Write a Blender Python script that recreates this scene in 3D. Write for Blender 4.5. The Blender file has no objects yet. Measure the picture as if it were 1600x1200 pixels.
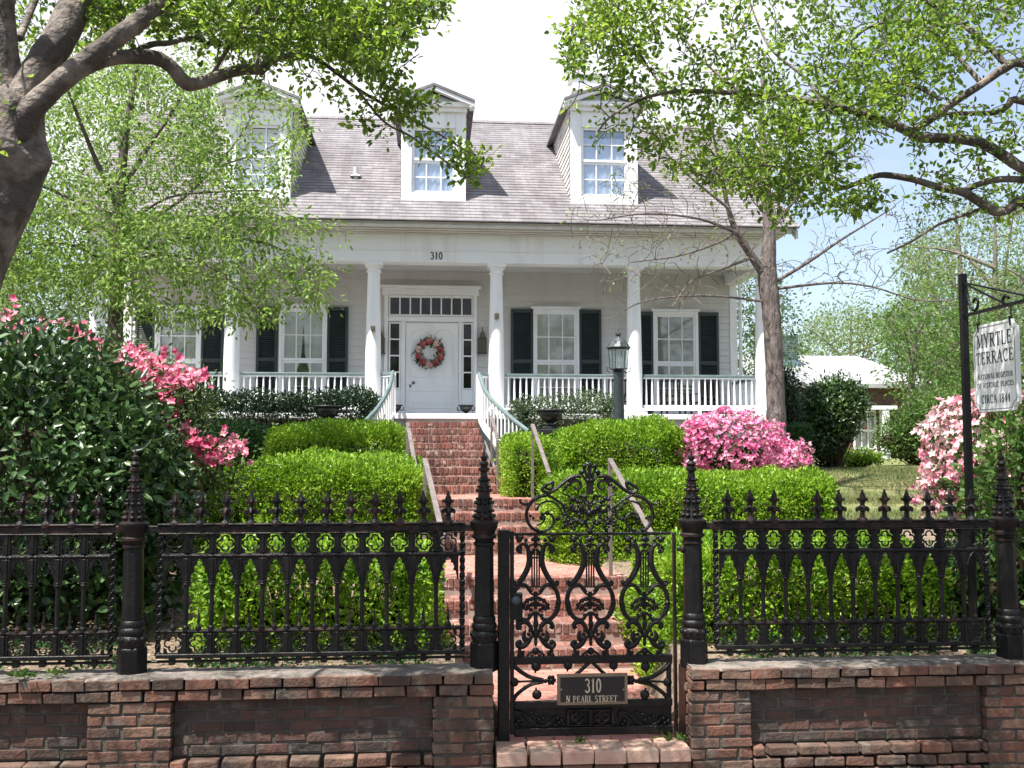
import bpy, bmesh, math, random
import numpy as np
from mathutils import Vector, Matrix
rnd = random.Random(7)
npr = np.random.default_rng(11)
S = bpy.context.scene
COL = S.collection
R = math.radians

# ------------------------------------------------------------------ camera, sky, sun, exposure
ZC, YAW, PIT, F = 1.98, R(4.7), R(3.94), 1555.5
cd = bpy.data.cameras.new("camera"); cam = bpy.data.objects.new("camera", cd); COL.objects.link(cam)
cam.location = (0, 0, ZC); cam.rotation_euler = (math.pi/2 + PIT, 0, -YAW)
cd.sensor_width = 36.0; cd.lens = 36.0*F/1600; cd.clip_start = 0.05; cd.clip_end = 3000
S.camera = cam
S.render.resolution_x, S.render.resolution_y = 1024, 768
SUN = Vector((-0.40, -0.30, 1.0)).normalized()          # towards the sun
w = bpy.data.worlds.new("World"); S.world = w; w.use_nodes = True
nt = w.node_tree; nt.nodes.clear()
wo = nt.nodes.new("ShaderNodeOutputWorld"); bg = nt.nodes.new("ShaderNodeBackground")
sky = nt.nodes.new("ShaderNodeTexSky"); sky.sky_type = 'NISHITA'; sky.sun_disc = False
sky.sun_elevation = math.asin(SUN.z); sky.sun_rotation = math.atan2(SUN.x, SUN.y)
sky.air_density = 1.0; sky.dust_density = 1.0; sky.ozone_density = 1.3
tc = nt.nodes.new("ShaderNodeTexCoord"); mp = nt.nodes.new("ShaderNodeMapping")
mp.inputs['Scale'].default_value = (1.0, 1.0, 2.6); mp.inputs['Location'].default_value = (0.35, 0.1, 0.0)
nz = nt.nodes.new("ShaderNodeTexNoise"); nz.inputs['Scale'].default_value = 2.1; nz.inputs['Detail'].default_value = 7
nz.inputs['Roughness'].default_value = 0.55
rp = nt.nodes.new("ShaderNodeValToRGB"); rp.color_ramp.elements[0].color = (0.22, 0.22, 0.22, 1); rp.color_ramp.elements[0].position = 0.47; rp.color_ramp.elements[1].position = 0.66
mx = nt.nodes.new("ShaderNodeMix"); mx.data_type = 'RGBA'
mx.inputs[7].default_value = (5.4, 5.5, 5.7, 1)
L = nt.links.new
vm = nt.nodes.new("ShaderNodeVectorMath"); vm.operation = 'DOT_PRODUCT'; vm.inputs[1].default_value = Vector((0.02, 0.90, 0.43)).normalized()   # a big cloud bank over the roof
mr = nt.nodes.new("ShaderNodeMapRange"); mr.inputs[1].default_value = 0.90; mr.inputs[2].default_value = 0.985; mr.inputs[3].default_value = 0.0; mr.inputs[4].default_value = 0.30
ad = nt.nodes.new("ShaderNodeMath"); ad.operation = 'ADD'
L(tc.outputs['Generated'], mp.inputs[0]); L(mp.outputs[0], nz.inputs['Vector']); L(tc.outputs['Generated'], vm.inputs[0]); L(vm.outputs['Value'], mr.inputs[0])
L(nz.outputs[0], ad.inputs[0]); L(mr.outputs[0], ad.inputs[1]); L(ad.outputs[0], rp.inputs[0])
L(rp.outputs[0], mx.inputs[0]); L(sky.outputs[0], mx.inputs[6]); L(mx.outputs[2], bg.inputs[0])
bg.inputs[1].default_value = 0.10; L(bg.outputs[0], wo.inputs[0])
sd = bpy.data.lights.new("sun", 'SUN'); so = bpy.data.objects.new("sun", sd); COL.objects.link(so)
sd.energy = 5.0; sd.angle = R(0.53); sd.color = (1.0, 0.95, 0.87)
so.rotation_euler = SUN.to_track_quat('Z', 'Y').to_euler(); so.location = (-10, -5, 25)
S.view_settings.view_transform = 'Standard'; S.view_settings.look = 'None'
S.view_settings.exposure = 1.18; S.view_settings.gamma = 1.0
S.render.engine = 'CYCLES'; S.cycles.max_bounces = 8; S.cycles.transparent_max_bounces = 12
S.cycles.diffuse_bounces = 4; S.cycles.transmission_bounces = 6

_f = np.array([math.sin(YAW)*math.cos(PIT), math.cos(YAW)*math.cos(PIT), math.sin(PIT)])
_r = np.array([math.cos(YAW), -math.sin(YAW), 0.0])
_u = np.array([-math.sin(YAW)*math.sin(PIT), -math.cos(YAW)*math.sin(PIT), math.cos(PIT)])
def at(px, py, Y):
    """photo pixel (1600x1200) -> the point where its sight line meets the plane y = Y"""
    d = _f + (px-800)/F*_r + (600-py)/F*_u
    t = Y/d[1]
    return Vector((t*d[0], Y, ZC + t*d[2]))
def ax(px, Y, py=700): return at(px, py, Y).x
def az(px, py, Y): return at(px, py, Y).z

# ------------------------------------------------------------------ object helpers
def tag(o, label=None, cat=None, group=None, kind=None):
    if label: o['label'] = label
    if cat: o['category'] = cat
    if group: o['group'] = group
    if kind: o['kind'] = kind
    return o
def empty(name, loc=(0, 0, 0), label=None, cat=None, group=None, rz=0):
    o = bpy.data.objects.new(name, None); COL.objects.link(o)
    o.location = loc; o.rotation_euler = (0, 0, rz); o.empty_display_size = 0.2
    return tag(o, label, cat, group)
def dup(o, parent, loc=None, rot=None, scale=None):
    c = o.copy(); COL.objects.link(c); c.parent = parent
    if loc is not None: c.location = loc
    if rot is not None: c.rotation_euler = rot
    if scale is not None: c.scale = scale
    return c
def put(o, parent):
    """parent keeping world placement (parents are unrotated empties)"""
    o.parent = parent
    o.location = Vector(o.location) - Vector(parent.matrix_basis.translation if parent.parent is None else wloc(parent))
    return o
def wloc(o):
    v = Vector(o.location)
    while o.parent: o = o.parent; v += Vector(o.location)
    return v

_ico = bmesh.new(); bmesh.ops.create_icosphere(_ico, subdivisions=2, radius=1.0)
ICO_V = [v.co.copy() for v in _ico.verts]; ICO_F = [[v.index for v in f.verts] for f in _ico.faces]; _ico.free()

class MB:
    def __init__(s): s.v = []; s.f = []
    def add(s, vs, fs):
        b = len(s.v); s.v.extend(tuple(x) for x in vs); s.f.extend(tuple(i+b for i in f) for f in fs)
    def box(s, x0, x1, y0, y1, z0, z1):
        s.add([(x0,y0,z0),(x1,y0,z0),(x1,y1,z0),(x0,y1,z0),(x0,y0,z1),(x1,y0,z1),(x1,y1,z1),(x0,y1,z1)],
              [(0,3,2,1),(4,5,6,7),(0,1,5,4),(1,2,6,5),(2,3,7,6),(3,0,4,7)])
    def obox(s, c, ux, uy, uz):
        c, ux, uy, uz = Vector(c), Vector(ux), Vector(uy), Vector(uz)
        p = [c+a*ux+b*uy+d*uz for d in (-1, 1) for a, b in ((-1,-1),(1,-1),(1,1),(-1,1))]
        s.add(p, [(0,3,2,1),(4,5,6,7),(0,1,5,4),(1,2,6,5),(2,3,7,6),(3,0,4,7)])
    def bar(s, a, b, wx, wy, up=(0, 0, 1)):
        a, b = Vector(a), Vector(b); d = b-a; n = d.normalized(); u = Vector(up)
        if abs(n.dot(u)) > 0.98: u = Vector((0, 1, 0))
        p = n.cross(u).normalized(); q = p.cross(n).normalized()
        s.obox((a+b)/2, p*wx/2, d/2, q*wy/2)
    def tube(s, pts, r, n=6, caps=True):
        pts = [Vector(p) for p in pts]; m = len(pts)
        rs = r if hasattr(r, '__len__') else [r]*m
        t0 = (pts[1]-pts[0]).normalized(); a = Vector((0, 0, 1)) if abs(t0.z) < 0.9 else Vector((0, 1, 0))
        u = t0.cross(a).normalized(); vs = []
        for i, p in enumerate(pts):
            t = (pts[min(i+1, m-1)]-pts[max(i-1, 0)])
            if t.length < 1e-9: t = t0
            t = t.normalized(); u = (u - t*u.dot(t))
            if u.length < 1e-6: u = t.orthogonal()
            u = u.normalized(); v = t.cross(u)
            for k in range(n):
                an = 2*math.pi*k/n; vs.append(p + (u*math.cos(an)+v*math.sin(an))*rs[i])
        fs = [(i*n+k, i*n+(k+1) % n, (i+1)*n+(k+1) % n, (i+1)*n+k) for i in range(m-1) for k in range(n)]
        if caps: fs += [tuple(range(n-1, -1, -1)), tuple((m-1)*n+k for k in range(n))]
        s.add(vs, fs)
    def lathe(s, prof, c=(0, 0, 0), n=20, rot=0.0):
        """prof = [(r, z)...]"""
        vs = [(c[0]+max(r, 1e-4)*math.cos(rot+2*math.pi*k/n), c[1]+max(r, 1e-4)*math.sin(rot+2*math.pi*k/n), c[2]+z) for r, z in prof for k in range(n)]
        m = len(prof)
        fs = [(i*n+k, i*n+(k+1) % n, (i+1)*n+(k+1) % n, (i+1)*n+k) for i in range(m-1) for k in range(n)]
        fs += [tuple(range(n-1, -1, -1)), tuple((m-1)*n+k for k in range(n))]
        s.add(vs, fs)
    def ell(s, c, r, M=None):
        c = Vector(c); r = r if hasattr(r, '__len__') else (r, r, r)
        vs = []
        for v in ICO_V:
            p = Vector((v.x*r[0], v.y*r[1], v.z*r[2]))
            if M is not None: p = M @ p
            vs.append(c+p)
        s.add(vs, ICO_F)
    def prism(s, poly, o, u, v, n, t):
        """2-D polygon in the basis o,u,v thickened by t along n"""
        o, u, v, n = Vector(o), Vector(u), Vector(v), Vector(n); k = len(poly)
        vs = [o+u*a+v*b for a, b in poly] + [o+u*a+v*b+n*t for a, b in poly]
        fs = [tuple(range(k-1, -1, -1)), tuple(range(k, 2*k))] + [(i, (i+1) % k, (i+1) % k+k, i+k) for i in range(k)]
        s.add(vs, fs)
    def build(s, name, mat, parent=None, smooth=False, bevel=0.0, origin=None, rel=True, seg=1):
        """world-space verts; origin (or the parent's place) becomes the object's location"""
        me = bpy.data.meshes.new(name)
        pw = wloc(parent) if parent is not None else Vector((0, 0, 0))
        o0 = Vector(origin) if origin is not None else pw
        vs = [(x-o0.x, y-o0.y, z-o0.z) for x, y, z in s.v] if rel else s.v
        me.from_pydata(vs, [], s.f); me.validate(); me.update()
        bm = bmesh.new(); bm.from_mesh(me); bmesh.ops.recalc_face_normals(bm, faces=bm.faces); bm.to_mesh(me); bm.free()
        if smooth:
            me.polygons.foreach_set('use_smooth', [True]*len(me.polygons))
            try: me.set_sharp_from_angle(angle=R(40))
            except Exception: pass
        me.materials.append(mat)
        o = bpy.data.objects.new(name, me); COL.objects.link(o)
        if parent is not None: o.parent = parent
        if rel: o.location = o0-pw
        if bevel > 0:
            b = o.modifiers.new('bevel', 'BEVEL'); b.width = bevel; b.segments = seg; b.limit_method = 'ANGLE'
        return o

# ------------------------------------------------------------------ materials
def nodes(name):
    m = bpy.data.materials.new(name); m.use_nodes = True; t = m.node_tree; t.nodes.clear()
    out = t.nodes.new("ShaderNodeOutputMaterial"); return m, t, out
def N(t, kind, **kw):
    n = t.nodes.new(kind)
    for k, v in kw.items():
        if k in n.inputs: n.inputs[k].default_value = v
        else: setattr(n, k, v)
    return n
def ramp(t, stops):
    n = t.nodes.new("ShaderNodeValToRGB"); e = n.color_ramp.elements
    while len(e) < len(stops): e.new(0.5)
    for i, (p, c) in enumerate(stops):
        e[i].position = p; e[i].color = (c[0], c[1], c[2], 1)
    return n
def paint(name, c, rough=0.5, c2=None, scale=6.0, bump=0.0, bscale=40.0, stops=(0.35, 0.7), metal=0.0, spec=0.5, stretch=None, bdist=0.01):
    m, t, out = nodes(name); p = N(t, "ShaderNodeBsdfPrincipled"); p.inputs['Roughness'].default_value = rough
    p.inputs['Metallic'].default_value = metal; p.inputs['Specular IOR Level'].default_value = spec
    g = N(t, "ShaderNodeNewGeometry"); src = g.outputs['Position']
    if stretch:
        mp_ = N(t, "ShaderNodeMapping"); mp_.inputs['Scale'].default_value = stretch; t.links.new(src, mp_.inputs[0]); src = mp_.outputs[0]
    if c2:
        nz_ = N(t, "ShaderNodeTexNoise"); nz_.inputs['Scale'].default_value = scale; nz_.inputs['Detail'].default_value = 6; nz_.inputs['Roughness'].default_value = 0.65
        t.links.new(src, nz_.inputs['Vector']); r_ = ramp(t, [(stops[0], c), (stops[1], c2)])
        t.links.new(nz_.outputs[0], r_.inputs[0]); t.links.new(r_.outputs[0], p.inputs['Base Color'])
    else: p.inputs['Base Color'].default_value = (*c, 1)
    if bump:
        nb = N(t, "ShaderNodeTexNoise"); nb.inputs['Scale'].default_value = bscale; nb.inputs['Detail'].default_value = 5
        t.links.new(src, nb.inputs['Vector'])
        b_ = N(t, "ShaderNodeBump"); b_.inputs['Strength'].default_value = bump; b_.inputs['Distance'].default_value = bdist
        t.links.new(nb.outputs[0], b_.inputs['Height']); t.links.new(b_.outputs[0], p.inputs['Normal'])
    t.links.new(p.outputs[0], out.inputs[0]); return m
def leafmat(name, cols, rough=0.45, trans=0.35, tcol=None, spec=0.4, glow=1.5, patch=2.6):
    """leaf colour drawn per leaf; cols = list of colours"""
    m, t, out = nodes(name); g = N(t, "ShaderNodeNewGeometry")
    k = len(cols); r_ = ramp(t, [(i/max(1, k-1), c) for i, c in enumerate(cols)])
    nn_ = N(t, "ShaderNodeTexNoise"); nn_.inputs['Scale'].default_value = patch; nn_.inputs['Detail'].default_value = 4; t.links.new(g.outputs['Position'], nn_.inputs['Vector'])
    m1 = N(t, "ShaderNodeMath"); m1.operation = 'MULTIPLY_ADD'; m1.inputs[1].default_value = 2.2; m1.inputs[2].default_value = -1.1; t.links.new(nn_.outputs[0], m1.inputs[0])
    m2 = N(t, "ShaderNodeMath"); m2.operation = 'ADD'; m2.use_clamp = True; t.links.new(g.outputs['Random Per Island'], m2.inputs[0]); t.links.new(m1.outputs[0], m2.inputs[1])
    t.links.new(m2.outputs[0], r_.inputs[0])
    p = N(t, "ShaderNodeBsdfPrincipled"); p.inputs['Roughness'].default_value = rough; p.inputs['Specular IOR Level'].default_value = spec
    t.links.new(r_.outputs[0], p.inputs['Base Color'])
    tr = N(t, "ShaderNodeBsdfTranslucent")
    hs = N(t, "ShaderNodeHueSaturation"); hs.inputs['Value'].default_value = glow; hs.inputs['Hue'].default_value = 0.49
    t.links.new(r_.outputs[0], hs.inputs['Color']); t.links.new(hs.outputs[0], tr.inputs[0])
    mx_ = N(t, "ShaderNodeMixShader"); mx_.inputs[0].default_value = trans
    t.links.new(p.outputs[0], mx_.inputs[1]); t.links.new(tr.outputs[0], mx_.inputs[2]); t.links.new(mx_.outputs[0], out.inputs[0]); return m
def brickmat(name, cols, dirt=(0.09, 0.075, 0.065), dpos=(0.48, 0.75), pale=None):
    m, t, out = nodes(name); g = N(t, "ShaderNodeNewGeometry")
    k = len(cols); r_ = ramp(t, [(i/max(1, k-1), c) for i, c in enumerate(cols)]); t.links.new(g.outputs['Random Per Island'], r_.inputs[0])
    n1 = N(t, "ShaderNodeTexNoise"); n1.inputs['Scale'].default_value = 3.5; n1.inputs['Detail'].default_value = 8; n1.inputs['Roughness'].default_value = 0.7
    t.links.new(g.outputs['Position'], n1.inputs['Vector'])
    d_ = ramp(t, [(dpos[0], (0, 0, 0)), (dpos[1], (1, 1, 1))]); t.links.new(n1.outputs[0], d_.inputs[0])
    mx_ = N(t, "ShaderNodeMix"); mx_.data_type = 'RGBA'; mx_.inputs[7].default_value = (*dirt, 1)
    t.links.new(d_.outputs[0], mx_.inputs[0]); t.links.new(r_.outputs[0], mx_.inputs[6]); src = mx_.outputs[2]
    if pale:
        n3 = N(t, "ShaderNodeTexNoise"); n3.inputs['Scale'].default_value = 9; n3.inputs['Detail'].default_value = 6
        t.links.new(g.outputs['Position'], n3.inputs['Vector'])
        d3 = ramp(t, [(0.56, (0, 0, 0)), (0.72, (1, 1, 1))]); t.links.new(n3.outputs[0], d3.inputs[0])
        m3 = N(t, "ShaderNodeMix"); m3.data_type = 'RGBA'; m3.inputs[7].default_value = (*pale, 1)
        t.links.new(d3.outputs[0], m3.inputs[0]); t.links.new(src, m3.inputs[6]); src = m3.outputs[2]
    n2 = N(t, "ShaderNodeTexNoise"); n2.inputs['Scale'].default_value = 45; n2.inputs['Detail'].default_value = 6
    t.links.new(g.outputs['Position'], n2.inputs['Vector'])
    b_ = N(t, "ShaderNodeBump"); b_.inputs['Strength'].default_value = 0.7; b_.inputs['Distance'].default_value = 0.012; t.links.new(n2.outputs[0], b_.inputs['Height'])
    p = N(t, "ShaderNodeBsdfPrincipled"); p.inputs['Roughness'].default_value = 0.9; p.inputs['Specular IOR Level'].default_value = 0.2
    t.links.new(src, p.inputs['Base Color']); t.links.new(b_.outputs[0], p.inputs['Normal']); t.links.new(p.outputs[0], out.inputs[0]); return m
def glassmat(name, tint=(0.9, 0.95, 1.0), refl=0.22):
    m, t, out = nodes(name); a = N(t, "ShaderNodeBsdfTransparent"); a.inputs[0].default_value = (*tint, 1)
    gl = N(t, "ShaderNodeBsdfGlossy"); gl.inputs['Roughness'].default_value = 0.04
    mx_ = N(t, "ShaderNodeMixShader"); mx_.inputs[0].default_value = refl
    t.links.new(a.outputs[0], mx_.inputs[1]); t.links.new(gl.outputs[0], mx_.inputs[2]); t.links.new(mx_.outputs[0], out.inputs[0]); return m

M = {}
M['white'] = paint('white_paint', (0.80, 0.815, 0.83), 0.5, (0.64, 0.635, 0.62), 3.0, 0.15, 60, (0.5, 0.8), stretch=(1, 1, 0.2))
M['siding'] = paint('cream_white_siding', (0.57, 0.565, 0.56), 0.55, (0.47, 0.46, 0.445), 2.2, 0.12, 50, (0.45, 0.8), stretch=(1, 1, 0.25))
M['grime'] = paint('weathered_white_siding', (0.74, 0.72, 0.68), 0.6, (0.42, 0.38, 0.34), 3.0, 0.2, 50, (0.45, 0.72))
M['gutter'] = paint('grey_gutter', (0.55, 0.57, 0.60), 0.4, (0.42, 0.43, 0.44), 4)
M['rail'] = paint('teal_rail_paint', (0.10, 0.15, 0.155), 0.45, (0.16, 0.21, 0.21), 5)
M['shutter'] = paint('blackish_green_shutter', (0.022, 0.034, 0.036), 0.45, (0.035, 0.048, 0.05), 4)
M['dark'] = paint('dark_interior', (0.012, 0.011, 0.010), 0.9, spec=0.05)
M['blind'] = paint('cream_blind', (0.44, 0.41, 0.33), 0.8, (0.38, 0.35, 0.28), 3)
M['curtain'] = paint('pale_curtain', (0.72, 0.70, 0.66), 0.85)
M['glass'] = glassmat('window_glass', (0.88, 0.9, 0.92), 0.12)
M['darkglass'] = glassmat('hall_glass', (0.8, 0.82, 0.85), 0.025)
M['skyglass'] = glassmat('dormer_glass', (0.88, 0.93, 1.0), 0.24)
M['lampglass'] = glassmat('lamp_glass', (0.9, 0.96, 0.95), 0.12)
M['bulb'] = paint('white_candle_bulb', (0.85, 0.85, 0.82), 0.3)
M['iron'] = paint('black_iron', (0.005, 0.005, 0.0055), 0.38, (0.014, 0.011, 0.010), 9, 0.5, 90, (0.48, 0.72), spec=0.3)
M['rusty'] = paint('rusting_black_iron', (0.006, 0.0055, 0.0055), 0.46, (0.055, 0.026, 0.020), 11, 0.5, 90, (0.48, 0.74), spec=0.28)
M['lampiron'] = paint('blue_grey_lamp_metal', (0.035, 0.046, 0.055), 0.4, (0.06, 0.075, 0.085), 12)
M['handrail'] = paint('grey_brown_handrail', (0.20, 0.17, 0.16), 0.45, (0.10, 0.08, 0.075), 12)
M['bronze'] = paint('bronze_border', (0.24, 0.17, 0.11), 0.45, (0.16, 0.12, 0.09), 15)
M['plaque'] = paint('black_plaque', (0.012, 0.012, 0.014), 0.3)
M['plaqueletter'] = paint('pale_bronze_letters', (0.50, 0.42, 0.32), 0.5)
M['numeral'] = paint('dark_numerals', (0.05, 0.05, 0.06), 0.6)
M['signboard'] = paint('white_signboard', (0.80, 0.81, 0.82), 0.45, (0.74, 0.74, 0.74), 5)
M['signink'] = paint('dark_sign_lettering', (0.06, 0.065, 0.08), 0.6)
M['urn'] = paint('black_urn', (0.018, 0.018, 0.02), 0.3, (0.03, 0.03, 0.032), 10)
M['sconce'] = paint('dark_bronze_lantern', (0.10, 0.08, 0.055), 0.5, (0.06, 0.05, 0.04), 20)
M['chair'] = paint('dark_brown_chair', (0.05, 0.035, 0.03), 0.5)
M['bark'] = paint('brown_bark', (0.07, 0.052, 0.042), 0.85, (0.14, 0.11, 0.095), 5, 0.8, 22, (0.4, 0.72), bdist=.02)
M['myrtle'] = paint('smooth_myrtle_bark', (0.062, 0.048, 0.040), 0.78, (0.22, 0.18, 0.15), 5, 0.9, 26, (0.46, 0.66), bdist=.03)
M['greybark'] = paint('grey_furrowed_bark', (0.19, 0.155, 0.145), 0.9, (0.075, 0.06, 0.055), 14, 1.0, 30, (0.4, 0.65), stretch=(1, 1, 0.22), bdist=.05)
M['twig'] = paint('twigs_and_shaded_core', (0.045, 0.036, 0.022), 0.95, spec=0.1)  # also fills hedge and bush cores, darkened for the shade in there
M['roofmetal'] = paint('white_metal_roof', (0.40, 0.40, 0.42), 0.55, (0.30, 0.30, 0.32), 1.5)
M['cooler'] = paint('blue_grey_cooler', (0.13, 0.20, 0.22), 0.5)
M['bark_far'] = paint('far_bark', (0.16, 0.13, 0.11), 0.9)
M['mortar'] = paint('grey_mortar', (0.095, 0.088, 0.076), 0.95, (0.05, 0.046, 0.04), 8, 0.6, 60)
M['coping'] = paint('dappled_mortar_cap', (0.22, 0.19, 0.17), 0.95, (0.075, 0.068, 0.058), 5, 0.9, 40, (0.4, 0.62), bdist=.02)  # dark and pale blotches put dappled sun into the cap colour
M['brick'] = brickmat('wall_bricks', [(0.075, 0.05, 0.042), (0.165, 0.082, 0.060), (0.205, 0.098, 0.070), (0.14, 0.09, 0.07), (0.225, 0.135, 0.10), (0.11, 0.066, 0.052)], (0.05, 0.046, 0.04), (0.42, 0.68), (0.16, 0.14, 0.12))
M['panelbrick'] = brickmat('grimy_shaded_panel_bricks', [(0.05, 0.038, 0.034), (0.09, 0.054, 0.044), (0.12, 0.066, 0.053), (0.075, 0.056, 0.048), (0.10, 0.07, 0.06)], (0.045, 0.043, 0.038), (0.42, 0.66), (0.13, 0.115, 0.10))  # grime, plus the shade of the recess put into a darker colour
M['stepbrick'] = brickmat('step_bricks', [(0.20, 0.075, 0.058), (0.28, 0.112, 0.085), (0.14, 0.065, 0.055), (0.33, 0.155, 0.125), (0.23, 0.088, 0.068)], (0.12, 0.085, 0.075), (0.44, 0.70), (0.50, 0.38, 0.33))
M['pathbrick'] = brickmat('path_bricks', [(0.40, 0.18, 0.145), (0.46, 0.23, 0.19), (0.34, 0.145, 0.115), (0.43, 0.20, 0.165)], (0.24, 0.16, 0.14), (0.55, 0.85))
M['oldbrick'] = brickmat('neighbour_bricks', [(0.17, 0.10, 0.08), (0.21, 0.13, 0.105), (0.14, 0.09, 0.075)])
M['stepmortar'] = paint('pale_mortar', (0.36, 0.27, 0.24), 0.95, (0.24, 0.17, 0.15), 9)
M['box'] = leafmat('boxwood_leaf', [(0.085, 0.19, 0.012), (0.15, 0.29, 0.018), (0.22, 0.38, 0.026), (0.30, 0.46, 0.045)], 0.42, 0.38, glow=1.35)
M['boxdark'] = leafmat('dark_boxwood_leaf', [(0.015, 0.05, 0.012), (0.025, 0.08, 0.015), (0.04, 0.11, 0.02)], 0.45, 0.25)
M['camellia'] = leafmat('camellia_leaf', [(0.016, 0.042, 0.013), (0.028, 0.068, 0.018), (0.046, 0.10, 0.025), (0.075, 0.14, 0.036)], 0.36, 0.12, spec=0.5)
M['holly'] = leafmat('porch_shrub_leaf', [(0.012, 0.03, 0.014), (0.022, 0.05, 0.022), (0.035, 0.07, 0.03)], 0.3, 0.12, spec=0.5)
M['greyshrub'] = leafmat('grey_green_leaf', [(0.05, 0.085, 0.04), (0.08, 0.125, 0.06), (0.125, 0.175, 0.09)], 0.45, 0.2)
M['azleaf'] = leafmat('azalea_leaf', [(0.045, 0.09, 0.025), (0.08, 0.145, 0.04), (0.13, 0.19, 0.06)], 0.5, 0.3)
M['shrub'] = leafmat('shrub_leaf', [(0.05, 0.11, 0.02), (0.08, 0.16, 0.03), (0.12, 0.21, 0.045)], 0.5, 0.35)
M['myrtleleaf'] = leafmat('myrtle_leaf', [(0.055, 0.105, 0.018), (0.10, 0.178, 0.022), (0.15, 0.245, 0.03), (0.21, 0.31, 0.042)], 0.38, 0.52, glow=1.9)
M['birchleaf'] = leafmat('birch_leaf', [(0.10, 0.185, 0.034), (0.165, 0.28, 0.05), (0.24, 0.355, 0.085)], 0.45, 0.45, glow=1.5)
M['paleleaf'] = leafmat('young_pale_leaf', [(0.13, 0.20, 0.045), (0.18, 0.26, 0.065), (0.22, 0.30, 0.09)], 0.5, 0.45, glow=1.4)
M['farleaf'] = leafmat('far_leaf', [(0.10, 0.165, 0.045), (0.15, 0.225, 0.065), (0.21, 0.285, 0.10)], 0.6, 0.45)
M['fardark'] = leafmat('far_dark_leaf', [(0.04, 0.08, 0.03), (0.065, 0.12, 0.04), (0.09, 0.15, 0.055)], 0.6, 0.35)
M['pink'] = leafmat('pink_petal', [(0.64, 0.09, 0.27), (0.74, 0.19, 0.40), (0.80, 0.34, 0.50), (0.82, 0.52, 0.60)], 0.6, 0.35, glow=1.05)
M['coral'] = leafmat('coral_pink_petal', [(0.60, 0.05, 0.15), (0.70, 0.12, 0.24), (0.77, 0.24, 0.34), (0.82, 0.44, 0.50)], 0.6, 0.35, glow=1.05)
M['palepink'] = leafmat('pale_pink_petal', [(0.68, 0.16, 0.28), (0.78, 0.40, 0.46), (0.82, 0.58, 0.60), (0.84, 0.70, 0.70)], 0.6, 0.35, glow=1.02)
M['red'] = leafmat('red_petal', [(0.5, 0.03, 0.04), (0.65, 0.08, 0.07)], 0.6, 0.2)
M['wreathred'] = leafmat('faded_red_petal', [(0.22, 0.035, 0.045), (0.36, 0.07, 0.08), (0.50, 0.16, 0.16)], .7, .1)
M['wreathcream'] = leafmat('faded_cream_petal', [(0.45, 0.25, 0.22), (0.62, 0.48, 0.42)], .7, .1)
M['grass'] = leafmat('lawn_blade', [(0.07, 0.12, 0.03), (0.12, 0.17, 0.045), (0.24, 0.20, 0.11), (0.10, 0.17, 0.04)], 0.6, 0.3)

# roof shingles
def shinglemat():
    m, t, out = nodes('grey_shingles'); g = N(t, "ShaderNodeNewGeometry")
    br = N(t, "ShaderNodeTexBrick"); br.inputs['Scale'].default_value = 1.0; br.inputs['Brick Width'].default_value = 0.24; br.inputs['Row Height'].default_value = 0.145
    br.inputs['Mortar Size'].default_value = 0.006; br.inputs['Color1'].default_value = (0.245, 0.232, 0.243, 1); br.inputs['Color2'].default_value = (0.178, 0.168, 0.18, 1); br.inputs['Mortar'].default_value = (0.155, 0.148, 0.15, 1)
    sp = N(t, "ShaderNodeSeparateXYZ"); t.links.new(g.outputs['Position'], sp.inputs[0])
    cb = N(t, "ShaderNodeCombineXYZ"); ml = N(t, "ShaderNodeMath"); ml.operation = 'MULTIPLY'; ml.inputs[1].default_value = 1.232
    t.links.new(sp.outputs['Y'], ml.inputs[0]); t.links.new(sp.outputs['X'], cb.inputs['X']); t.links.new(ml.outputs[0], cb.inputs['Y']); t.links.new(cb.outputs[0], br.inputs['Vector'])
    n1 = N(t, "ShaderNodeTexNoise"); n1.inputs['Scale'].default_value = 1.1; n1.inputs['Detail'].default_value = 8; n1.inputs['Roughness'].default_value = 0.7
    mp_ = N(t, "ShaderNodeMapping"); mp_.inputs['Scale'].default_value = (2.2, 0.6, 0.6); t.links.new(g.outputs['Position'], mp_.inputs[0]); t.links.new(mp_.outputs[0], n1.inputs['Vector'])
    r_ = ramp(t, [(0.3, (0.66, 0.63, 0.62)), (0.7, (1.2, 1.2, 1.2))]); t.links.new(n1.outputs[0], r_.inputs[0])
    mx_ = N(t, "ShaderNodeMix"); mx_.data_type = 'RGBA'; mx_.blend_type = 'MULTIPLY'; mx_.inputs[0].default_value = 1.0
    t.links.new(br.outputs[0], mx_.inputs[6]); t.links.new(r_.outputs[0], mx_.inputs[7])
    p = N(t, "ShaderNodeBsdfPrincipled"); p.inputs['Roughness'].default_value = 0.9; p.inputs['Specular IOR Level'].default_value = 0.2
    t.links.new(mx_.outputs[2], p.inputs['Base Color']); t.links.new(p.outputs[0], out.inputs[0]); return m
M['shingle'] = shinglemat()
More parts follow.
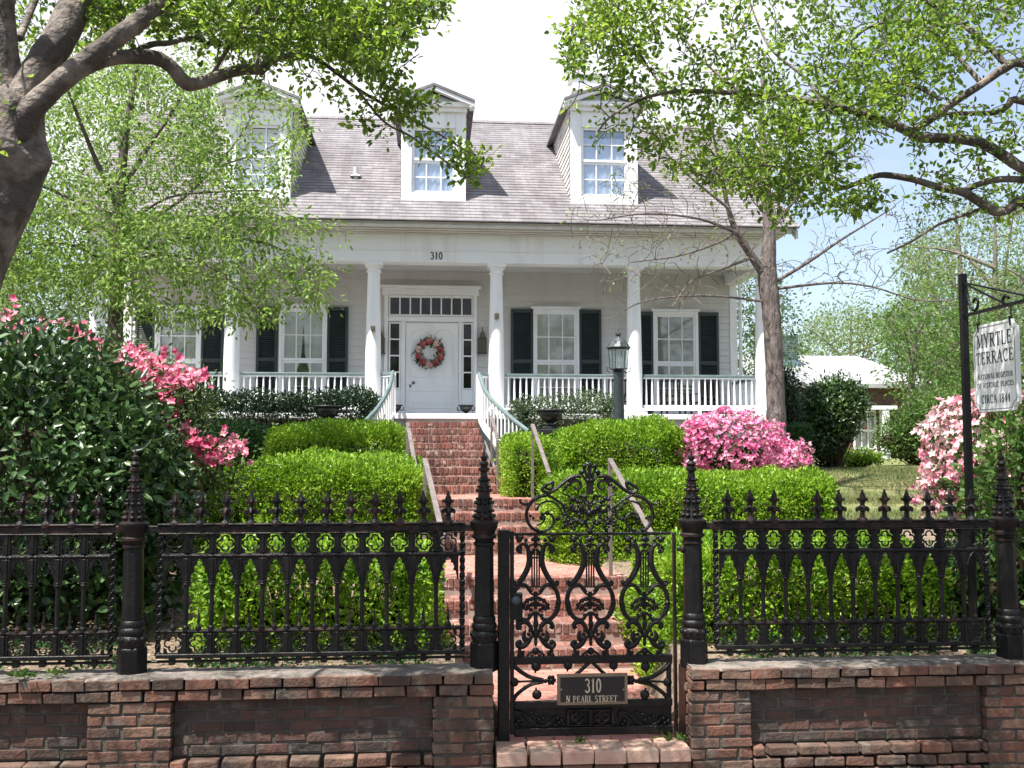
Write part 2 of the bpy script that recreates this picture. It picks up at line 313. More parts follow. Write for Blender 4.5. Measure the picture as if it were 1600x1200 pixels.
def groundmat():
    m, t, out = nodes('lawn_and_mulch'); g = N(t, "ShaderNodeNewGeometry")
    n1 = N(t, "ShaderNodeTexNoise"); n1.inputs['Scale'].default_value = 1.2; n1.inputs['Detail'].default_value = 8; n1.inputs['Roughness'].default_value = 0.7
    n2 = N(t, "ShaderNodeTexNoise"); n2.inputs['Scale'].default_value = 26; n2.inputs['Detail'].default_value = 6; n2.inputs['Roughness'].default_value = 0.75
    for n_ in (n1, n2): t.links.new(g.outputs['Position'], n_.inputs['Vector'])
    gr = ramp(t, [(0.38, (0.10, 0.14, 0.045)), (0.55, (0.20, 0.20, 0.09)), (0.72, (0.30, 0.245, 0.15))]); t.links.new(n1.outputs[0], gr.inputs[0])
    mu = ramp(t, [(0.35, (0.10, 0.075, 0.055)), (0.5, (0.22, 0.17, 0.125)), (0.68, (0.36, 0.28, 0.21))]); t.links.new(n2.outputs[0], mu.inputs[0])
    sp = N(t, "ShaderNodeSeparateXYZ"); t.links.new(g.outputs['Position'], sp.inputs[0])
    ad = N(t, "ShaderNodeMath"); ad.operation = 'MULTIPLY_ADD'; ad.inputs[1].default_value = 2.0; t.links.new(n1.outputs[0], ad.inputs[0]); t.links.new(sp.outputs['X'], ad.inputs[2])
    lt = N(t, "ShaderNodeMath"); lt.operation = 'GREATER_THAN'; lt.inputs[1].default_value = 5.6; t.links.new(ad.outputs[0], lt.inputs[0])
    lt2 = N(t, "ShaderNodeMath"); lt2.operation = 'GREATER_THAN'; lt2.inputs[1].default_value = 12.2; t.links.new(sp.outputs['Y'], lt2.inputs[0])
    an = N(t, "ShaderNodeMath"); an.operation = 'MULTIPLY'; t.links.new(lt.outputs[0], an.inputs[0]); t.links.new(lt2.outputs[0], an.inputs[1])
    lt3 = N(t, "ShaderNodeMath"); lt3.operation = 'GREATER_THAN'; lt3.inputs[1].default_value = 25.0; t.links.new(sp.outputs['Y'], lt3.inputs[0])
    mxx = N(t, "ShaderNodeMath"); mxx.operation = 'MAXIMUM'; t.links.new(an.outputs[0], mxx.inputs[0]); t.links.new(lt3.outputs[0], mxx.inputs[1])
    mx_ = N(t, "ShaderNodeMix"); mx_.data_type = 'RGBA'; t.links.new(mxx.outputs[0], mx_.inputs[0]); t.links.new(mu.outputs[0], mx_.inputs[6]); t.links.new(gr.outputs[0], mx_.inputs[7])
    b_ = N(t, "ShaderNodeBump"); b_.inputs['Strength'].default_value = 0.8; b_.inputs['Distance'].default_value = 0.03; t.links.new(n2.outputs[0], b_.inputs['Height'])
    p = N(t, "ShaderNodeBsdfPrincipled"); p.inputs['Roughness'].default_value = 0.95; p.inputs['Specular IOR Level'].default_value = 0.1
    t.links.new(mx_.outputs[2], p.inputs['Base Color']); t.links.new(b_.outputs[0], p.inputs['Normal']); t.links.new(p.outputs[0], out.inputs[0]); return m
M['ground'] = groundmat()

# ------------------------------------------------------------------ stair / path layout
YF = 7.0                                     # fence line
FL1 = dict(x0=(0.10, 0.12), x1=(2.12, 2.07), y0=9.24, run=0.36, n=4, z0=0.0, rise=0.174)
FL2 = dict(x0=(-0.22, -0.30), x1=(1.62, 1.45), y0=12.60, run=0.36, n=4, z0=0.696, rise=0.162)
FL3 = dict(x0=(-0.28, -0.40), x1=(1.06, 0.86), y0=15.24, run=0.37, n=9, z0=1.344, rise=0.1332)
ZFLOOR = 2.69
def sm(a, b, t):
    t = np.clip((t-a)/(b-a), 0, 1); return t*t*(3-2*t)
def terrain(x, y):
    x, y = np.asarray(x, float), np.asarray(y, float)
    zl = np.interp(y, [7.15, 9.2, 10.4, 12.6, 13.7, 15.2, 18.2, 22, 60, 400], [0.33, 0.45, 0.70, 0.80, 1.25, 1.35, 1.68, 1.7, 1.9, 6.0])
    zr = np.interp(y, [7.15, 8.0, 10, 14, 16.6, 17.6, 18.6, 20, 60, 400], [0.33, 0.62, 0.98, 1.14, 1.20, 1.42, 1.58, 1.62, 1.9, 6.0])
    k = sm(4.3, 5.6, x); z = zl*(1-k)+zr*k
    # the sunk corridor of the path and the stairs
    cx = np.interp(y, [7, 10.4, 12.6, 15.2, 18.3], [1.12, 1.10, 0.62, 0.40, 0.24]); hw = np.interp(y, [7, 9.0, 9.3, 10.4, 12.6, 18.3], [0.62, 0.9, 1.0, 1.0, 0.95, 0.66])
    zp = np.interp(y, [6.9, 9.24, 10.3, 12.6, 13.7, 15.2, 18.2, 18.6], [-0.06, -0.06, 0.5, 0.62, 1.18, 1.26, 1.6, 1.7])
    inside = (np.abs(x-cx) < hw+0.06) & (y < 18.5)
    z = np.where(inside, np.minimum(z, zp), z)
    z = np.where(y < 7.1, -0.62, z)
    return z
def tz(x, y): return float(terrain(x, y))

def build_ground():
    xs = np.unique(np.concatenate([[-600, -300, -150, -80, -50, -35, -25], np.arange(-18, 20.01, 0.2), [26, 36, 50, 80, 150, 300, 600]]))
    ys = np.unique(np.concatenate([[-60, -20, -5, 2, 5, 6.5, 7.08, 7.12], np.arange(7.2, 24.01, 0.2), [26, 30, 36, 45, 60, 90, 150, 300, 700]]))
    X, Y = np.meshgrid(xs, ys); Z = terrain(X, Y)
    Z = Z + np.where(Y > 7.3, 0.015*np.sin(X*2.3+Y)*np.sin(Y*1.9), 0)
    v = np.stack([X.ravel(), Y.ravel(), Z.ravel()], 1); nx = len(xs)
    f = [(j*nx+i, j*nx+i+1, (j+1)*nx+i+1, (j+1)*nx+i) for j in range(len(ys)-1) for i in range(nx-1)]
    me = bpy.data.meshes.new('ground'); me.from_pydata(v.tolist(), [], f); me.update()
    me.materials.append(M['ground']); o = bpy.data.objects.new('ground', me); COL.objects.link(o); tag(o, kind='structure')
build_ground()

# ------------------------------------------------------------------ bricks
def brick(mb, c, h, j=0.004, rot=0.012, wear=0.0035):
    """one slightly crooked brick: centre c, half sizes h"""
    a, b, d = (rnd.uniform(-rot, rot) for _ in range(3))
    Mx = Matrix.Rotation(a, 3, 'X') @ Matrix.Rotation(b, 3, 'Y') @ Matrix.Rotation(d, 3, 'Z')
    hx, hy, hz = (k*(1+rnd.uniform(-0.05, 0.03)) for k in h)
    cc = Vector(c)+Vector((rnd.uniform(-j, j), rnd.uniform(-j, j), rnd.uniform(-j, j)*0.5))
    vs = []
    for sz in (-1, 1):
        for sx, sy in ((-1, -1), (1, -1), (1, 1), (-1, 1)):
            vs.append(cc + Mx @ Vector((sx*hx+rnd.uniform(-wear, wear), sy*hy+rnd.uniform(-wear, wear), sz*hz+rnd.uniform(-wear, wear))))
    mb.add(vs, [(0,3,2,1),(4,5,6,7),(0,1,5,4),(1,2,6,5),(2,3,7,6),(3,0,4,7)])
def wall_face(mb, x0, x1, yf, z0, z1, off=0, depth=0.11, L_=0.205, H_=0.064, gap=0.014):
    """running bond on a face at y = yf (looking along +y)"""
    n = max(1, round((z1-z0)/(H_+gap))); hh = (z1-z0)/n
    for r in range(n):
        x = x0 - ((r+off) % 2)*(L_+gap)/2; z = z0+(r+0.5)*hh
        while x < x1-0.02:
            a, b = max(x, x0), min(x+L_, x1)
            if b-a > 0.035: brick(mb, ((a+b)/2, yf+depth/2, z), ((b-a)/2-rnd.uniform(0, .004), depth/2, hh/2-gap/2), 0.003, 0.009, 0.0045)
            x += L_+gap
ZW = az(420, 1050, 6.86)      # top of the low wall
def low_wall(name, xa, xb, piers, label):
    root = empty(name, (round(xa, 3), 6.95, 0), label, 'wall')
    core = MB(); core.box(xa+0.012, xb-0.012, 6.905, 7.14, -0.55, ZW-0.075)
    core.build('mortar_core', M['mortar'], root)
    mb = MB()
    zc = ZW-0.02
    wall_face(mb, xa-0.0, xb, 6.80, zc-0.150, zc-0.075, 1, gap=.008)                # two projecting courses
    wall_face(mb, xa-0.0, xb, 6.788, zc-0.073, zc, 0, depth=0.19, gap=.006)
    y = 6.97                                                              # back row of the cap
    x = xa
    while x < xb-0.03:
        b = min(x+0.205, xb); brick(mb, ((x+b)/2, 7.068, zc-0.036), ((b-x)/2, 0.085, 0.033), 0.003); x += 0.216
    mb.build('coping', M['brick'], root, bevel=0.005, seg=2)
    cap = MB(); nseg = 90; vs = []
    for i in range(nseg+1):
        xx = xa+0.01+(xb-xa-0.02)*i/nseg
        for k, yy in enumerate((6.795, 6.83, 6.96, 7.10, 7.155)):
            vs.append((xx, yy+rnd.uniform(-.006, .006), zc-(0.012 if k in (0, 4) else -0.004)+rnd.uniform(-.005, .007)))
    cap.add(vs, [(i*5+k, (i+1)*5+k, (i+1)*5+k+1, i*5+k+1) for i in range(nseg) for k in range(4)])
    cap.build('mortar_cap', M['coping'], root, smooth=True)
    pz = zc-0.152
    for a, b in piers:
        pb = MB(); wall_face(pb, a, b, 6.815, -0.5, pz, 0, depth=0.1); pb.build('pier', M['brick'], root, bevel=0.006, seg=2); ms = MB(); ms.box(a+.012, b-.012, 6.824, 6.9, -.5, pz-.004); ms.build('mortar', M['mortar'], root)
    cuts = sorted(piers); x = xa; spans = []
    for a, b in cuts:
        if a-x > 0.05: spans.append((x, a))
        x = b
    if xb-x > 0.05: spans.append((x, xb))
    for a, b in spans:
        pb = MB(); wall_face(pb, a, b, 6.875, -0.02, pz, 1, depth=0.06); pb.build('recessed_panel', M['panelbrick'], root, bevel=0.004)
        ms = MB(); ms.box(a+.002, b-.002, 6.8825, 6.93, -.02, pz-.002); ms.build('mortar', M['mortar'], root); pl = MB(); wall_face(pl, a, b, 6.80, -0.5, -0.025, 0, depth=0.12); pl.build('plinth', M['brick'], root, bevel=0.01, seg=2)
    if xa > 0 or xb < 2:      # the brick end that faces the gateway
        eb = MB(); xe = xb-0.10 if xb < 2 else xa
        z = -0.5; r = 0
        while z < zc-0.05:
            for a, b in (((6.92, 7.02), (7.03, 7.14)) if r % 2 else ((6.92, 7.14),)):
                brick(eb, (xe+0.05, (a+b)/2, z+0.034), (0.052, (b-a)/2, 0.031), 0.003)
            z += 0.0745; r += 1
        eb.build('end_face', M['brick'], root, bevel=0.008, seg=2)
    return root
XGL, XGR = ax(772, 6.82, 1100), ax(1079, 6.82, 1100)
low_wall('brick_wall', -7.5, XGL, [(ax(137, 6.82, 1120), ax(268, 6.82, 1120)), (ax(676, 6.82, 1120), XGL), (-5.4, -4.9)], 'low red brown brick wall under the iron fence left of the gate')
low_wall('brick_wall', XGR, 8.0, [(XGR, ax(1175, 6.82, 1120)), (ax(1541, 6.82, 1120), ax(1680, 6.82, 1120))], 'low brick wall under the iron fence right of the gate, lit at its corner')

# paving in front of the wall, gateway threshold, paths and landings
mb = MB(); mb.box(-60, 60, 4.6, 6.72, -0.7, -0.40); o = mb.build('pavement', paint('weathered_brick_pavement', (0.17, 0.12, 0.10), 0.9, (0.11, 0.085, 0.07), 3, 0.4, 60)); tag(o, kind='structure')
mb = MB(); mb.box(-60, 60, 4.45, 4.598, -0.75, -0.39); o = mb.build('kerb', M['stepmortar'], bevel=.015); tag(o, kind='structure')
mb = MB(); mb.box(-90, 90, -30, 4.449, -0.9, -0.53); o = mb.build('road', paint('asphalt', (0.06, 0.06, 0.06), 0.9, (0.045, 0.045, 0.045), 3, 0.5, 80)); tag(o, kind='structure')
def paving(name, x0f, x1f, y0, y1, zf, L_=0.2, W_=0.098, mat='pathbrick', along='x'):
    mb = MB(); y = y0; r = 0
    while y < y1-0.02:
        xa, xb = x0f(y), x1f(y); x = xa-(r % 2)*L_/2
        yb = min(y+W_, y1)
        while x < xb-0.01:
            a, b = max(x, xa), min(x+L_, xb)
            if b-a > 0.02: brick(mb, ((a+b)/2, (y+yb)/2, zf(y)-0.03+rnd.uniform(-.0025, .0025)), ((b-a)/2-0.004, (yb-y)/2-0.003, 0.03), 0.0015, 0.006)
            x += L_
        y += W_; r += 1
    o = mb.build(name, M[mat], bevel=0.004); tag(o, kind='structure')
    c = MB(); c.add([(x0f(y0)+.005, y0+.005, zf(y0)-0.012), (x1f(y0)-.005, y0+.005, zf(y0)-0.012), (x1f(y1)-.005, y1, zf(y1)-0.012), (x0f(y1)+.005, y1, zf(y1)-0.012)], [(0, 1, 2, 3)])
    c.build('path_mortar', M['stepmortar'], o)
    return o
lin = lambda a, b, y0, y1: (lambda y: a+(b-a)*(y-y0)/(y1-y0))
paving('path', lin(XGL+0.03, 0.10, 7.0, 9.24), lin(XGR-0.02, 2.12, 7.0, 9.24), 6.98, 9.24, lambda y: -0.005)
mb = MB()
x = XGL+0.01
while x < XGR-0.05:
    b = min(x+0.215, XGR-0.005); brick(mb, ((x+b)/2, 6.84, -0.045), ((b-x)/2-0.004, 0.135, 0.045), 0.003); x += 0.219
o = mb.build('threshold_kerb', paint('worn_threshold', (0.50, 0.36, 0.28), 0.9, (0.40, 0.22, 0.17), 6, 0.5, 50), bevel=0.008, seg=2); tag(o, kind='structure')
mb = MB(); wall_face(mb, XGL+0.01, XGR-0.01, 6.72, -0.5, -0.09, 0, depth=0.1)
mb.box(XGL+0.01, XGR-0.01, 6.79, 6.97, -0.5, -0.092)
o = mb.build('gateway_step', M['brick'], bevel=0.006); tag(o, kind='structure')

def flight(fl, name, label):
    root = empty(name, (0.5, fl['y0'], fl['z0']), label, 'brick steps')
    n, run, rise = fl['n'], fl['run'], fl['rise']
    yend = fl['y0']+n*run
    core = MB()
    for i in range(n):
        t = i/max(1, n-1); xa = fl['x0'][0]+(fl['x0'][1]-fl['x0'][0])*t; xb = fl['x1'][0]+(fl['x1'][1]-fl['x1'][0])*t
        y = fl['y0']+i*run; zt = fl['z0']+(i+1)*rise
        core.box(xa+.012, xb-.012, y+.012, (y+run+0.03) if i < n-1 else y+0.2, fl['z0']-0.12, zt-.012)
        sb = MB(); rh = 0.098
        x = xa
        while x < xb-0.02:                                     # upright course on the nose of the step
            b = min(x+0.068+rnd.uniform(-.003, .003), xb); brick(sb, ((x+b)/2, y+0.10, zt-rh/2), ((b-x)/2-.0045, 0.10, rh/2), 0.003, 0.01); x = b
        x = xa-(i % 2)*0.1
        while x < xb-0.02:                                     # stretchers below it
            a, b = max(x, xa), min(x+0.205, xb)
            hz = (rise-rh-0.012)/2
            if b-a > .03: brick(sb, ((a+b)/2, y+0.062, zt-rh-0.009-hz), ((b-a)/2-.005, 0.05, hz), 0.003, 0.01)
            x += 0.205
        if i < n-1:
            x = xa
            while x < xb-0.02:
                b = min(x+0.098, xb); brick(sb, ((x+b)/2, y+0.2+(run-0.2)/2+0.004, zt-0.03), ((b-x)/2-.004, (run-0.2)/2, 0.03), 0.002, 0.006); x = b
        sb.build('step', M['stepbrick'], root, bevel=0.006)
    core.build('step_core', M['stepmortar'], root)
    return root
flight(FL1, 'brick_steps', 'lowest red brick steps, seen through the iron gate')
flight(FL2, 'brick_steps', 'middle red brick steps between the two brick landings')
flight(FL3, 'brick_steps', 'tall topmost brick steps rising to the porch and front door')
paving('path', lin(0.12, -0.22, 10.5, 12.6), lin(2.07, 1.62, 10.5, 12.6), 10.52, 12.60, lambda y: 0.696)
paving('path', lin(-0.30, -0.28, 13.88, 15.24), lin(1.45, 1.30, 13.88, 15.24), 13.88, 15.24, lambda y: 1.344)
# brick cheek beside the foot of the top steps
mb = MB()
for (xa, xb, ya, yb, z0, z1) in ((1.07, 1.30, 15.22, 15.75, 1.30, 1.56), (1.05, 1.27, 15.76, 16.3, 1.30, 1.74)):
    k = 0; z = z0
    while z < z1-0.02:
        x = xa
        for y in np.arange(ya, yb-0.05, 0.2):
            brick(mb, ((xa+xb)/2, y+0.1, z+0.037), ((xb-xa)/2, 0.095, 0.033), 0.004)
        z += 0.078
o = mb.build('stair_cheek', M['stepbrick'], bevel=0.008, seg=2); tag(o, 'short brick cheek wall beside the right foot of the top steps', 'wall')

# ------------------------------------------------------------------ lettering (own small stroke alphabet)
def arc(cx, cy, rx, ry, a0, a1, n=14):
    return [(cx+rx*math.cos(R(a0+(a1-a0)*i/n)), cy+ry*math.sin(R(a0+(a1-a0)*i/n))) for i in range(n+1)]
K, T_ = 0.15, 0.065
GLY = {
 'M': (0.98, [([(.14, 0), (.14, 1)], T_), ([(.14, 1), (.48, .08)], K), ([(.48, .08), (.82, 1)], T_), ([(.82, 1), (.82, 0)], K)], [(.14, 0), (.82, 0), (.10, 1), (.86, 1)]),
 'Y': (0.80, [([(.08, 1), (.40, .45)], K), ([(.74, 1), (.40, .45)], T_), ([(.40, .47), (.40, 0)], K)], [(.40, 0), (.10, 1), (.72, 1)]),
 'R': (0.78, [([(.17, 0), (.17, 1)], K), ([(.17, .96), (.38, .96)] + arc(.38, .74, .24, .22, 90, -90) + [(.17, .52)], T_+.02), ([(.38, .52), (.70, .02)], K)], [(.17, 0), (.10, 1), (.70, 0)]),
 'T': (0.74, [([(.36, 0), (.36, 1)], K), ([(.04, .96), (.70, .96)], T_), ([(.05, .98), (.05, .76)], T_), ([(.69, .98), (.69, .76)], T_)], [(.36, 0)]),
 'L': (0.68, [([(.17, 0), (.17, 1)], K), ([(.10, .035), (.62, .035)], T_), ([(.62, .02), (.62, .24)], T_)], [(.17, 1)]),
 'E': (0.70, [([(.17, 0), (.17, 1)], K), ([(.08, .035), (.62, .035)], T_), ([(.08, .965), (.60, .965)], T_), ([(.17, .52), (.46, .52)], T_), ([(.62, .02), (.62, .22)], T_), ([(.60, .98), (.60, .80)], T_), ([(.46, .42), (.46, .62)], T_)], []),
 'A': (0.82, [([(.10, 0), (.41, 1)], T_), ([(.41, 1), (.72, 0)], K), ([(.22, .34), (.60, .34)], T_)], [(.10, 0), (.72, 0)]),
 'C': (0.76, [(arc(.42, .5, .33, .47, 48, 312, 20), K*.8), ([(.64, .98), (.64, .74)], T_)], []),
 'N': (0.86, [([(.14, 0), (.14, 1)], T_), ([(.14, 1), (.70, 0)], K), ([(.70, 0), (.70, 1)], T_)], [(.14, 0), (.10, 1), (.70, 1)]),
 'I': (0.40, [([(.20, 0), (.20, 1)], K)], [(.20, 0), (.20, 1)]),
 'O': (0.84, [(arc(.42, .5, .33, .47, 0, 360, 26), K*.8)], []),
 'G': (0.80, [(arc(.42, .5, .33, .47, 48, 330, 20), K*.8), ([(.70, .05), (.70, .42)], K*.8), ([(.52, .42), (.78, .42)], T_)], []),
 'S': (0.62, [(arc(.30, .74, .22, .23, 30, 250, 12) + arc(.31, .26, .23, .24, 80, -150, 12), K*.8)], []),
 'P': (0.72, [([(.17, 0), (.17, 1)], K), ([(.17, .96), (.38, .96)] + arc(.38, .72, .25, .24, 90, -90) + [(.17, .48)], T_+.02)], [(.17, 0), (.10, 1)]),
 'H': (0.86, [([(.16, 0), (.16, 1)], K), ([(.70, 0), (.70, 1)], K), ([(.16, .52), (.70, .52)], T_)], [(.16, 0), (.70, 0), (.16, 1), (.70, 1)]),
 'F': (0.66, [([(.17, 0), (.17, 1)], K), ([(.08, .965), (.60, .965)], T_), ([(.17, .52), (.46, .52)], T_), ([(.60, .98), (.60, .80)], T_)], [(.17, 0)]),
 '3': (0.62, [(arc(.28, .75, .21, .22, 150, -85, 12) + arc(.29, .27, .24, .25, 85, -155, 14), K*.75)], []),
 '1': (0.46, [([(.24, 0), (.24, 1)], K), ([(.24, 1), (.08, .85)], T_)], [(.24, 0)]),
 '0': (0.64, [(arc(.31, .5, .22, .46, 0, 360, 24), K*.85)], []),
 '8': (0.62, [(arc(.30, .75, .18, .21, 0, 360, 18), K*.7), (arc(.30, .27, .23, .25, 0, 360, 18), K*.7)], []),
 '4': (0.64, [([(.44, 0), (.44, 1)], K), ([(.44, 1), (.05, .30), (.60, .30)], T_)], [(.44, 0)]),
 ' ': (0.42, [], []),
}
def ribbon(pl, wd):
    """polyline -> one closed outline of width wd"""
    Lp, Rp = [], []
    for i, p in enumerate(pl):
        a, b = pl[max(i-1, 0)], pl[min(i+1, len(pl)-1)]
        dx, dy = b[0]-a[0], b[1]-a[1]; l = math.hypot(dx, dy) or 1
        nx, ny = -dy/l*wd/2, dx/l*wd/2
        Lp.append((p[0]+nx, p[1]+ny)); Rp.append((p[0]-nx, p[1]-ny))
    return Lp, Rp
def lettering(mb, s, o, u, v, n, h, width=1.0, track=0.12, th=0.004, wmul=1.0, center=True):
    adv = [GLY[c][0]*width+track for c in s]; tot = sum(adv)-track
    x = -tot/2 if center else 0
    o, u, v, n = Vector(o), Vector(u).normalized(), Vector(v).normalized(), Vector(n).normalized()
    for c, a in zip(s, adv):
        g = GLY[c]
        for pl, wd in g[1]:
            Lp, Rp = ribbon([(p[0]*width, p[1]) for p in pl], wd*wmul)
            for i in range(len(pl)-1):
                q = [Lp[i], Lp[i+1], Rp[i+1], Rp[i]]
                mb.prism([((x+p[0])*h, p[1]*h) for p in q], o, u, v, n, th)
        for sx, sy in g[2]:
            y0 = sy-0.0 if sy < .5 else sy-.055
            mb.prism([((x+sx*width+d*width)*h, (y0+e)*h) for d, e in ((-.14, 0), (.14, 0), (.14, .055), (-.14, .055))], o, u, v, n, th*1.02)
        x += a
# ------------------------------------------------------------------ the house
YC, YW = 18.7, 20.7
COLX = [ax(p, YC, 560) for p in (150, 362, 583, 775.5, 991, 1192)]
ZB = az(680, 409, 18.5)                 # underside of the beam
ZE = az(680, 345, 18.05)                 # gutter
EX0, EX1 = COLX[0]-0.42, COLX[5]+0.30
WX0, WX1 = COLX[0]-0.10, ax(1150, YW, 520)
house = empty('house', (0, 20.0, 1.7), 'white one and a half storey cottage with columned porch and three dormers', 'house')
def hpart(mb, name, mat, **kw): return mb.build(name, M[mat], house, **kw)

# body with clapboards
YB = 25.2
mb = MB(); zc0 = 1.55; ztop = ZE-0.02
def siding_front(mb, x0, x1, y, z0, z1, pitch=0.14, lip=0.019):
    z = z0
    while z < z1-1e-4:
        zz = min(z+pitch, z1)
        mb.add([(x0, y-lip, z), (x1, y-lip, z), (x1, y, zz), (x0, y, zz), (x0, y, z), (x1, y, z)], [(0, 1, 2, 3), (0, 4, 5, 1)]); z = zz
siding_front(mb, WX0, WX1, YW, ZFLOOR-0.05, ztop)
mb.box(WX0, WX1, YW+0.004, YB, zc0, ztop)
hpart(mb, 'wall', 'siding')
# corner boards and water table
mb = MB()
mb.box(WX1-0.14, WX1+0.02, YW-0.035, YW+0.12, ZFLOOR, ztop-0.2); mb.box(WX0-0.02, WX0+0.14, YW-0.035, YW+0.12, ZFLOOR, ztop-0.2)
hpart(mb, 'corner_board', 'white', bevel=0.006)
# porch floor and skirt
mb = MB(); mb.box(EX0+0.1, EX1-0.1, 18.22, YW, ZFLOOR-0.10, ZFLOOR)
hpart(mb, 'porch_floor', 'white', bevel=0.01)
mb = MB(); mb.box(EX0+0.16, FL3['x0'][1]-0.05, 18.34, 18.5, 1.4, ZFLOOR-0.103); mb.box(FL3['x1'][1]+0.05, EX1-0.16, 18.34, 18.5, 1.4, ZFLOOR-0.103)
mb.box(FL3['x0'][1]-0.045, FL3['x1'][1]+0.045, 18.27, 18.5, 2.3, ZFLOOR-0.103)
mb.box(EX0+0.16, EX0+0.3, 18.505, YW, 1.4, ZFLOOR-0.103); mb.box(EX1-0.3, EX1-0.16, 18.505, YW, 1.4, ZFLOOR-0.103)
hpart(mb, 'porch_skirt', 'gutter')
# ceiling
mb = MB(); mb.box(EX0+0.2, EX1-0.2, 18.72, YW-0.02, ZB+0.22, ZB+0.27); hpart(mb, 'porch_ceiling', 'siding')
# beam (entablature): lower fascia, frieze, crown
def ring(mb, ya, yb, xin, z0, z1):
    mb.box(EX0+xin, EX1-xin, ya, yb, z0, z1)
ent = MB()
e0, e1 = COLX[0]-0.16, COLX[5]+0.16
zf1 = az(680, 392, 18.5); zf2 = az(680, 366, 18.5)
ent.box(e0, e1, 18.53, 18.86, ZB, zf1)
ent.box(e0-0.012, e1+0.012, 18.515, 18.86, zf1+0.001, zf1+0.028)
ent.box(e0, e1, 18.525, 18.86, zf1+0.03, zf2)
for xs_ in ((e0+0.002, e0+0.30), (e1-0.30, e1-0.002)):
    ent.box(xs_[0], xs_[1], 18.862, YW-0.04, ZB+0.003, zf2)
hpart(ent, 'porch_beam', 'white', bevel=0.004)
cor = MB()
zz = zf2; dz = (ZE-0.06-zf2)
for i, (ya) in enumerate((18.46, 18.38, 18.28, 18.17)):
    cor.box(e0-0.06*i-0.03, e1+0.06*i+0.03, ya, 18.87, zz+dz*i/4+0.001, zz+dz*(i+1)/4)
hpart(cor, 'cornice', 'siding', bevel=0.012, seg=2)
gut = MB()
gp = [(0, 0), (-0.05, 0.0), (-0.085, 0.03), (-0.09, 0.07), (-0.11, 0.10), (-0.11, 0.115), (0.0, 0.115)]
gut.prism(gp, (EX0-0.1, 18.16, ZE-0.10), (0, 1, 0), (0, 0, 1), (1, 0, 0), EX1-EX0+0.2)
hpart(gut, 'gutter', 'gutter')
ds = MB(); ds.tube([(WX1+0.09, YW-0.02, ztop-0.4), (WX1+0.09, YW-0.02, ZFLOOR+0.02)], 0.04, 8); hpart(ds, 'downspout', 'white', smooth=True)
# roof
mR = 0.72; YR = 22.9; YE = 18.00; ZE0 = ZE-0.0
zr = lambda y: ZE0+mR*(y-YE)
ZRIDGE = zr(YR)
rf = MB(); n_c = 41; LX0, LX1 = EX0-0.25, EX1+0.22
for i in range(n_c):
    ya, yb = YE+(YR-YE)*i/n_c, YE+(YR-YE)*(i+1)/n_c
    nx_ = 60; vs = []
    for k in range(nx_+1):
        x = LX0+(LX1-LX0)*k/nx_; j = rnd.uniform(-.003, .003)
        vs += [(x, ya-0.012, zr(ya)+0.009+j), (x, yb, zr(yb)+j*0.3), (x, ya-0.012, zr(ya)-0.010+j)]
    rf.add(vs, [(k*3, (k+1)*3, (k+1)*3+1, k*3+1) for k in range(nx_)]+[(k*3+2, (k+1)*3+2, (k+1)*3, k*3) for k in range(nx_)])
yb2 = YR+(YR-YE)
rf.add([(LX0, YR, ZRIDGE), (LX1, YR, ZRIDGE), (LX1, yb2, ZE0), (LX0, yb2, ZE0)], [(0, 1, 2, 3)])
rf.add([(LX0, YE, ZE0-0.03), (LX1, YE, ZE0-0.03), (LX1, YR, ZRIDGE-0.05), (LX0, YR, ZRIDGE-0.05)], [(0, 3, 2, 1)])
rcap = [(YR-0.14, ZRIDGE-0.07), (YR, ZRIDGE+0.03), (YR+0.14, ZRIDGE-0.07)]
rf.add([(LX0, *rcap[0]), (LX1, *rcap[0]), (LX1, *rcap[1]), (LX0, *rcap[1]), (LX1, *rcap[2]), (LX0, *rcap[2])], [(0, 1, 2, 3), (3, 2, 4, 5)])
roof = hpart(rf, 'roof', 'shingle')
gb = MB()
for x0_, x1_ in ((WX0+0.01, WX0+0.12), (WX1-0.12, WX1-0.01)):
    gb.prism([(YE+0.2, ztop), (yb2-0.2, ztop), (YR, ZRIDGE-0.09)], (x0_, 0, 0), (0, 1, 0), (0, 0, 1), (1, 0, 0), x1_-x0_)
for x0_, x1_ in ((LX0+0.02, LX0+0.06), (LX1-0.06, LX1-0.02)):
    gb.prism([(YE+0.05, ZE0-0.05), (YR, ZRIDGE-0.06), (yb2-0.05, ZE0-0.05), (yb2-0.05, ZE0-0.25), (YR, ZRIDGE-0.26), (YE+0.05, ZE0-0.25)], (x0_, 0, 0), (0, 1, 0), (0, 0, 1), (1, 0, 0), x1_-x0_)
hpart(gb, 'gable', 'siding')
# chimney behind the ridge and a vent pipe
ch = MB(); ca, cb_ = at(897, 150, 23.6), at(948, 112, 23.6)
ch.box(ca.x, cb_.x, 23.6, 24.25, ZRIDGE-0.9, az(900, 118, 23.6)); ch.box(ca.x-.07, cb_.x+.07, 23.53, 24.32, az(900, 118, 23.6)+.001, az(900, 103, 23.6)); ch.box(ca.x-.05, cb_.x+.05, 23.55, 24.3, az(900, 142, 23.6), az(900, 132, 23.6))
c_ = hpart(ch, 'chimney', 'white', bevel=0.01); put_ = None
vp = at(556, 273, 19.7); vb = MB(); vb.tube([(vp.x, 19.7, zr(19.7)-0.05), (vp.x, 19.7, zr(19.7)+0.22)], 0.055, 10); vb.lathe([(0.12, 0), (0.06, 0.05)], (vp.x, 19.7, zr(19.7)+0.02), 10); hpart(vb, 'vent_pipe', 'gutter', smooth=True)
# house number
nb = MB(); pn = at(682, 405, 18.52); lettering(nb, '310', (pn.x, 18.528, pn.z), (1, 0, 0), (0, 0, 1), (0, -1, 0), 0.135, 0.9, 0.10, 0.008, 1.25); hpart(nb, 'house_number', 'numeral')
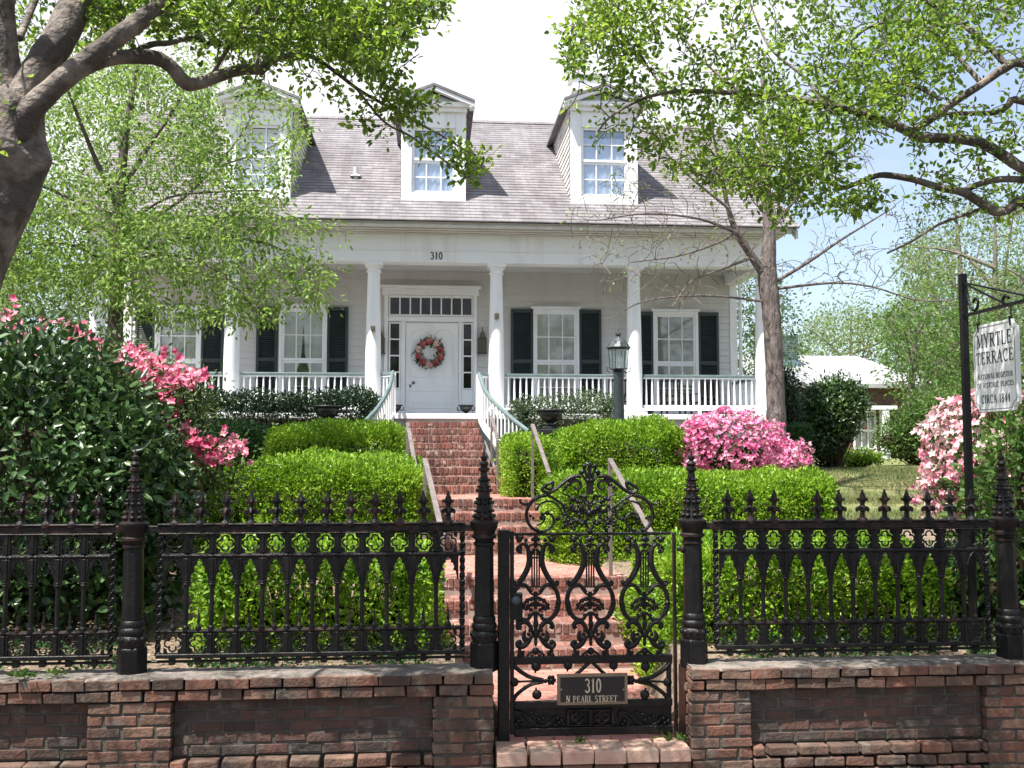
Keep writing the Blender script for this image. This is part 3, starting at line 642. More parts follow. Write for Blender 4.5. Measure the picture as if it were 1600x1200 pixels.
# columns
for i, x in enumerate(COLX):
    c = MB()
    H = ZB-ZFLOOR
    c.box(x-0.2, x+0.2, YC-0.2, YC+0.2, ZFLOOR, ZFLOOR+0.06)
    c.lathe([(0.19, 0.061), (0.195, 0.10), (0.158, 0.13), (0.148, 0.16), (0.148, H*0.3), (0.136, H*0.6), (0.114, H-0.22), (0.114, H-0.19), (0.14, H-0.185), (0.14, H-0.165), (0.122, H-0.16), (0.124, H-0.12), (0.16, H-0.065)], (x, YC, ZFLOOR), 28)
    c.box(x-0.17, x+0.17, YC-0.17, YC+0.17, ZB-0.064, ZB-0.001)
    hpart(c, 'column', 'white', smooth=True, origin=(x, YC, ZFLOOR))
sp_ = MB()
for px_, py_ in ((583, 514), (776, 494)):
    p = at(px_, py_, YC-0.15); sp_.box(p.x-.04, p.x+.04, YC-0.25, YC-0.135, p.z-.05, p.z+.05)
hpart(sp_, 'porch_spotlight', 'sconce', bevel=0.01)

# windows with shutters
def window(pxl, pxr, pyt, pyb, curtain):
    YW = globals()['YW']-0.025; x0, x1 = ax(pxl, YW, 540), ax(pxr, YW, 540); z1, z0 = az((pxl+pxr)/2, pyt, YW), ZFLOOR+0.12
    cx = (x0+x1)/2
    root = MB(); fw = 0.065; yf = YW-0.05
    root.box(x0-fw, x0, yf, YW+.04, z0, z1+fw); root.box(x1, x1+fw, yf, YW+.04, z0, z1+fw); root.box(x0+.001, x1-.001, yf, YW+.04, z1, z1+fw); root.box(x0-fw-.03, x1+fw+.03, yf-.05, YW+.04, z0-.07, z0-.001)
    root.box(x0-fw-.03, x1+fw+.03, yf-.03, YW+.04, z1+fw+.001, z1+fw+.05)
    f = hpart(root, 'window', 'white', origin=(cx, YW, z0), bevel=0.004)
    s = MB(); zm = z0+(z1-z0)*0.5
    for (a, b, yy) in ((z0, zm, YW-0.018), (zm+.001, z1, YW-0.035)):
        s.box(x0, x0+.045, yy, yy+.03, a, b); s.box(x1-.045, x1, yy, yy+.03, a, b)
        s.box(x0+.046, x1-.046, yy, yy+.03, a, a+.05); s.box(x0+.046, x1-.046, yy, yy+.03, b-.05, b)
        for k in (1, 2):
            xm = x0+(x1-x0)*k/3; s.box(xm-.011, xm+.011, yy+.004, yy+.026, a+.051, b-.051)
        zmid = (a+b)/2; s.box(x0+.046, x1-.046, yy+.006, yy+.024, zmid-.011, zmid+.011)
    s.build('sash', M['white'], f)
    g = MB(); g.box(x0+.03, x1-.03, YW-0.012, YW-0.008, z0+.03, z1-.03); g.build('pane', M['glass'], f)
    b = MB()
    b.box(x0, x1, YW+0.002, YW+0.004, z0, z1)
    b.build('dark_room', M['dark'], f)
    c = MB()
    if curtain == 'blind':
        c.box(x0+.03, x1-.03, YW-0.0068, YW-0.0056, z0+.05+(z1-z0)*.04, z1-.03); c.build('blind', M['blind'], f)
    else:
        for sgn in (-1, 1):
            n = 26; vs = []
            for k in range(n+1):
                for zz_, wdt in ((z1-.03, 0.48), (z0+(z1-z0)*.55, 0.42), (z0+(z1-z0)*.3, 0.26), (z0+.04, 0.34)):
                    xa = x0+.03 if sgn < 0 else x1-.03
                    vs.append((xa-sgn*(x1-x0)*wdt*k/n, YW-0.0065+0.0015*math.sin(k*1.3), zz_))
            c.add(vs, [(k*4+j, (k+1)*4+j, (k+1)*4+j+1, k*4+j+1) for k in range(n) for j in range(3)])
        c.build('curtain', M['curtain'], f)
    return z0, z1
def shutter(pxl, pxr, z0, z1):
    x0, x1 = ax(pxl, YW, 540), ax(pxr, YW, 540); y0, y1 = YW-0.075, YW-0.022; cx = (x0+x1)/2
    b = MB(); b.box(x0, x0+.055, y0, y1, z0, z1); b.box(x1-.055, x1, y0, y1, z0, z1)
    for za, zb_ in ((z0, z0+.11), (z0+(z1-z0)*.48, z0+(z1-z0)*.48+.08), (z1-.08, z1)): b.box(x0+.0555, x1-.0555, y0+.002, y1, za, zb_)
    f = hpart(b, 'shutter', 'shutter', origin=(cx, YW, z0), bevel=0.004)
    l = MB()
    for za, zb_ in ((z0+.12, z0+(z1-z0)*.48-.01), (z0+(z1-z0)*.48+.09, z1-.09)):
        n = int((zb_-za)/.042)
        for k in range(n):
            z = za+(k+.5)*(zb_-za)/n; l.obox((cx, (y0+y1)/2+.006, z), ((x1-x0)/2-.056, 0, 0), (0, .018, -.014), (0, .003, .0035))
    l.box(x0+.056, x1-.056, y1-.006, y1-.002, z0+.11, z1-.08)
    l.build('louvres', M['shutter'], f)
for (wl, wr, pt, cur, sh) in ((247, 310, 486, 'blind', ((212, 243), (315, 350))), (441, 507, 484, 'curtain', ((401, 434), (511, 544))),
                              (836, 900, 488, 'blind', ((798, 833), (904, 939))), (1024, 1086, 492, 'blind', ((988, 1020), (1090, 1122)))):
    z0, z1 = window(wl, wr, pt, 640, cur)
    for a, b in sh: shutter(a, b, z0-.02, z1+.06)
# front door with sidelights and transom
zt = lambda py: az(672, py, YW)
xx = lambda px: ax(px, YW, 560)
dr = MB(); y0 = YW-0.03
dr.box(xx(634), xx(716), y0, YW+.01, ZFLOOR+.01, zt(505))
def panel_ring(mb, xa, xb, za, zb_, y, t=0.03, top_arc=False):
    mb.box(xa, xa+t, y-.014, y+.005, za, zb_); mb.box(xb-t, xb, y-.014, y+.005, za, zb_); mb.box(xa+t+.0005, xb-t-.0005, y-.014, y+.005, za, za+t)
    if not top_arc: mb.box(xa+t+.0005, xb-t-.0005, y-.014, y+.005, zb_-t, zb_)
    else:
        c = (xa+xb)/2; r_ = (xb-xa)/2
        pts = [(c+(r_-t/2)*math.cos(R(a)), y-.004, zb_+(r_-t/2)*0.8*math.sin(R(a))) for a in range(0, 181, 15)]
        mb.tube(pts, t*.42, 6)
dw = xx(716)-xx(634)
for k in (0, 1):
    xa = xx(634)+dw*(0.08+0.44*k); panel_ring(dr, xa, xa+dw*.40, zt(590), zt(528), y0, 0.03, True)
panel_ring(dr, xx(634)+dw*.08, xx(716)-dw*.08, zt(630), zt(610), y0); panel_ring(dr, xx(634)+dw*.08, xx(716)-dw*.08, ZFLOOR+.06, zt(636), y0)
door = hpart(dr, 'front_door', 'white', origin=(xx(675), YW, ZFLOOR), bevel=0.004)
hb = MB(); p = at(646, 598, y0-.05); hb.ell(p, 0.032); hb.tube([(p.x, y0, p.z), (p.x, y0-.05, p.z)], 0.014, 8); p2 = at(641, 603, y0); hb.obox((p2.x, y0-.008, p2.z), (.018, 0, 0), (0, .008, 0), (0, 0, .03))
hb.build('door_knob', M['sconce'], door, smooth=True)
sr = MB()
for a, b in ((626.5, 633.5), (716.5, 721.5)): sr.box(xx(a), xx(b), YW-.06, YW+.01, ZFLOOR, zt(503))
for a, b in ((600, 606), (739, 745)): sr.box(xx(a), xx(b), YW-.07, YW+.01, ZFLOOR, zt(462))
sr.box(xx(606)+.002, xx(739)-.002, YW-.065, YW+.01, zt(503)+.001, zt(495)); sr.box(xx(597), xx(748), YW-.09, YW+.01, zt(462)+.001, zt(452)); sr.box(xx(594), xx(751), YW-.12, YW+.01, zt(452)+.001, zt(447)); 
for a in (606.5, 721.8): sr.box(xx(a), xx(a+20 if a < 650 else a+17), YW-.05, YW+.01, ZFLOOR, zt(609))
hpart(sr, 'door_surround', 'white', bevel=0.006)
for a, b in ((607.5, 626), (722, 738.5)):
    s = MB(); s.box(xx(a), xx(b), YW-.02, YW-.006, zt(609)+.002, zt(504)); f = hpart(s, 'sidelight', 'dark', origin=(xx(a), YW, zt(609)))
    fr = MB(); fr.box(xx(a), xx(a)+.03, YW-.05, YW-.021, zt(609)+.002, zt(504)); fr.box(xx(b)-.03, xx(b), YW-.05, YW-.021, zt(609)+.002, zt(504))
    for k in range(5): z = zt(609)+.02+(zt(504)-zt(609)-.04)*k/4; fr.box(xx(a)+.0305, xx(b)-.0305, YW-.048, YW-.021, z-.014, z+.014)
    fr.build('glazing_bars', M['white'], f); g = MB(); g.box(xx(a)+.02, xx(b)-.02, YW-.032, YW-.029, zt(608), zt(506)); g.build('pane', M['darkglass'], f)
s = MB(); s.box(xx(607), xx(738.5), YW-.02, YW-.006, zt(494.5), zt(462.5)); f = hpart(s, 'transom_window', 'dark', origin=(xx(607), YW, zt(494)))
fr = MB(); xa, xb = xx(607), xx(738.5)
fr.box(xa, xb, YW-.05, YW-.021, zt(494.5), zt(492)); fr.box(xa, xb, YW-.05, YW-.021, zt(466), zt(462.5))
for k in range(9): x = xa+.015+(xb-xa-.03)*k/8; fr.box(x-.014, x+.014, YW-.048, YW-.0215, zt(491.8), zt(466.2))
fr.build('glazing_bars', M['white'], f); g = MB(); g.box(xa+.02, xb-.02, YW-.032, YW-.029, zt(493), zt(464)); g.build('pane', M['darkglass'], f)
for px_ in (594.5, 754):
    p = at(px_, 535, YW-.12); s = MB()
    s.prism([(-.085, -.22), (.085, -.22), (.085, .08), (.06, .12), (.03, .2), (0, .27), (-.03, .2), (-.06, .12), (-.085, .08)], (p.x, YW-.16, p.z), (1, 0, 0), (0, 0, 1), (0, 1, 0), .12)
    s.box(p.x-.1, p.x+.1, YW-.175, YW-.03, p.z-.24, p.z-.221); s.box(p.x-.095, p.x+.095, YW-.17, YW-.03, p.z+.065, p.z+.085)
    s.tube([(p.x, YW-.1, p.z+.26), (p.x, YW-.1, p.z+.32)], .014, 6); s.box(p.x-.03, p.x+.03, YW-.04, YW-.016, p.z-.1, p.z+.1)
    hpart(s, 'wall_lantern', 'sconce', origin=p, bevel=0.006)
# balustrades
def railing(xa, xb, ya=YC, yb=None, n=None):
    yb = ya if yb is None else yb
    A, B = Vector((xa, ya, 0)), Vector((xb, yb, 0)); zr0, zr1 = ZFLOOR+0.12, az(900, 587, YC)
    t = MB(); t.bar(A+Vector((0, 0, zr1)), B+Vector((0, 0, zr1)), 0.075, 0.055)
    root = t.build('railing', M['rail'], house, origin=((xa+xb)/2, (ya+yb)/2, zr0), bevel=0.012, seg=2)
    b = MB(); b.bar(A+Vector((0, 0, zr0+.02)), B+Vector((0, 0, zr0+.02)), 0.06, 0.10); b.bar(A+Vector((0, 0, zr1-.04)), B+Vector((0, 0, zr1-.04)), 0.05, 0.025)
    b.bar((A+B)/2+Vector((0, 0, ZFLOOR)), (A+B)/2+Vector((0, 0, zr0-.03)), .06, .06)
    b.build('bottom_rail', M['white'], root)
    n = n or max(2, int((B-A).length/0.113)); h = zr1-zr0-.052-.07
    bm_ = MB(); bm_.lathe([(.020, 0), (.022, h*.25), (.014, h*.9), (.014, h)], (0, 0, 0), 8)
    first = bm_.build('baluster', M['white'], root, smooth=True, rel=False); pw = wloc(root)
    for k in range(n):
        q = A+(B-A)*((k+.5)/n); loc = Vector((q.x, q.y, zr0+.07))-pw
        if k == 0: first.location = loc
        else: dup(first, root, loc)
railing(COLX[0]+.17, COLX[1]-.17); railing(COLX[1]+.17, COLX[2]-.17); railing(COLX[3]+.17, COLX[4]-.17); railing(COLX[4]+.17, COLX[5]-.17)
railing(COLX[2]+.17, ax(613, 18.4, 590), YC, 18.45, 3); railing(ax(748, 18.4, 590), COLX[3]-.17, 18.45, YC, 3)
railing(COLX[5], COLX[5]-.001, YC+.17, YW-.1)
# flared stair railings at the top of the steps
def flare(pts, label):
    P = [(at(px_, b, y), at(px_, t, y)) for px_, t, b, y in pts]
    root = empty('stair_railing', P[0][0], label, 'railing')
    def interp(t):
        t = t*(len(P)-1); i = min(int(t), len(P)-2); f_ = t-i
        return P[i][0].lerp(P[i+1][0], f_), P[i][1].lerp(P[i+1][1], f_)
    ts = [i/24 for i in range(25)]
    r_ = MB(); r_.tube([interp(t)[1] for t in ts], .036, 8); r_.build('handrail', M['rail'], root, smooth=True)
    s_ = MB()
    for i in range(24):
        a, b = interp(ts[i])[0], interp(ts[i+1])[0]; s_.bar(a+Vector((0, 0, .02)), b+Vector((0, 0, .02)), .045, .14)
    s_.build('stringer', M['white'], root)
    for i in range(15):
        a, b = interp((i+.4)/15); q = MB(); q.lathe([(.017, 0), (.017, (b-a).z)], a, 8); q.build('baluster', M['white'], root, smooth=True, origin=a)
    n_ = MB(); a, b = P[0]; n_.box(a.x-.05, a.x+.05, a.y-.05, a.y+.05, ZFLOOR-.1, b.z-.02); n_.build('newel_post', M['white'], root, bevel=0.006)
flare([(748, 584, 652, 18.30), (756, 607, 668, 17.9), (770, 627, 686, 17.45), (787, 643, 704, 17.0), (805, 658, 722, 16.6), (826, 674, 745, 16.2)], 'curved white stair railing with teal handrail right of the top steps')
flare([(614, 581, 652, 18.30), (609, 604, 664, 17.9), (599, 624, 682, 17.45), (588, 640, 700, 17.0), (574, 655, 718, 16.6), (556, 672, 742, 16.2)], 'curved white stair railing with teal handrail left of the top steps')

# dormers
def dormer(pl, pr, pb, pe, pk):
    """front left/right pixel, foot, eave and peak rows"""
    pm = (pl+pr)/2
    # plane where the foot meets the roof
    yd = 19.0
    for _ in range(30):
        z = az(pm, pb, yd); yd = YE+(z-ZE0)/mR
    x0, x1 = ax(pl, yd, 250), ax(pr, yd, 250); z0 = az(pm, pb, yd); zev = az(pm, pe, yd); zpk = az(pm, pk, yd-.28)-.06; cx = (x0+x1)/2
    yback = lambda z: YE+(z-ZE0)/mR
    b = MB()
    fwl = 0.20
    b.box(x0, x0+fwl, yd-.03, yd+.1, z0-.05, zev); b.box(x1-fwl, x1, yd-.03, yd+.1, z0-.05, zev); b.box(x0+fwl+.001, x1-fwl-.001, yd-.028, yd+.1, z0-.05, z0+.14); 
    ztop_w = az(pm, pe+40, yd)
    b.box(x0+fwl+.001, x1-fwl-.001, yd-.026, yd+.1, ztop_w, zev)
    root = hpart(b, 'dormer', 'white', origin=(cx, yd, z0), bevel=0.005)
    # cheeks with clapboards
    sd_ = MB()
    for xs_, sg in ((x0+.004, -1), (x1-.004, 1)):
        z = z0-.05
        while z < zev-.01:
            zz_ = min(z+.13, zev); ya = yd+.105
            sd_.add([(xs_+sg*.022, ya, z), (xs_+sg*.022, yback(z)+.05, z), (xs_, yback(zz_)+.05, zz_), (xs_, ya, zz_), (xs_-sg*.006, ya, z), (xs_-sg*.006, yback(z)+.05, z)], [(0, 1, 2, 3), (0, 1, 5, 4)]); z = zz_
    sd_.build('cheek', M['grime'], root)
    # gable roof with overhang
    ov = .16; r_ = MB(); fy = yd-.28
    for sg in (-1, 1):
        xe = cx+sg*((x1-x0)/2+ov)
        def pt(x, y, z): return (x, y, z)
        ze_ = zev-.02
        yr_b, ye_b = yback(zpk)+.2, yback(ze_)+.2
        vs = [pt(cx, fy, zpk), pt(xe, fy, ze_), pt(xe, ye_b, ze_), pt(cx, yr_b, zpk)]
        lo = [(a, b_, c-.05) for a, b_, c in vs]
        r_.add(vs+lo, [(0, 1, 2, 3), (7, 6, 5, 4), (0, 4, 5, 1), (1, 5, 6, 2), (2, 6, 7, 3), (3, 7, 4, 0)])
    r_.build('dormer_roof', M['shingle'], root)
    # pediment: raking boards, horizontal cornice, tympanum
    t = MB(); hw = (x1-x0)/2+ov
    for sg in (-1, 1):
        a, b_ = Vector((cx+sg*.005, fy+.02, zpk-.13)), Vector((cx+sg*hw, fy+.02, zev-.15)); d = b_-a
        t.prism([(0, 0), (0, .075), (d.x, d.z+.075+.0), (d.x, d.z)], a, (1, 0, 0), (0, 0, 1), (0, 1, 0), .12)
        t.box(cx+sg*hw-(.10 if sg > 0 else 0), cx+sg*hw+(.10 if sg < 0 else 0), fy+.03, yd-.03, zev-.16, zev-.09)
    t.box(cx-hw+.1, cx+hw-.1, fy+.1, yd-.032, zev-.12, zev-.04)
    t.box(x0-.02, x1+.02, yd-.10, yd-.033, zev-.2, zev-.121)
    t.prism([(-(x1-x0)/2, zev-.04), ((x1-x0)/2, zev-.04), (0, zpk-.12)], (cx, yd-.02, 0), (1, 0, 0), (0, 0, 1), (0, 1, 0), .08)
    t.build('pediment', M['white'], root, bevel=0.004)
    # sash window
    wx0, wx1, wz0, wz1 = x0+fwl, x1-fwl, z0+.14, ztop_w; zm = (wz0+wz1)/2
    s = MB()
    for a, b_, yy in ((wz0, zm, yd+.03), (zm+.001, wz1, yd+.012)):
        s.box(wx0+.002, wx0+.05, yy, yy+.03, a, b_); s.box(wx1-.05, wx1-.002, yy, yy+.03, a, b_); s.box(wx0+.051, wx1-.051, yy, yy+.03, a+.001, a+.05); s.box(wx0+.051, wx1-.051, yy, yy+.03, b_-.05, b_-.001)
        for k in (1, 2): xm = wx0+(wx1-wx0)*k/3; s.box(xm-.012, xm+.012, yy+.004, yy+.026, a+.051, b_-.051)
        s.box(wx0+.051, wx1-.051, yy+.006, yy+.024, (a+b_)/2-.012, (a+b_)/2+.012)
    s.build('sash', M['white'], root)
    g = MB(); g.box(wx0+.03, wx1-.03, yd+.05, yd+.054, wz0+.02, wz1-.02); g.build('pane', M['skyglass'], root)
    c = MB(); n = 40; vs = []
    for k in range(n+1):
        x = wx0+.02+(wx1-wx0-.04)*k/n; yy = yd+.075+.008*math.sin(k*1.1); vs += [(x, yy, wz0+.01), (x, yy, wz0+(wz1-wz0)*.86)]
    c.add(vs, [(k*2, k*2+2, k*2+3, k*2+1) for k in range(n)]); c.build('curtain', M['curtain'], root)
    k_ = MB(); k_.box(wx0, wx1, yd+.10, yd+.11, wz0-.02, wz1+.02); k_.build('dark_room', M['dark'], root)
dormer(627, 728, 313, 160, 124)
dormer(892, 996, 318, 160, 124)
dormer(352, 455, 309, 155, 119)

# ------------------------------------------------------------------ things on the porch and along the steps
wr = empty('door_wreath', at(671, 552, YW-.10), 'round wreath of red and pink flowers hanging on the white front door', 'wreath')
mb = MB(); c0 = at(671, 552, YW-.10)
for k in range(620):
    a = rnd.uniform(0, 2*math.pi); rr = .245+rnd.gauss(0, .042); p = c0+Vector((rr*math.cos(a), rnd.uniform(-.05, .03), rr*math.sin(a))); u = Vector((rnd.gauss(0, 1), rnd.gauss(0, .6)-.5, rnd.gauss(0, 1))).normalized(); v_ = u.orthogonal().normalized()
    mb.add([p-u*.035, p+v_*.017, p+u*.05, p-v_*.017], [(0, 1, 2, 3)])
mb.build('leaves', M['boxdark'], wr)
for nm, mt, ks in (('red_flower', 'wreathred', (0, 2, 3, 5, 6, 8, 9)), ('cream_flower', 'wreathcream', (1, 4, 7))):
    for k in ks:
        a = 2*math.pi*k/10+.3; q = c0+Vector((.24*math.cos(a), -.045, .24*math.sin(a))); mb = MB()
        for j in range(14):
            b_ = rnd.uniform(0, 6.28); d = Vector((math.cos(b_), -rnd.uniform(.2, .8), math.sin(b_))).normalized(); s_ = d.cross(Vector((0, 1, 0))).normalized()
            mb.add([q, q+d*.05+s_*.034, q+d*.088, q+d*.05-s_*.034], [(0, 1, 2, 3)])
        mb.build(nm, M[mt], wr, origin=q)
def urn(loc, s, label, cat='urn', prof=None, group=None):
    root = empty('urn', loc, label, cat, group)
    b = MB(); b.lathe([(r_*s, z*s) for r_, z in [(.62, 0), (.62, .12), (.5, .2), (.22, .3), (.2, .42), (.36, .5)]], loc, 20); b.build('foot', M['urn'], root, smooth=True)
    c = MB(); c.lathe([(r_*s, z*s) for r_, z in [(.36, .505), (.66, .7), (.78, .98), (.76, 1.12), (.98, 1.2), (1.04, 1.28), (.98, 1.34), (.85, 1.34), (.8, 1.22)]], loc, 24); c.build('bowl', M['urn'], root, smooth=True)
    return root
for px_, yy, lab in ((617, 19.3, 'small black urn left of the front door'), (728, 19.3, 'small black urn right of the front door')):
    p = at(px_, 640, yy); r_ = urn((p.x, yy, ZFLOOR+.001), .155, lab, 'urn')
    h = MB()
    for sg in (-1, 1): h.tube([(p.x+sg*.11, yy, ZFLOOR+.10), (p.x+sg*.17, yy, ZFLOOR+.12), (p.x+sg*.165, yy, ZFLOOR+.17)], .012, 6)
    h.build('handle', M['urn'], r_, smooth=True)
for px_, pt, yy, lab in ((512, 634, 17.0, 'large black garden urn in front of the dark shrubs left of the steps'), (861, 640, 16.75, 'large black garden urn in front of the grey green shrub')):
    p = at(px_, pt, yy); gz = tz(p.x, yy)-.03; s = .25
    pd = MB(); pd.box(p.x-.2, p.x+.2, yy-.2, yy+.2, gz, p.z-1.34*s); 
    r_ = urn((p.x, yy, p.z-1.34*s+.001), s, lab, 'urn')
    pd.box(p.x-.24, p.x+.24, yy-.24, yy+.24, p.z-1.34*s-.08, p.z-1.34*s); pd.build('pedestal', M['urn'], r_, bevel=0.012)
# lamp post
lp0 = at(967, 640, 16.4); lx, ly = lp0.x, 16.4; zz_ = lambda py: az(967, py, 16.4)
lamp = empty('garden_lamp', (lx, ly, tz(lx, ly)), 'blue grey lamp post with glass lantern beside the white column', 'lamp post')
b = MB(); b.lathe([(.095, tz(lx, ly)-.1), (.088, zz_(590)), (.095, zz_(588)), (.095, zz_(583)), (.06, zz_(580)), (.05, zz_(578))], (lx, ly, 0), 14); b.build('post', M['lampiron'], lamp, smooth=True)
b = MB(); zb_ = zz_(577); zt_ = zz_(546)
b.lathe([(.06, zb_-.03), (.15, zb_), (.15, zb_+.012)], (lx, ly, 0), 6)
for k in range(6):
    a = 2*math.pi*k/6; b.bar((lx+.145*math.cos(a), ly+.145*math.sin(a), zb_), (lx+.17*math.cos(a), ly+.17*math.sin(a), zt_), .012, .012)
b.lathe([(.165, zt_-.01), (.19, zt_), (.19, zt_+.012)], (lx, ly, 0), 6)
for k in (0, 3):
    a = 2*math.pi*k/6; sg = math.cos(a); b.tube([(lx+sg*.06, ly, zb_-.02), (lx+sg*.13, ly, zb_-.06), (lx+sg*.19, ly, zb_-.03), (lx+sg*.2, ly, zb_+.03), (lx+sg*.16, ly, zb_+.02)], .01, 6)
b.build('lantern_frame', M['lampiron'], lamp)
b = MB(); b.lathe([(.20, zt_+.013), (.21, zt_+.03), (.15, zz_(535)), (.09, zz_(529)), (.05, zz_(528)), (.03, zz_(525)), (.055, zz_(523)), (.05, zz_(520)), (.012, zz_(518)), (.01, zz_(515))], (lx, ly, 0), 12); b.build('lantern_roof', M['lampiron'], lamp)
g = MB()
for k in range(6):
    a, a2 = 2*math.pi*k/6, 2*math.pi*(k+1)/6
    g.add([(lx+.14*math.cos(a), ly+.14*math.sin(a), zb_+.013), (lx+.14*math.cos(a2), ly+.14*math.sin(a2), zb_+.013), (lx+.165*math.cos(a2), ly+.165*math.sin(a2), zt_-.011), (lx+.165*math.cos(a), ly+.165*math.sin(a), zt_-.011)], [(0, 1, 2, 3)])
g.build('lantern_glass', M['lampglass'], lamp)
for dx, dy in ((-.03, .02), (.04, -.01), (0, -.04)):
    c = MB(); c.lathe([(.012, zb_+.012), (.012, zb_+.12), (.022, zb_+.15), (.004, zb_+.23)], (lx+dx, ly+dy, 0), 8); c.build('candle_bulb', M['bulb'], lamp, smooth=True)
# porch chairs
def chair(px_, y, rz, label):
    x = ax(px_, y, 620); root = empty('porch_chair', (x, y, ZFLOOR+.001), label, 'chair', None, rz); root.scale = (.8, .8, .74)
    def P(mb, nm): mb.build(nm, M['chair'], root, rel=False, bevel=0.005)
    s = MB(); s.box(-.26, .26, -.25, .25, .40, .44); P(s, 'seat')
    s = MB(); s.box(-.26, -.22, .21, .25, .44, 1.05); s.box(.22, .26, .21, .25, .44, 1.05); s.box(-.219, .219, .215, .245, .96, 1.04); s.box(-.219, .219, .215, .245, .55, .60)
    for k in range(5): s.box(-.19+k*.087, -.16+k*.087, .22, .24, .601, .959)
    P(s, 'backrest')
    for sx in (-1, 1):
        for sy in (-1, 1):
            l = MB(); l.box(sx*.24-.022, sx*.24+.022, sy*.23-.022, sy*.23+.022, .0, .399); P(l, 'leg')
        a = MB(); a.box(sx*.27-.03, sx*.27+.03, -.26, .2, .64, .665); a.box(sx*.27-.018, sx*.27+.018, -.24, -.20, .441, .639); P(a, 'armrest')
chair(1052, 19.9, 2.6, 'dark wooden chair on the porch below the right end window'); chair(1100, 20.0, 3.4, 'dark wooden chair at the right end of the porch'); chair(963, 19.9, 3.2, 'dark wooden chair on the porch behind the lamp post')
# metal handrails beside the steps
def handrail(px_t, py_t, y_t, zt_g, px_b, y_b, zb_g, h, label):
    a = at(px_t, py_t, y_t); bx = ax(px_b, y_b, 800); b = Vector((bx, y_b, zb_g+h*(a.z-zt_g)/(a.z-zt_g)))
    b.z = zb_g+(a.z-zt_g)
    root = empty('step_handrail', (a.x, y_t, zt_g), label, 'handrail')
    r_ = MB(); r_.bar(a, b, .055, .022); r_.build('rail', M['handrail'], root, bevel=0.004)
    for q, zg in ((a, zt_g), (b, zb_g)):
        p = MB(); p.bar((q.x, q.y, zg-.05), (q.x, q.y, q.z-.012), .038, .038); p.build('post', M['handrail'], root, bevel=0.003)
handrail(953, 717, 10.42, .696, 1018, 9.28, 0.0, 1, 'metal handrail right of the lowest brick steps')
handrail(664, 717, 10.42, .696, 692, 9.28, 0.0, 1, 'metal handrail left of the lowest brick steps')
handrail(832, 663, 13.75, 1.344, 858, 12.68, .696, 1, 'metal handrail right of the middle brick steps')
handrail(637, 661, 13.75, 1.344, 650, 12.68, .696, 1, 'metal handrail left of the middle brick steps')
handrail(768, 650, 16.5, 1.74, 777, 15.35, 1.344, 1, 'short metal handrail at the right foot of the top steps')
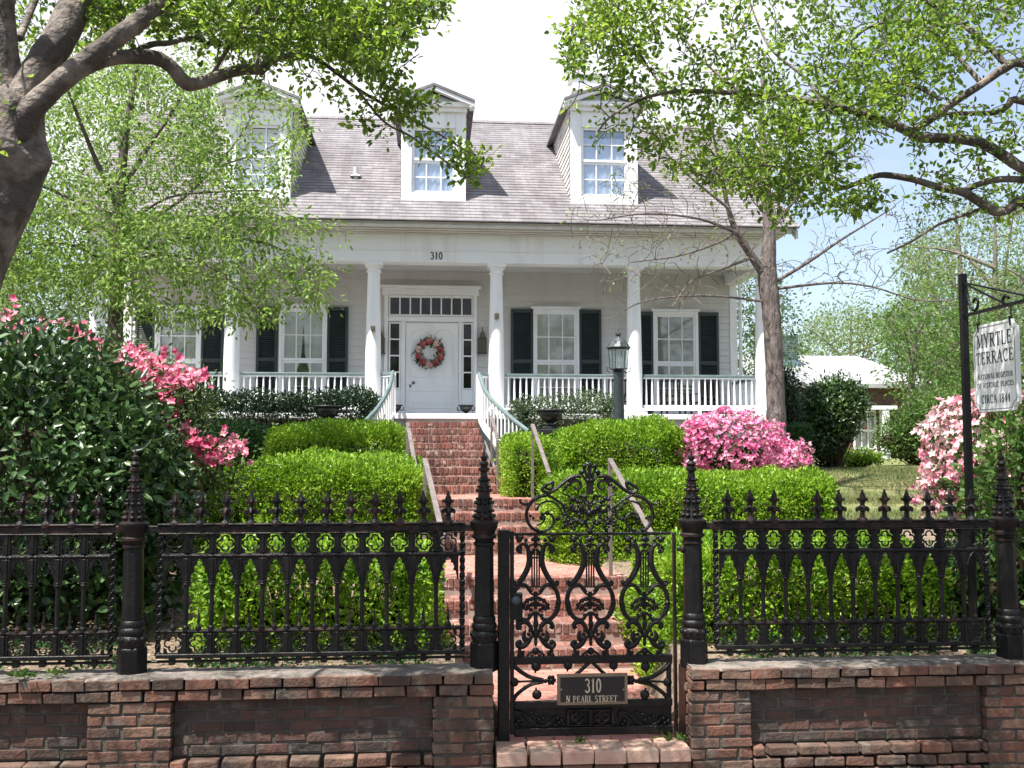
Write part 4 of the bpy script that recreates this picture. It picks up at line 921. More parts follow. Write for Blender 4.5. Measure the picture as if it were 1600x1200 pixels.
# ------------------------------------------------------------------ cast iron fence
KP = 7.0/F                                   # metres per photo pixel on the fence plane
zf = lambda py: az(560, py, YF)
ZT, ZM, ZL, ZBt = zf(825), zf(866), zf(982.5), zf(1020)
def q(mb, name, mat='iron', **kw): return mb.build(name, M[mat], None, rel=False, **kw)
def fence_panel(xl, xr, label, n=12, missing=(), group='cast iron fence panels on the brick walls', link=(0.11, 0.11)):
    root = empty('iron_fence', ((xl+xr)/2, YF, ZBt), label, 'fence', group); o0 = Vector(root.location)
    cw = (xr-xl)/n; xs = [xl+cw*(i+.5) for i in range(n)]
    def P(o, x, z): o.parent = root; o.location = Vector((x, YF, z))-o0; return o
    sx = cw/(38.3*KP)
    mb = MB()
    mb.box(xl-link[0], xr+link[1], -.02, .02, -.024, .024); mb.box(xl-.03, xr+.03, -.032, .032, .0241, .038); mb.box(xl-.02, xr+.02, -.027, .027, -.034, -.0241)
    P(q(mb, 'top_rail', 'rusty', bevel=.005), 0, ZT).location.x = -o0.x
    mb = MB(); mb.tube([(xl, 0, 0), (xr, 0, 0)], .017, 8); P(q(mb, 'middle_rail', 'iron', smooth=True), 0, ZM).location.x = -o0.x
    mb = MB(); mb.tube([(xl, 0, 0), (xr, 0, 0)], .015, 8); P(q(mb, 'lower_rail', 'rusty', smooth=True), 0, ZL).location.x = -o0.x
    mb = MB(); mb.box(xl-.02, xr+.02, -.028, .028, -.015, .015); mb.box(xl-link[0], xr+link[1], -.015, .015, -.045, -.03)
    for x in xs: mb.box(x-.02, x+.02, -.02, .02, -.06, -.0151)
    P(q(mb, 'bottom_rail', 'iron', bevel=.004), 0, ZBt).location.x = -o0.x
    # twisted end bars
    tb = MB(); h = ZT-ZBt; st = 46; vs = []
    for i in range(st+1):
        a = i*R(32); rr = .021
        for k in range(4): vs.append((rr*math.cos(a+k*math.pi/2), rr*math.sin(a+k*math.pi/2), h*i/st))
    tb.add(vs, [(i*4+k, i*4+(k+1) % 4, (i+1)*4+(k+1) % 4, (i+1)*4+k) for i in range(st) for k in range(4)])
    t = P(q(tb, 'twisted_bar', 'iron'), xl-.012, ZBt); dup(t, root, Vector((xr+.012, YF, ZBt))-o0)
    # bars between the cells
    u = KP
    b = MB()
    b.box(-5.5*u*sx, 5.5*u*sx, -.014, .014, ZM+.017-ZL, ZT-.034-ZL); b.box(-2*u, 2*u, -.02, .02, ZM+.017-ZL, ZT-.034-ZL)
    zc = zf(908)-ZL
    b.prism([(-4*u, zc+.01), (4*u, zc+.01), (7*u*sx, ZM-.017-ZL), (-7*u*sx, ZM-.017-ZL)], (0, -.012, 0), (1, 0, 0), (0, 0, 1), (0, 1, 0), .024); b.box(-2*u, 2*u, -.019, .019, zc+.02, ZM-.017-ZL)
    b.lathe([(.022, zc-.018), (.028, zc-.008), (.024, zc), (.03, zc+.012), (.018, zc+.014)], n=10)
    b.lathe([(.022, .0), (.022, .03), (.0155, .04), (.0155, zc-.018)], n=10)
    b.box(-6*u*sx, 6*u*sx, -.012, .012, ZBt+.015-ZL, -.015); b.box(-2*u, 2*u, -.02, .02, ZBt+.015-ZL, -.015)
    first = P(q(b, 'bar', 'iron', bevel=.002), xl+cw, ZL)
    for i in range(2, n): dup(first, root, Vector((xl+cw*i, YF, ZL))-o0)
    # cusped arches
    a = MB()
    half = [(16, 907), (13.2, 906), (13.4, 899), (11.4, 893), (7.2, 891.5), (9, 886.5), (7.2, 881), (3.4, 879.5), (4.3, 875.5), (2.2, 872), (0, 871.3), (0, 868), (16, 868)]
    for sg in (-1, 1): a.prism([(sg*p[0]*u*sx, zf(p[1])-ZM) for p in half], (0, -.006, 0), (1, 0, 0), (0, 0, 1), (0, 1, 0), .012)
    for sg in (-1, 1): a.tube([(sg*15*u*sx, -.008, zf(905)-ZM), (sg*12*u*sx, -.008, zf(890)-ZM), (sg*6*u*sx, -.008, zf(876)-ZM), (0, -.008, zf(869)-ZM)], .0055, 5)
    first = P(q(a, 'arch', 'iron'), xs[0], ZM)
    for x in xs[1:]: dup(first, root, Vector((x, YF, ZM))-o0)
    # quatrefoils in both bands
    a = MB()
    for k in range(4):
        an = k*90; ox, oz = 6.4*u*math.cos(R(an)), 6.4*u*math.sin(R(an))
        a.tube([(ox+5.4*u*math.cos(R(an+e)), 0, oz+5.4*u*math.sin(R(an+e))) for e in range(-120, 121, 24)], .0062, 5)
    for sx_ in (-1, 1):
        for sz_ in (-1, 1): a.prism([(sx_*13.5*u*sx, sz_*15.5*u), (sx_*7*u, sz_*15.5*u), (sx_*8.5*u, sz_*8.5*u), (sx_*13.5*u*sx, sz_*6*u)], (0, -.004, 0), (1, 0, 0), (0, 0, 1), (0, 1, 0), .008)
    zq = ((ZT-.034)+(ZM+.017))/2; first = P(q(a, 'quatrefoil', 'iron'), xs[0], zq)
    zq2 = ((ZL-.015)+(ZBt+.015))/2
    for x in xs[1:]: dup(first, root, Vector((x, YF, zq))-o0)
    for x in xs: dup(first, root, Vector((x, YF, zq2))-o0, scale=(1, 1, .98))
    # short spikes on the lower rail
    a = MB(); a.lathe([(.02, .012), (.02, .03), (.009, .05), (.011, .07), (.008, .09), (.003, .145)], n=8)
    first = P(q(a, 'spike', 'rusty'), xs[0], ZL)
    for x in xs[1:]: dup(first, root, Vector((x, YF, ZL))-o0)
    # fleur finials
    a = MB(); zt0 = zf(818)
    half = [(3, 812), (3, 803.5), (6, 801.5), (9, 804), (11.5, 801), (10.5, 796.5), (6, 794), (3.2, 795), (3.6, 790), (4.6, 786.5), (8, 785.5), (9.6, 781), (5.6, 781.5), (3.6, 776), (0, 766.5)]
    out = [(p[0], p[1]) for p in half] + [(-p[0], p[1]) for p in half[-2::-1]]
    a.prism([(p[0]*u, zf(p[1])-zt0) for p in out], (0, -.009, 0), (1, 0, 0), (0, 0, 1), (0, 1, 0), .018)
    a.prism([(p[0]*u*.8, zf(p[1])-zt0) for p in out], (-.009, 0, 0), (0, 1, 0), (0, 0, 1), (1, 0, 0), .018)
    a.lathe([(.036, -.02), (.04, .004), (.034, .018), (.02, .026), (.016, .05), (.021, .056), (.014, .062)], n=12)
    a.lathe([(.016, zf(798)-zt0), (.024, zf(795)-zt0), (.016, zf(792)-zt0)], n=10)
    first = None
    for i, x in enumerate(xs):
        if i in missing: continue
        if first is None: first = P(q(a, 'finial', 'rusty', bevel=.003), x, zt0)
        else: dup(first, root, Vector((x, YF, zt0))-o0, rot=(rnd.gauss(0, .02), rnd.gauss(0, .025), rnd.gauss(0, .12)))
    return root
fx = lambda px: ax(px, YF, 900)
PX = dict(a=fx(252), b=fx(719.5), c=fx(1121), d=fx(1539), e=fx(172))
LEN = PX['b']-PX['a']
fence_panel(PX['a'], PX['b'], 'iron fence panel left of the gate in front of the bright hedge', link=(.13, .1))
fence_panel(PX['c'], PX['d'], 'iron fence panel right of the gate with its fourth spearhead missing', missing=(3,), link=(.1, .1))
fence_panel(PX['e']-LEN, PX['e'], 'iron fence panel at the left edge in front of the glossy dark shrub', link=(.1, .1))
fence_panel(fx(1612), fx(1612)+(PX['d']-PX['c']), 'iron fence panel starting at the right edge of the photo', link=(.1, .1))

def fence_post(px, label, zbase, low=None):
    x = fx(px); root = empty('fence_post', (x, YF, zbase), label, 'fence post', 'cast iron fence posts with pinnacles'); root.rotation_euler = (rnd.gauss(0, .006), rnd.gauss(0, .006), rnd.uniform(-.15, .15))
    K_ = KP; z = lambda py: az(757, py, YF)-az(757, 1047, YF)
    def B(mb, nm, mat='iron', **kw): o = q(mb, nm, mat, **kw); o.parent = root; return o
    b = MB(); b.lathe([(22.5*K_, z(1047)), (22.5*K_, z(1004)), (20*K_, z(1001))], n=6, rot=R(0)); B(b, 'base', bevel=.004)
    if low is not None:
        b = MB(); b.box(-19*K_, 14*K_, -.06, .1, low-zbase, z(1047)-.001); B(b, 'pedestal', bevel=.004)
    b = MB()
    b.lathe([(19*K_, z(1001)), (20.5*K_, z(995)), (21*K_, z(990)), (19*K_, z(985)), (17.5*K_, z(984)), (19.5*K_, z(979)), (19*K_, z(974)), (17*K_, z(972)), (18*K_, z(968)), (17*K_, z(963)), (15.5*K_, z(961))], n=18)
    for k in range(12):
        a = k*R(30); b.ell((19*K_*math.cos(a), 19*K_*math.sin(a), z(990)), (.017, .017, .02))
    B(b, 'base_moulding', 'iron', smooth=True)
    b = MB(); b.lathe([(15.8*K_, z(961)), (15*K_, z(860)), (14.5*K_, z(852))], n=8, rot=R(22.5)); B(b, 'shaft', bevel=.004)
    b = MB(); b.lathe([(14*K_, z(853)), (16.5*K_, z(851)), (16.5*K_, z(847)), (14*K_, z(846)), (15*K_, z(842)), (19*K_, z(840)), (19*K_, z(836)), (16.5*K_, z(834)), (18*K_, z(828)), (21*K_, z(824)), (21.5*K_, z(819)), (22.5*K_, z(817)), (22*K_, z(814)), (15*K_, z(810))], n=20); B(b, 'capital', 'rusty', smooth=True)
    b = MB(); b.lathe([(15*K_, z(811)), (12.5*K_, z(800)), (9*K_, z(770)), (6*K_, z(745)), (5*K_, z(738)), (8.5*K_, z(735)), (8.5*K_, z(731)), (5*K_, z(729)), (7.5*K_, z(725)), (6.5*K_, z(722)), (3.5*K_, z(720)), (5.5*K_, z(716)), (5*K_, z(713)), (2*K_, z(711)), (1.5*K_, z(704)), (.3*K_, z(702))], n=12)
    for py, rr, s_ in ((806, 14.5, .020), (798, 13.5, .014), (785, 12, .018), (779, 11, .012), (766, 10, .016), (760, 9, .011), (750, 7.5, .013)):
        for k in range(8):
            a = k*R(45); b.ell((rr*K_*math.cos(a), rr*K_*math.sin(a), z(py)), (s_, s_, s_*.8))
    B(b, 'pinnacle', 'rusty', smooth=True)
    return root
ZPB = az(757, 1047, YF)
fence_post(209.5, 'black iron fence post in front of the glossy dark shrub', ZPB)
fence_post(757, 'black iron fence post left of the gate, where it latches', ZPB)
fence_post(1083, 'black iron fence post on which the gate hinges', ZPB, low=-.1)
fence_post(1575, 'black iron fence post beside the hanging sign', ZPB, low=None)

# ------------------------------------------------------------------ the gate
YG = 7.0
def G5(cx, cy, dy=0.0): p = at(780+cx/4.614, 700+cy/4.614, YG); return Vector((p.x, YG+dy, p.z))
def G6(cx, cy, dy=0.0): p = at(780+cx/5.0, 940+cy/5.0, YG); return Vector((p.x, YG+dy, p.z))
def GP(px, py, dy=0.0): p = at(px, py, YG); return Vector((p.x, YG+dy, p.z))
gate = empty('garden_gate', GP(925, 1148), 'ornate black cast iron garden gate with lyres and a scrolled crest', 'gate')
def smooth(pts, k=5):
    """Catmull-Rom through points"""
    P = [Vector(p) for p in pts]; P = [P[0]*2-P[1]]+P+[P[-1]*2-P[-2]]; o = []
    for i in range(1, len(P)-2):
        a, b, c, d = P[i-1:i+3]
        for j in range(k):
            t = j/k; o.append(.5*((2*b)+(c-a)*t+(2*a-5*b+4*c-d)*t*t+(3*b-a-3*c+d)*t**3))
    o.append(P[-2]); return o
def sc(mb, G, pts, r0, r1=None, mir=None, n=6, k=5, dy=0.0):
    """smooth iron bar through crop points; mirrored about mir when given"""
    for sg in ((1,) if mir is None else (1, -1)):
        pp = smooth([G(mir+sg*(p[0]-mir) if mir is not None else p[0], p[1], dy) for p in pts], k)
        m = len(pp); r1_ = r0 if r1 is None else r1
        r0_ = r0
        if hasattr(r0, '__len__'): rs = [r0[0]+(r0[1]-r0[0])*math.sin(math.pi*i/(m-1)) for i in range(m)]
        else: rs = [r0+(r1_-r0)*i/(m-1) for i in range(m)]
        mb.tube(pp, [a*1.16 for a in rs], n)
def blob(mb, G, x, y, r, mir=None, ry=None, dy=-.006, ang=0):
    for sg in ((1,) if mir is None else (1, -1)):
        c = G(mir+sg*(x-mir) if mir is not None else x, y, dy); mb.ell(c, (r*1.12, r*.9, (ry or r)*1.12), Matrix.Rotation(sg*ang, 3, 'Y'))
def spir(cx, cy, r0, r1, a0, a1, n=16): return [(cx+(r0+(r1-r0)*i/n)*math.cos(R(a0+(a1-a0)*i/n)), cy+(r0+(r1-r0)*i/n)*math.sin(R(a0+(a1-a0)*i/n))) for i in range(n+1)]
def fleur(mb, G, x, y, dx, dy_, s):
    """small three-lobed leaf pointing along (dx,dy)"""
    l = math.hypot(dx, dy_); dx, dy_ = dx/l, dy_/l
    blob(mb, G, x+dx*s*.9, y+dy_*s*.9, s*.0011, ry=s*.0011)
    for sg in (-1, 1):
        nx, ny = -dy_*sg, dx*sg
        sc(mb, G, [(x, y), (x+dx*s*.5+nx*s*.5, y+dy_*s*.5+ny*s*.5), (x+dx*s*.9+nx*s*.95, y+dy_*s*.9+ny*s*.95), (x+dx*s*.5+nx*s*1.15, y+dy_*s*.5+ny*s*1.15)], .007, .005, n=5, k=3)
    sc(mb, G, [(x-dx*s, y-dy_*s), (x+dx*s, y+dy_*s)], .006, .008, n=5, k=2)
u = KP
mb = MB()
def gbar(x0, y0, x1, y1, d=.02):
    a, b = GP(x0, y0), GP(x1, y1); mb.box(min(a.x, b.x), max(a.x, b.x), YG-d, YG+d, min(a.z, b.z), max(a.z, b.z))
gbar(797, 837, 1048, 831, .014)
gbar(1050.5, 832, 1058.5, 1147); gbar(797, 830, 803, 1147)
gbar(803.2, 1026, 1050.3, 1034, .016); gbar(803.2, 1096, 1050.3, 1102.5, .018); gbar(803.2, 1138, 1050.3, 1145, .018)
gbar(1041, 1035, 1049, 1095, .012); gbar(1038, 1145.2, 1043, 1158, .012)
mb.build('gate_frame', M['iron'], gate, bevel=.004)
# crest
mb = MB(); c = 652
sc(mb, G5, spir(350, 272, 10, 40, 200, -40, 10)[::1]+[(312, 290), (325, 315), (360, 322), (410, 295), (460, 252), (505, 218), (548, 202), (592, 205)], .007, .014, c)
sc(mb, G5, spir(558, 275, 12, 50, 540, 180, 18)+[(512, 235), (545, 208)], .006, .012, c)
sc(mb, G5, [(345, 338), (280, 355), (228, 395), (198, 460), (205, 530), (245, 583), (300, 604), (350, 590), (390, 545), (388, 498), (352, 472), (312, 480), (290, 512)], .013, .007, c)
sc(mb, G5, [(212, 400), (180, 406), (152, 390), (152, 368)], .010, .006, c)
sc(mb, G5, [(345, 335), (400, 368), (446, 400), (470, 450), (458, 500), (420, 518)], .011, .006, c)
sc(mb, G5, [(270, 445), (296, 405), (350, 383), (405, 398), (440, 440), (455, 480)], .007, .006, c)
sc(mb, G5, [(300, 470), (330, 500), (310, 540), (270, 560)], .007, .005, c)
sc(mb, G5, [(445, 400), (520, 450), (570, 468), (620, 470), (652, 500)], .009, .008, c)
sc(mb, G5, [(500, 535), (560, 520), (612, 538), (652, 592)], .008, .008, c)
sc(mb, G5, [(612, 350), (640, 385), (680, 400), (710, 360), (690, 335)], .008, .006, c)
sc(mb, G5, [(560, 400), (600, 385), (640, 420), (652, 470)], .008, .006, c)
sc(mb, G5, [(470, 450), (500, 500), (545, 515), (590, 500)], .007, .006, c)
sc(mb, G5, [(460, 330), (500, 345), (540, 372), (575, 370)], .007, .006, c)
for (x, y, r) in ((540, 365, .016), (560, 380, .014), (515, 370, .013), (590, 430, .020), (610, 445, .014), (575, 415, .014), (520, 540, .016), (500, 520, .013), (545, 560, .013), (600, 545, .016), (620, 520, .012), (470, 530, .013), (480, 555, .014), (460, 575, .011), (540, 585, .012), (345, 468, .016), (305, 505, .015), (420, 512, .014), (245, 505, .010), (225, 490, .010), (275, 590, .010), (480, 280, .013), (465, 300, .011), (500, 262, .012), (575, 480, .012), (635, 455, .014), (620, 350, .012), (585, 345, .012)): blob(mb, G5, x, y, r, c)
for i in range(26): blob(mb, G5, 652-rnd.uniform(5, 185), rnd.uniform(365, 580), rnd.uniform(.007, .012), c)
blob(mb, G5, 652, 470, .022); blob(mb, G5, 652, 600, .02)
# palmette
a, b = G5(628, 335), G5(676, 255); mb.box(a.x, b.x, YG-.02, YG+.012, a.z, b.z)
sc(mb, G5, [(652, 255), (652, 180), (652, 118)], .013, .010); blob(mb, G5, 652, 122, .013, ry=.024)
sc(mb, G5, [(640, 255), (628, 190), (612, 150), (608, 125)], .009, .008, c); blob(mb, G5, 615, 130, .016, c)
sc(mb, G5, [(634, 255), (606, 205), (588, 190), (583, 170), (600, 160)], .008, .007, c); blob(mb, G5, 598, 172, .016, c)
sc(mb, G5, [(640, 265), (632, 230), (640, 215)], .01, .01, c); blob(mb, G5, 640, 235, .014, c)
mb.build('crest', M['iron'], gate, smooth=True)
# three lyres with wreath and leaf scrolls below
for i, (c, c6) in enumerate(((262, 285), (655, 715), (1047, 1135))):
    mb = MB(); o = c
    mm = lambda pts: [(o+p[0], p[1]) for p in pts]
    sc(mb, G5, mm(spir(-112, 724, 6, 27, 400, 60, 12)), .008, .012, o)
    sc(mb, G5, mm([(-112, 700), (-80, 692), (-57, 722), (-46, 790), (-52, 850), (-78, 910), (-108, 955), (-138, 983), (-158, 974), (-150, 955)]), (.010, .019), None, o)
    sc(mb, G5, mm([(-52, 725), (-34, 700), (-10, 700), (0, 722)]), .008, .007, o)
    for x in (-26, -9): sc(mb, G5, mm([(x, 745), (x, 1002)]), .0055, None, o, n=5, k=2)
    a, b = G5(o-50, 797), G5(o+50, 785); mb.box(a.x, b.x, YG-.008, YG+.008, a.z, b.z)
    a, b = G5(o-62, 1006), G5(o+62, 996); mb.box(a.x, b.x, YG-.009, YG+.009, a.z, b.z)
    for x, y, r in ((-118, 660, .021), (-95, 645, .012), (-135, 645, .012), (-70, 664, .013), (-20, 660, .013), (-112, 735, .011), (-12, 735, .011), (-14, 760, .009), (-26, 748, .009)): blob(mb, G5, o+x, y, r, o)
    blob(mb, G5, o, 655, .02); blob(mb, G5, o, 690, .016)
    mb.build('lyre', M['iron'], gate, smooth=True)
    mb = MB()
    sc(mb, G5, mm([(-28, 1040), (-50, 1012), (-75, 990), (-115, 990), (-150, 1030), (-166, 1095), (-160, 1150), (-140, 1200)]), .012, .017, o)
    o6 = c6; m6 = lambda pts: [(o6+p[0], p[1]) for p in pts]
    sc(mb, G6, m6([(-178, 5), (-165, 70), (-125, 128), (-72, 142), (-45, 118), (-55, 96)]), .017, .009, o6)
    sc(mb, G6, m6([(-45, 118), (-20, 95), (0, 85)]), .009, .011, o6)
    sc(mb, G5, mm([(0, 1035), (0, 1160)]), .012); sc(mb, G5, mm([(0, 1075), (-35, 1085), (-70, 1110), (-85, 1150)]), .010, .007, o); sc(mb, G5, mm([(0, 1110), (-40, 1130), (-60, 1165)]), .009, .006, o)
    sc(mb, G5, mm([(-60, 1012), (-30, 1050), (0, 1060)]), .008, .008, o)
    for x, y, r in ((-30, 1090, .014), (-60, 1100, .015), (-88, 1130, .014), (-55, 1140, .015), (-25, 1130, .014), (-70, 1160, .013), (-35, 1165, .013), (-95, 1155, .010), (-165, 1115, .018), (-150, 1145, .012)): blob(mb, G5, o+x, y, r, o)
    mb.build('wreath_scroll', M['iron'], gate, smooth=True)
    mb = MB()
    sc(mb, G6, m6([(0, 85), (0, 250), (0, 340)]), .013, .009); blob(mb, G6, o6, 175, .017, ry=.03); blob(mb, G6, o6, 255, .017, ry=.034); blob(mb, G6, o6, 320, .012, ry=.022)
    sc(mb, G6, m6([(-108, 192), (-128, 205), (-130, 178), (-105, 158), (-72, 160), (-45, 190), (-24, 240), (-12, 262)]), (.007, .017), None, o6)
    sc(mb, G6, m6([(-14, 262), (-40, 285), (-62, 318), (-95, 345), (-128, 350), (-142, 330), (-125, 312), (-108, 322)]), (.008, .019), None, o6)
    sc(mb, G6, m6([(-60, 320), (-85, 300), (-92, 260), (-80, 225)]), (.004, .016), None, o6)
    sc(mb, G6, m6([(-120, 350), (-125, 385), (-110, 420), (-90, 428)]), .011, .012, o6); sc(mb, G6, m6([(-10, 380), (-45, 400), (-70, 425)]), .008, .008, o6)
    for x, y, r in ((-55, 255, .013), (-45, 225, .012), (-75, 290, .014), (-100, 395, .013), (-130, 415, .014), (-115, 345, .012), (-30, 420, .011)): blob(mb, G6, o6+x, y, r, o6)
    blob(mb, G6, o6, 385, .024)
    mb.build('leaf_scroll', M['iron'], gate, smooth=True)
# fans beside the plaque
for sg in (1, -1):
    mb = MB(); c = 715
    Gm = (lambda x, y, d=0: G6(x, y, d)) if sg > 0 else (lambda x, y, d=0: G6(2*c-x, y, d))
    sc(mb, Gm, [(92, 465), (125, 510), (180, 555), (250, 592), (345, 614)], .015, .013); sc(mb, Gm, [(104, 785), (130, 735), (180, 690), (255, 645), (345, 628)], .013, .011)
    sc(mb, Gm, [(560, 600), (640, 535), (715, 460)], .011, .013); sc(mb, Gm, [(345, 620), (250, 622), (150, 625)], .009, .006)
    fleur(mb, Gm, 285, 530, .15, -1, 28); fleur(mb, Gm, 290, 700, .15, 1, 28); fleur(mb, Gm, 140, 628, -1, 0, 26); fleur(mb, Gm, 535, 520, .1, -1, 26)
    for a in range(6): blob(mb, Gm, 405+24*math.cos(a*1.047), 612+26*math.sin(a*1.047), .013)
    blob(mb, Gm, 405, 612, .014, dy=-.02); blob(mb, Gm, 360, 620, .014)
    mb.build('fan_ornament', M['iron'], gate, smooth=True)
# lowest scrolled panel
mb = MB(); a, b = GP(803.5, 1138), GP(1050, 1102.8); mb.box(a.x, b.x, YG+.012, YG+.022, a.z, b.z); mb.build('dark_sheet', M['iron'], gate)  # thin dark sheet closing the panel behind the scrolls
for ox, fl in ((0, 1), (1430, 1)):
    mb = MB()
    d = 0 if ox == 0 else 830
    sc(mb, G6, [(d+112, 905), (d+108, 870), (d+140, 858), (d+190, 885), (d+235, 930), (d+290, 962), (d+350, 970), (d+405, 945), (d+435, 900)], .009, .012)
    sc(mb, G6, [(d+115, 880), (d+165, 868), (d+225, 905), (d+280, 945)], .006, .006, dy=-.008)
    for x, y, r in ((150, 930, .015), (130, 955, .013), (175, 960, .012), (345, 910, .013), (310, 925, .013), (375, 895, .011), (455, 910, .014), (465, 945, .015), (440, 965, .012), (490, 930, .013), (500, 955, .011), (250, 870, .011), (290, 880, .010)): blob(mb, G6, d+x, y, r)
    mb.build('scroll_panel', M['iron'], gate, smooth=True)
mb = MB()
for cx in (620, 800):
    for (x0, y0, x1, y1) in ((cx-90, 838, cx-78, 968), (cx+78, 838, cx+90, 968), (cx-77, 838, cx+77, 850), (cx-77, 958, cx+77, 968)):
        a, b = G6(x0, y1), G6(x1, y0); mb.box(a.x, b.x, YG-.022, YG+.005, a.z, b.z)
    for k in range(4): sc(mb, G6, [(cx+30*math.cos(R(90*k))+24*math.cos(R(90*k+e)), 904+26*math.sin(R(90*k))+24*math.sin(R(90*k+e))) for e in range(-130, 131, 26)], .007, n=5, k=1, dy=-.008)
a, b = G6(530, 990), G6(890, 969); mb.box(a.x, b.x, YG-.03, YG+.004, a.z, b.z)
mb.build('quatrefoil_block', M['rusty'], gate, bevel=.002)
# plaque
a, b = G6(449, 803), G6(996, 549); mb = MB(); mb.box(a.x, b.x, YG-.034, YG-.019, a.z, b.z)
pl = mb.build('plaque', M['bronze'], gate, bevel=.003)
mb = MB(); mb.box(a.x+.022, b.x-.022, YG-.036, YG-.0345, a.z+.022, b.z-.022); mb.build('plate', M['plaque'], pl)
mb = MB(); p = G6(727, 700); lettering(mb, '310', (p.x, YG-.0362, p.z), (1, 0, 0), (0, 0, 1), (0, -1, 0), 105*u/5, .62, .08, .005, .8)
p = G6(716, 775); lettering(mb, 'N PEARL STREET', (p.x, YG-.0362, p.z), (1, 0, 0), (0, 0, 1), (0, -1, 0), 50*u/5, .74, .06, .005, .95); mb.build('lettering', M['plaqueletter'], pl)
mb = MB()
for x in (480, 965): p = G6(x, 677); mb.ell((p.x, YG-.037, p.z), (.005, .003, .005))
mb.build('screws', M['plaqueletter'], pl)
# latch
mb = MB(); p = GP(805, 936); mb.ell((p.x, YG-.07, p.z), (.034, .03, .034)); mb.tube([(p.x, YG-.06, p.z), (p.x, YG, p.z)], .014, 10); mb.build('knob', M['lampiron'], gate, smooth=True)
mb = MB(); a, b = GP(797, 968), GP(816, 926); mb.box(a.x, b.x, YG-.028, YG+.025, a.z, b.z); a, b = GP(806, 984), GP(815, 968); mb.box(a.x, b.x, YG-.022, YG+.02, a.z, b.z); mb.build('lock_box', M['iron'], gate, bevel=.004)
mb = MB(); p = GP(1066, 858); mb.tube([(p.x-.04, YG-.01, p.z), (p.x+.05, YG-.01, p.z)], .014, 8); mb.ell((p.x-.0, YG-.01, p.z), (.02, .02, .028)); mb.build('hinge', M['rusty'], gate)
# slam post beside the latch
mb = MB(); a, b = GP(778, 1158), GP(796, 828); mb.box(a.x, b.x, YG-.03, YG+.05, a.z, b.z)
o = mb.build('gate_post', M['iron'], None, bevel=.004, origin=((a.x+b.x)/2, YG, a.z)); tag(o, 'tall square black bar the gate latches against', 'gate post')

# ------------------------------------------------------------------ hanging sign
ps0, ps1 = at(1507, 428, 7.75), at(1519, 1015, 7.75); sx_ = (ps0.x+ps1.x)/2+.0; YS = 7.75
spost = empty('sign_post', (sx_, YS, tz(sx_, YS)), 'tall square black sign post with a scrolled iron arm', 'sign post')
mb = MB(); mb.box(sx_-.026, sx_+.026, YS-.026, YS+.026, tz(sx_, YS)-.2, ps0.z); mb.build('post', M['iron'], spost, bevel=.003)
zarm = az(1513, 494, YS); mb = MB()
mb.box(sx_-.012, sx_+.012, YS-1.05, YS-.027, zarm-.012, zarm+.012)
mb.bar((sx_-.008, YS-.02, zarm+.27), (sx_-.008, YS-.60, zarm+.012), .014, .014); mb.bar((sx_+.012, YS-.02, zarm+.27), (sx_+.012, YS-.92, zarm+.012), .014, .014)
mb.tube(smooth([(sx_, YS-.05, zarm+.23), (sx_, YS-.07, zarm+.13), (sx_, YS-.12, zarm+.04), (sx_, YS-.19, zarm+.03), (sx_, YS-.22, zarm+.085), (sx_, YS-.18, zarm+.12), (sx_, YS-.145, zarm+.09)]), .011, 8)
for d in (.62, .95): mb.tube(smooth([(sx_, YS-d+.05, zarm+.015), (sx_, YS-d+.06, zarm+.05), (sx_, YS-d+.02, zarm+.075), (sx_, YS-d-.02, zarm+.05)]), .012, 8)
mb.build('arm', M['iron'], spost, smooth=True)
yb0, yb1 = YS-.15, YS-.74; zs1, zs0 = zarm-.11, az(1530, 645, YS-.2)
sign = empty('hanging_sign', (sx_, (yb0+yb1)/2, zs0), 'white hanging sign with dark lettering under the iron arm', 'sign')
ym, wd, ht = (yb0+yb1)/2, yb0-yb1, zs1-zs0; r_ = .06
poly = [(-wd/2, r_), (-wd/2+r_*.35, r_*.9), (-wd/2+r_*.9, r_*.35), (-wd/2+r_, 0), (wd/2-r_, 0), (wd/2-r_*.9, r_*.35), (wd/2-r_*.35, r_*.9), (wd/2, r_), (wd/2, ht-r_), (wd/2-r_*.35, ht-r_*.9), (wd/2-r_*.9, ht-r_*.35), (wd/2-r_, ht), (-wd/2+r_, ht), (-wd/2+r_*.9, ht-r_*.35), (-wd/2+r_*.35, ht-r_*.9), (-wd/2, ht-r_)]
mb = MB(); mb.prism(poly, (sx_-.015, ym, zs0), (0, -1, 0), (0, 0, 1), (1, 0, 0), .03); mb.build('board', M['signboard'], sign, bevel=.004)
mb = MB(); ti = .022
pin = [(a*(1-2*ti/wd), ti+b*(1-2*ti/ht)) for a, b in poly]
for i in range(len(pin)):
    a, b = pin[i], pin[(i+1) % len(pin)]
    mb.bar((sx_-.0155, ym-a[0], zs0+a[1]), (sx_-.0155, ym-b[0], zs0+b[1]), .004, .003)
mb.build('border_line', M['signink'], sign)
mb = MB(); un, vn, nn = (0, -1, 0), (0, 0, 1), (-1, 0, 0)
fr_ = lambda f_: (sx_-.0152, ym, zs0+ht*f_)
wfit = lambda s_, h, frac, tr=.1: max(.3, (frac*wd/h+tr-len(s_)*tr)/sum(GLY[c_][0] for c_ in s_))
for s_, f_, h_, fw in (('MYRTLE', .735, .155, .80), ('TERRACE', .545, .140, .86), ('NATIONAL REGISTER', .375, .058, .80), ('OF HISTORIC PLACES', .275, .058, .84), ('CIRCA 1844', .10, .095, .66)):
    h = h_*ht; lettering(mb, s_, fr_(f_), un, vn, nn, h, wfit(s_, h, fw), .1, .002, 1.0)
mb.build('lettering', M['signink'], sign)
